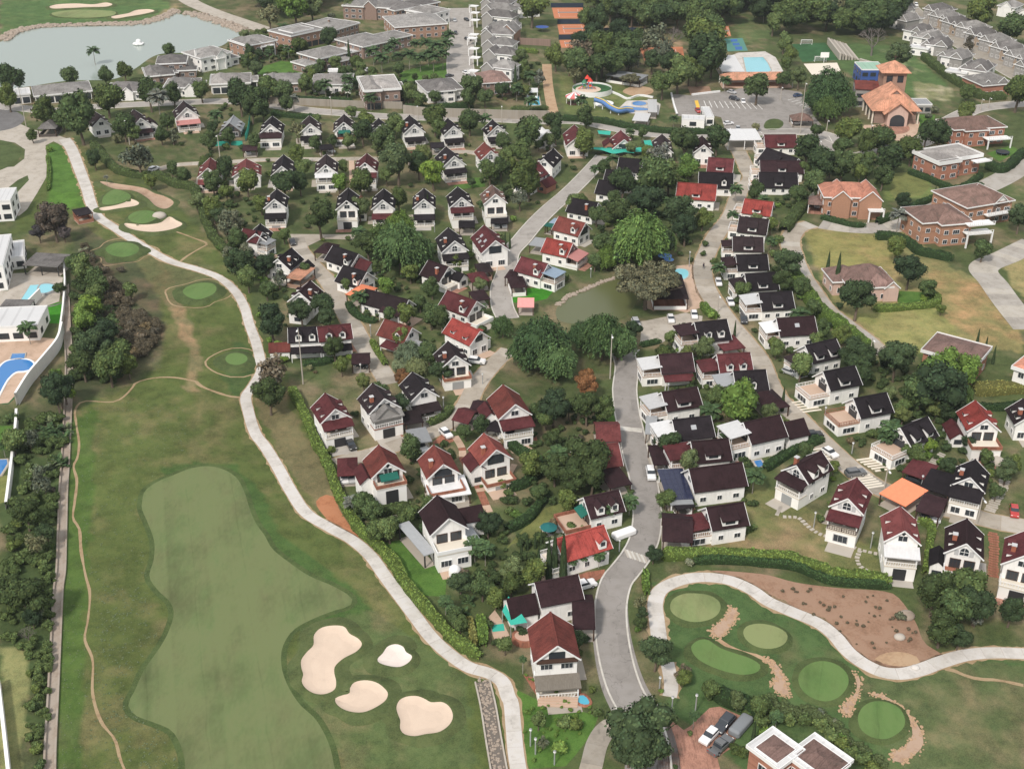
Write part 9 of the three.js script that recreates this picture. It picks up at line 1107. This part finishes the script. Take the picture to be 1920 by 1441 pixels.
for (const [l,w,h,k,p] of [
['long bright clipped hedge between the cart path and the chalets',1.7,1.6,'H',[[-48.8,-237.4],[-45.6,-229.7],[-42.7,-221.9],[-40.3,-214.9],[-38,-209.8],[-35.9,-203.9],[-33.3,-196],[-31.9,-192.8],[-30,-188.9],[-28.6,-185.5],[-25.7,-181.7],[-22.9,-177.7],[-20.7,-174.2],[-18.7,-169.2],[-16.1,-164.8],[-13.6,-160.6],[-10.9,-156.6],[-8.2,-153],[-5.3,-150.5]]],
['bright yellow-green clipped hedge above the soil bank',1.8,1.7,'H',[[26.9,-176.5],[29.8,-176.9],[32.9,-176.9],[37,-177.1],[41.6,-176.5],[45.6,-176.2],[49.1,-176],[51.8,-174.2],[54.8,-172.7],[55.2,-171.4],[58.6,-171],[62.2,-170.3],[65.3,-169.5]]],
['dark lower face hedge running below the bright clipped hedge',1.0,1.4,'h',[[32.6,-175.2],[36.7,-175.4],[41.4,-175],[45.3,-174.4],[49.8,-173.5],[54.9,-169.8],[64.8,-168.1]]],
['dark hedge along the retaining wall of the palm houses',2.4,2.4,'h',[[-83,-464.7],[-75.2,-463.8],[-61.1,-462]]],['dark clipped hedge below the house with window bays',2.2,2.4,'h',[[-40.4,-454],[-31.1,-453.7],[-15.1,-457.2]]],['long dark hedge between the top road and the top chalets',1.6,1.6,'h',[[-89.5,-448.9],[-79.9,-444.6],[-70.9,-443.8]]],
['dark hedge along the road below the playground',2.4,1.8,'h',[[18.6,-442.1],[31.2,-439.6],[41,-433.1],[52.4,-427.6],[61.8,-426],[70.3,-426]]],['bright hedge beside the dirt track pool garden',2.4,1.8,'H',[[2.4,-545],[11.1,-541.4]]],['hedge behind the rectangular blue garden pool',2.4,1.6,'M',[[0,-454],[7.5,-453.2],[13.1,-455.8]]],
['tall dark hedge around the trampoline lawn',2.6,2.6,'h',[[156.5,-388.4],[159.5,-384.5],[173.8,-402.2]]],['dark hedge behind the white-edged brick villa',1.8,1.6,'h',[[129.5,-383.2],[133.6,-376.7],[139.1,-366.8],[151.6,-379.3]]],['long dark hedge beside the boulevard',1.8,1.6,'h',[[107.4,-338.4],[114.6,-344.9],[125.6,-355],[138.3,-364.4],[148.7,-370.5]]],
['dark hedge before the salmon-roofed villa',1.6,1.3,'h',[[92.1,-342.7],[95.9,-339.5],[99.8,-336.3],[102.9,-336.1]]],['hedge curving below the balconied brick villa',2.2,2,'h',[[104,-327],[107.5,-327],[111.6,-324],[113.1,-316.3],[116.7,-313.4],[120.9,-311.6]]],['bright clipped hedge around the weathered villa garden',1.8,1.4,'H',[[91.3,-279.3],[96.4,-279.7],[101.8,-280.8],[107.3,-282.4],[109,-285.6],[107.8,-289.7]]],
['tall clipped hedge dividing the church lawn from the grey houses',3,2.6,'M',[[178,-532.1],[178.2,-509.9],[179.1,-493.4],[181.5,-477.7],[182.1,-470.2],[191.4,-470.2]]],['hedge between the top right road and garden',1.6,1.2,'h',[[110.6,-230.9],[103.8,-229.7],[101.3,-230.9]]],['yellow flowering hedge above the bright red chalet',3,2.2,'Y',[[102.1,-236.8],[107.1,-237.4],[114.7,-238]]],
['dark hedge bordering the zigzag steps and lawn',1.6,1.5,'h',[[50.4,-205.4],[54.3,-209.3],[59.2,-213.4],[64,-216.5]]],['narrow bright hedge between the two tall red-roofed chalets',1.2,1.3,'H',[[76.2,-187.6],[77.4,-185.9],[75.8,-180.9],[74.1,-176.2],[72.4,-171.9]]],['flowering hedge along the red terrace house',1.4,1.2,'M',[[36.4,-181.7],[39.5,-183],[44.6,-185.5]]],
['dark garden hedge winding through the lawn behind the street',1.6,1.6,'h',[[-0.3,-214.4],[2.2,-211.3],[4.8,-209.3],[5.3,-203.9],[2.6,-200.1],[-0.3,-198.2]]],['long dark hedge beside the cypress lawn',1.6,1.4,'h',[[-0.5,-185],[3,-188.4],[5.6,-193.7],[6.7,-196.9]]],['hedge beside the lawn strip of the west lane',1.2,1.0,'H',[[-33.5,-261.5],[-31.3,-255.3],[-29.2,-250]]],['dark hedge at the corner of the west lane lawn',1.6,1.2,'h',[[-41.6,-282.4],[-39.3,-276.9],[-37,-273.9],[-33.6,-272.4]]],
['dark hedge before the twin-dormer houses',1.6,1.2,'h',[[-47.7,-250],[-44.4,-250.6],[-42.1,-251.9]]],['hedge strip along the lane above the maroon-roofed cluster',1.4,1.2,'M',[[-17.5,-223],[-14.8,-225.7],[-13,-229.7]]],['thick planted border below the double-balcony chalet',3,1.6,'M',[[-31.7,-191],[-28.3,-191.9],[-24.2,-191],[-19.7,-192.4]]],['mixed hedge below the tree-lined garden of the double-balcony chalet',2.2,1.8,'D',[[-26.9,-183.8],[-23.6,-184.6],[-19.3,-186.3]]],
['bright clipped hedge at the lower garden ditch',0.9,1.2,'Y',[[-7.1,-159.3],[-6.5,-155.9],[-6.1,-153]]],['green hedge on the other side of the garden ditch',1.4,1.4,'l',[[-5.3,-159.6],[-4.8,-156.3],[-4.7,-153.3]]],['long leafy hedge bank along the golf village edge',2.4,2.2,'M',[[-144.7,-410.8],[-135.2,-393.8],[-127.7,-383.2],[-120.6,-379.3],[-113.4,-378],[-106.4,-370.5],[-100.8,-368],[-97,-358.4],[-92.3,-344.9],[-88.4,-334.2],[-84,-324],[-79.4,-316.3]]],
['dark green hedge at the foot of the village edge',1.2,1.0,'H',[[-145.2,-410.8],[-138.2,-398],[-129.8,-384.5]]],['hedge along the grass strip at the cart path start',1,0.8,'l',[[-156.8,-399.4],[-150.8,-383.2],[-145.8,-366.8]]],['dark clipped hedge above the brick paved yard',2.2,1.8,'h',[[31.3,-141.7],[33.4,-140.3],[35.6,-139.1],[37.1,-137.2]]],['row of dark shrubs before the wide brown carport',1,0.9,'l',[[27.6,-178.5],[29.9,-178.3],[31.6,-178.1]]],
['dark hedge by the parking apron lawn',1.2,1,'h',[[30.7,-259.4],[33,-260.5],[35.1,-261.5]]],['clipped hedge beside the pond pool house',1.6,1.6,'l',[[48.3,-281.6],[49.3,-276.9],[51,-274.6]]],['low hedge beside the street at the lower bend',1,1,'l',[[23.4,-172.2],[23.1,-169.2],[23.1,-166.6]]],['leafy bank between the lane row and the banded lane',3,2.6,'L',[[74.6,-299.9],[75.7,-291.3],[76.2,-284],[77.2,-276.2],[79.8,-270.2],[81.9,-262.9],[84,-256]]],['leafy hedge bank above the red row house',3,2.2,'M',[[78.7,-332.1],[82.7,-340.5],[88.2,-351.6],[92.1,-358.4]]],
]) hedge(l,p,w,h,LEAF[k === 'l' ? 'L' : k]);
// the far wood, the scrub belt and the ground cover: nobody could count these
function mass(name,label,cat,geo,mat,list,sc,dy) { const m = new THREE.InstancedMesh(geo,mat,list.length),q = new THREE.Matrix4(),e = new THREE.Euler(),Q = new THREE.Quaternion(); list.forEach(([x,z,R],i) => { e.set(0,rr(0,6.28),0); q.compose(new THREE.Vector3(x,-R * (dy ?? 0),z),Q.setFromEuler(e),new THREE.Vector3(R,R * (sc ?? 1),R)); m.setMatrixAt(i,q); }); m.name = numbered(name); m.castShadow = m.receiveShadow = true; scene.add(m); return tag(m,label,cat,null,'stuff'); }
function fill(poly,n,r0,r1) { const xs = poly.map((p) => p[0]),zs = poly.map((p) => p[1]),o = []; for (let i = 0; o.length < n && i < n * 40; i++) { const x = rr(Math.min(...xs),Math.max(...xs)),z = rr(Math.min(...zs),Math.max(...zs)); if (inside(poly,x,z)) o.push([x,z,rr(r0,r1)]); } return o; }
const woods = [[[43.5,-742.5],[149.1,-742.5],[122.9,-599.4],[106.5,-592.7],[75.6,-588.3],[50.7,-592.7],[39.3,-615.7],[37.3,-680.8]],[[149.1,-742.5],[226.7,-742.5],[188.2,-604],[172.8,-566],[154.5,-560.9],[149.6,-581.8],[126.6,-566],[123,-592.7]],[[-173.9,-742.5],[-93.2,-742.5],[-87.3,-642.9],[-97.1,-635.3],[-99,-611],[-110.9,-604],[-132.2,-635.3],[-150.8,-660]]];
woods.forEach((w,i) => { for (const [j,s,k] of [[0,'R','D'],[1,'F','d'],[2,'R','M']]) mass('wood',['dense dark wood behind the tennis courts','tall wood beyond the sports lawn','wooded slope above the lake road'][i] + ['',', its deep green crowns',', its lighter crowns'][j],'wood',CROWN[s][j],LEAF[k],fill(w,[80,56,30][i],5.5,9)); });
mass('scrub','dry brown scrub on the slope left of the golf track','scrub',CROWN.G[0],LEAF.R,fill([[-121.2,-322.1],[-112.2,-307],[-104.9,-296.4],[-98.5,-284.8],[-92.5,-276.2],[-86.3,-270.2],[-84.6,-262.2],[-85.7,-255.3],[-87.7,-248.7],[-93.3,-260.1],[-100,-274.6],[-109.3,-294.7],[-115.8,-307]],300,0.7,1.7),1,0.6);
mass('scrub','green scrub thicket between the drain and the brown slope','scrub',CROWN.U[1],LEAF.D,fill([[-124,-320.1],[-115.8,-307],[-107.4,-293],[-100.8,-278.5],[-93.3,-262.2],[-88.3,-248.7],[-88,-241.1],[-99.4,-241.1],[-103.7,-256.7],[-109.5,-278.5],[-116.6,-299]],130,0.9,2.0));
mass('scrub','weedy thicket between the white wall and the stone drain','scrub',CROWN.U[2],LEAF.M,fill([[-105.4,-226.9],[-95.8,-226.3],[-89.6,-205.8],[-84.8,-189.3],[-79.7,-171.6],[-88.1,-171.6],[-94,-189.3],[-98.9,-206.8],[-103.8,-221.9]],95,0.7,1.8));
mass('scrub','weedy belt along the lower left stone drain','scrub',CROWN.U[0],LEAF.M,fill([[-89.5,-171.4],[-79.9,-171.4],[-75.7,-157.3],[-74.5,-152],[-70.1,-138.9],[-66.6,-127.1],[-69.3,-127.1],[-73.5,-138.9],[-77.4,-150.8],[-80.7,-153.3],[-82.9,-153.3]],90,0.5,1.4));
mass('scrub','garden undergrowth among the chalets','undergrowth',CROWN.U[1],LEAF.D,[...fill([[-84.6,-338.4],[-69.5,-307],[-58.2,-273.9],[-51.1,-262.2],[-57.5,-286.4],[-74.5,-334.2]],40,0.6,1.3),...fill([[-40.7,-283.2],[-27.4,-286.4],[-13.2,-273.9],[-7.5,-256.7],[-19.8,-251.3],[-30.7,-262.2]],60,0.5,1.2),...fill([[4.6,-231.4],[21.7,-226.9],[18.1,-205.8],[8.1,-192.8],[2.1,-202]],60,0.5,1.1),...fill([[-12.7,-182.6],[-3,-191],[4.9,-182.6],[1.9,-170.1],[-5.5,-167.1],[-10.3,-171.6]],70,0.5,1.2),...fill([[38.4,-365.6],[61.2,-360.8],[52.1,-307],[39.5,-310.7],[24.6,-307],[26.4,-334.2]],60,0.8,1.8),...fill([[-24.3,-326],[-19.2,-314.4],[-27.4,-286.4],[-36.9,-299.9]],40,0.6,1.4),...fill([[-10.4,-380.6],[0,-370.5],[0,-347.1],[-13.1,-356.1]],20,0.6,1.2),...fill([[-99.1,-375.4],[-80.2,-365.6],[-74.5,-334.2],[-86.2,-338.4]],40,0.8,1.6),...fill([[64.4,-218.1],[69.5,-211.8],[75.5,-202],[91.4,-216],[95.7,-205.8],[95.2,-231.4],[83.4,-226.9]],50,0.4,0.9),...fill([[85.4,-256.7],[94.9,-246.1],[93.5,-222.4],[83.3,-222.4],[81.4,-241.1]],40,0.8,1.8)]);
mass('scrub','leafy border plants along the hedges of the brick paved yard','undergrowth',CROWN.U[2],LEAF.m,fill([[38.9,-141.7],[41.4,-140],[46.7,-138.3],[49.1,-134.7],[51.4,-131.2],[53.9,-127.4],[51.1,-127.1],[48.3,-131.2],[45.7,-135.5],[41.6,-136.6],[38.1,-137.2]],120,0.5,1.1));
mass('seedlings','small dark seedlings dotted over the bare soil bank','seedlings',CROWN.U[0],LEAF.R,fill([[44.8,-169.2],[55.4,-167.4],[64.2,-165.9],[65.6,-159.6],[66.4,-156.3],[62.7,-152],[56.2,-152],[53.4,-156.6],[51.1,-160],[46.8,-164.1]],48,0.22,0.5));
mass('seedlings','low flowering plants dotted along the village lawns','undergrowth',CROWN.U[1],LEAF.l ?? LEAF.L,fill([[1.7,-147.2],[12.1,-139],[10.2,-133.5],[3.1,-127.2],[1.2,-133.5]],40,0.25,0.6));
mass('grass','tufts of long grass over the golf rough','grass',(() => { const L = leafSet(); for (let i = 0; i < 9; i++) { const t = rr(0,6.28); L.leaf(Math.cos(t) * 0.3,0.22,Math.sin(t) * 0.3,[Math.cos(t) * 0.3,1,Math.sin(t) * 0.3],0.35,1.5,0.4); } return L.build(); })(),LEAF.p,[...fill([[-93.3,-229.1],[-81.9,-235],[-70.9,-232],[-66.5,-212.9],[-73.4,-198.2],[-68.6,-185],[-63.9,-171.6],[-74.4,-171.6],[-82.4,-193.7]],420,0.18,0.42),...fill([[-78.3,-171.4],[-75.5,-171.4],[-69.2,-154],[-64.3,-141.7],[-58.5,-132],[-55.7,-127.1],[-65.3,-127.1],[-71,-144.7]],200,0.15,0.35),...fill([[-73.2,-171.4],[-62.9,-167.7],[-58,-157.3],[-59.8,-147.7],[-59.8,-140.3],[-51,-133.4],[-47.7,-127.1],[-55.2,-127.1],[-63.9,-141.7]],420,0.18,0.45)]);
renderer.render(scene,camera);
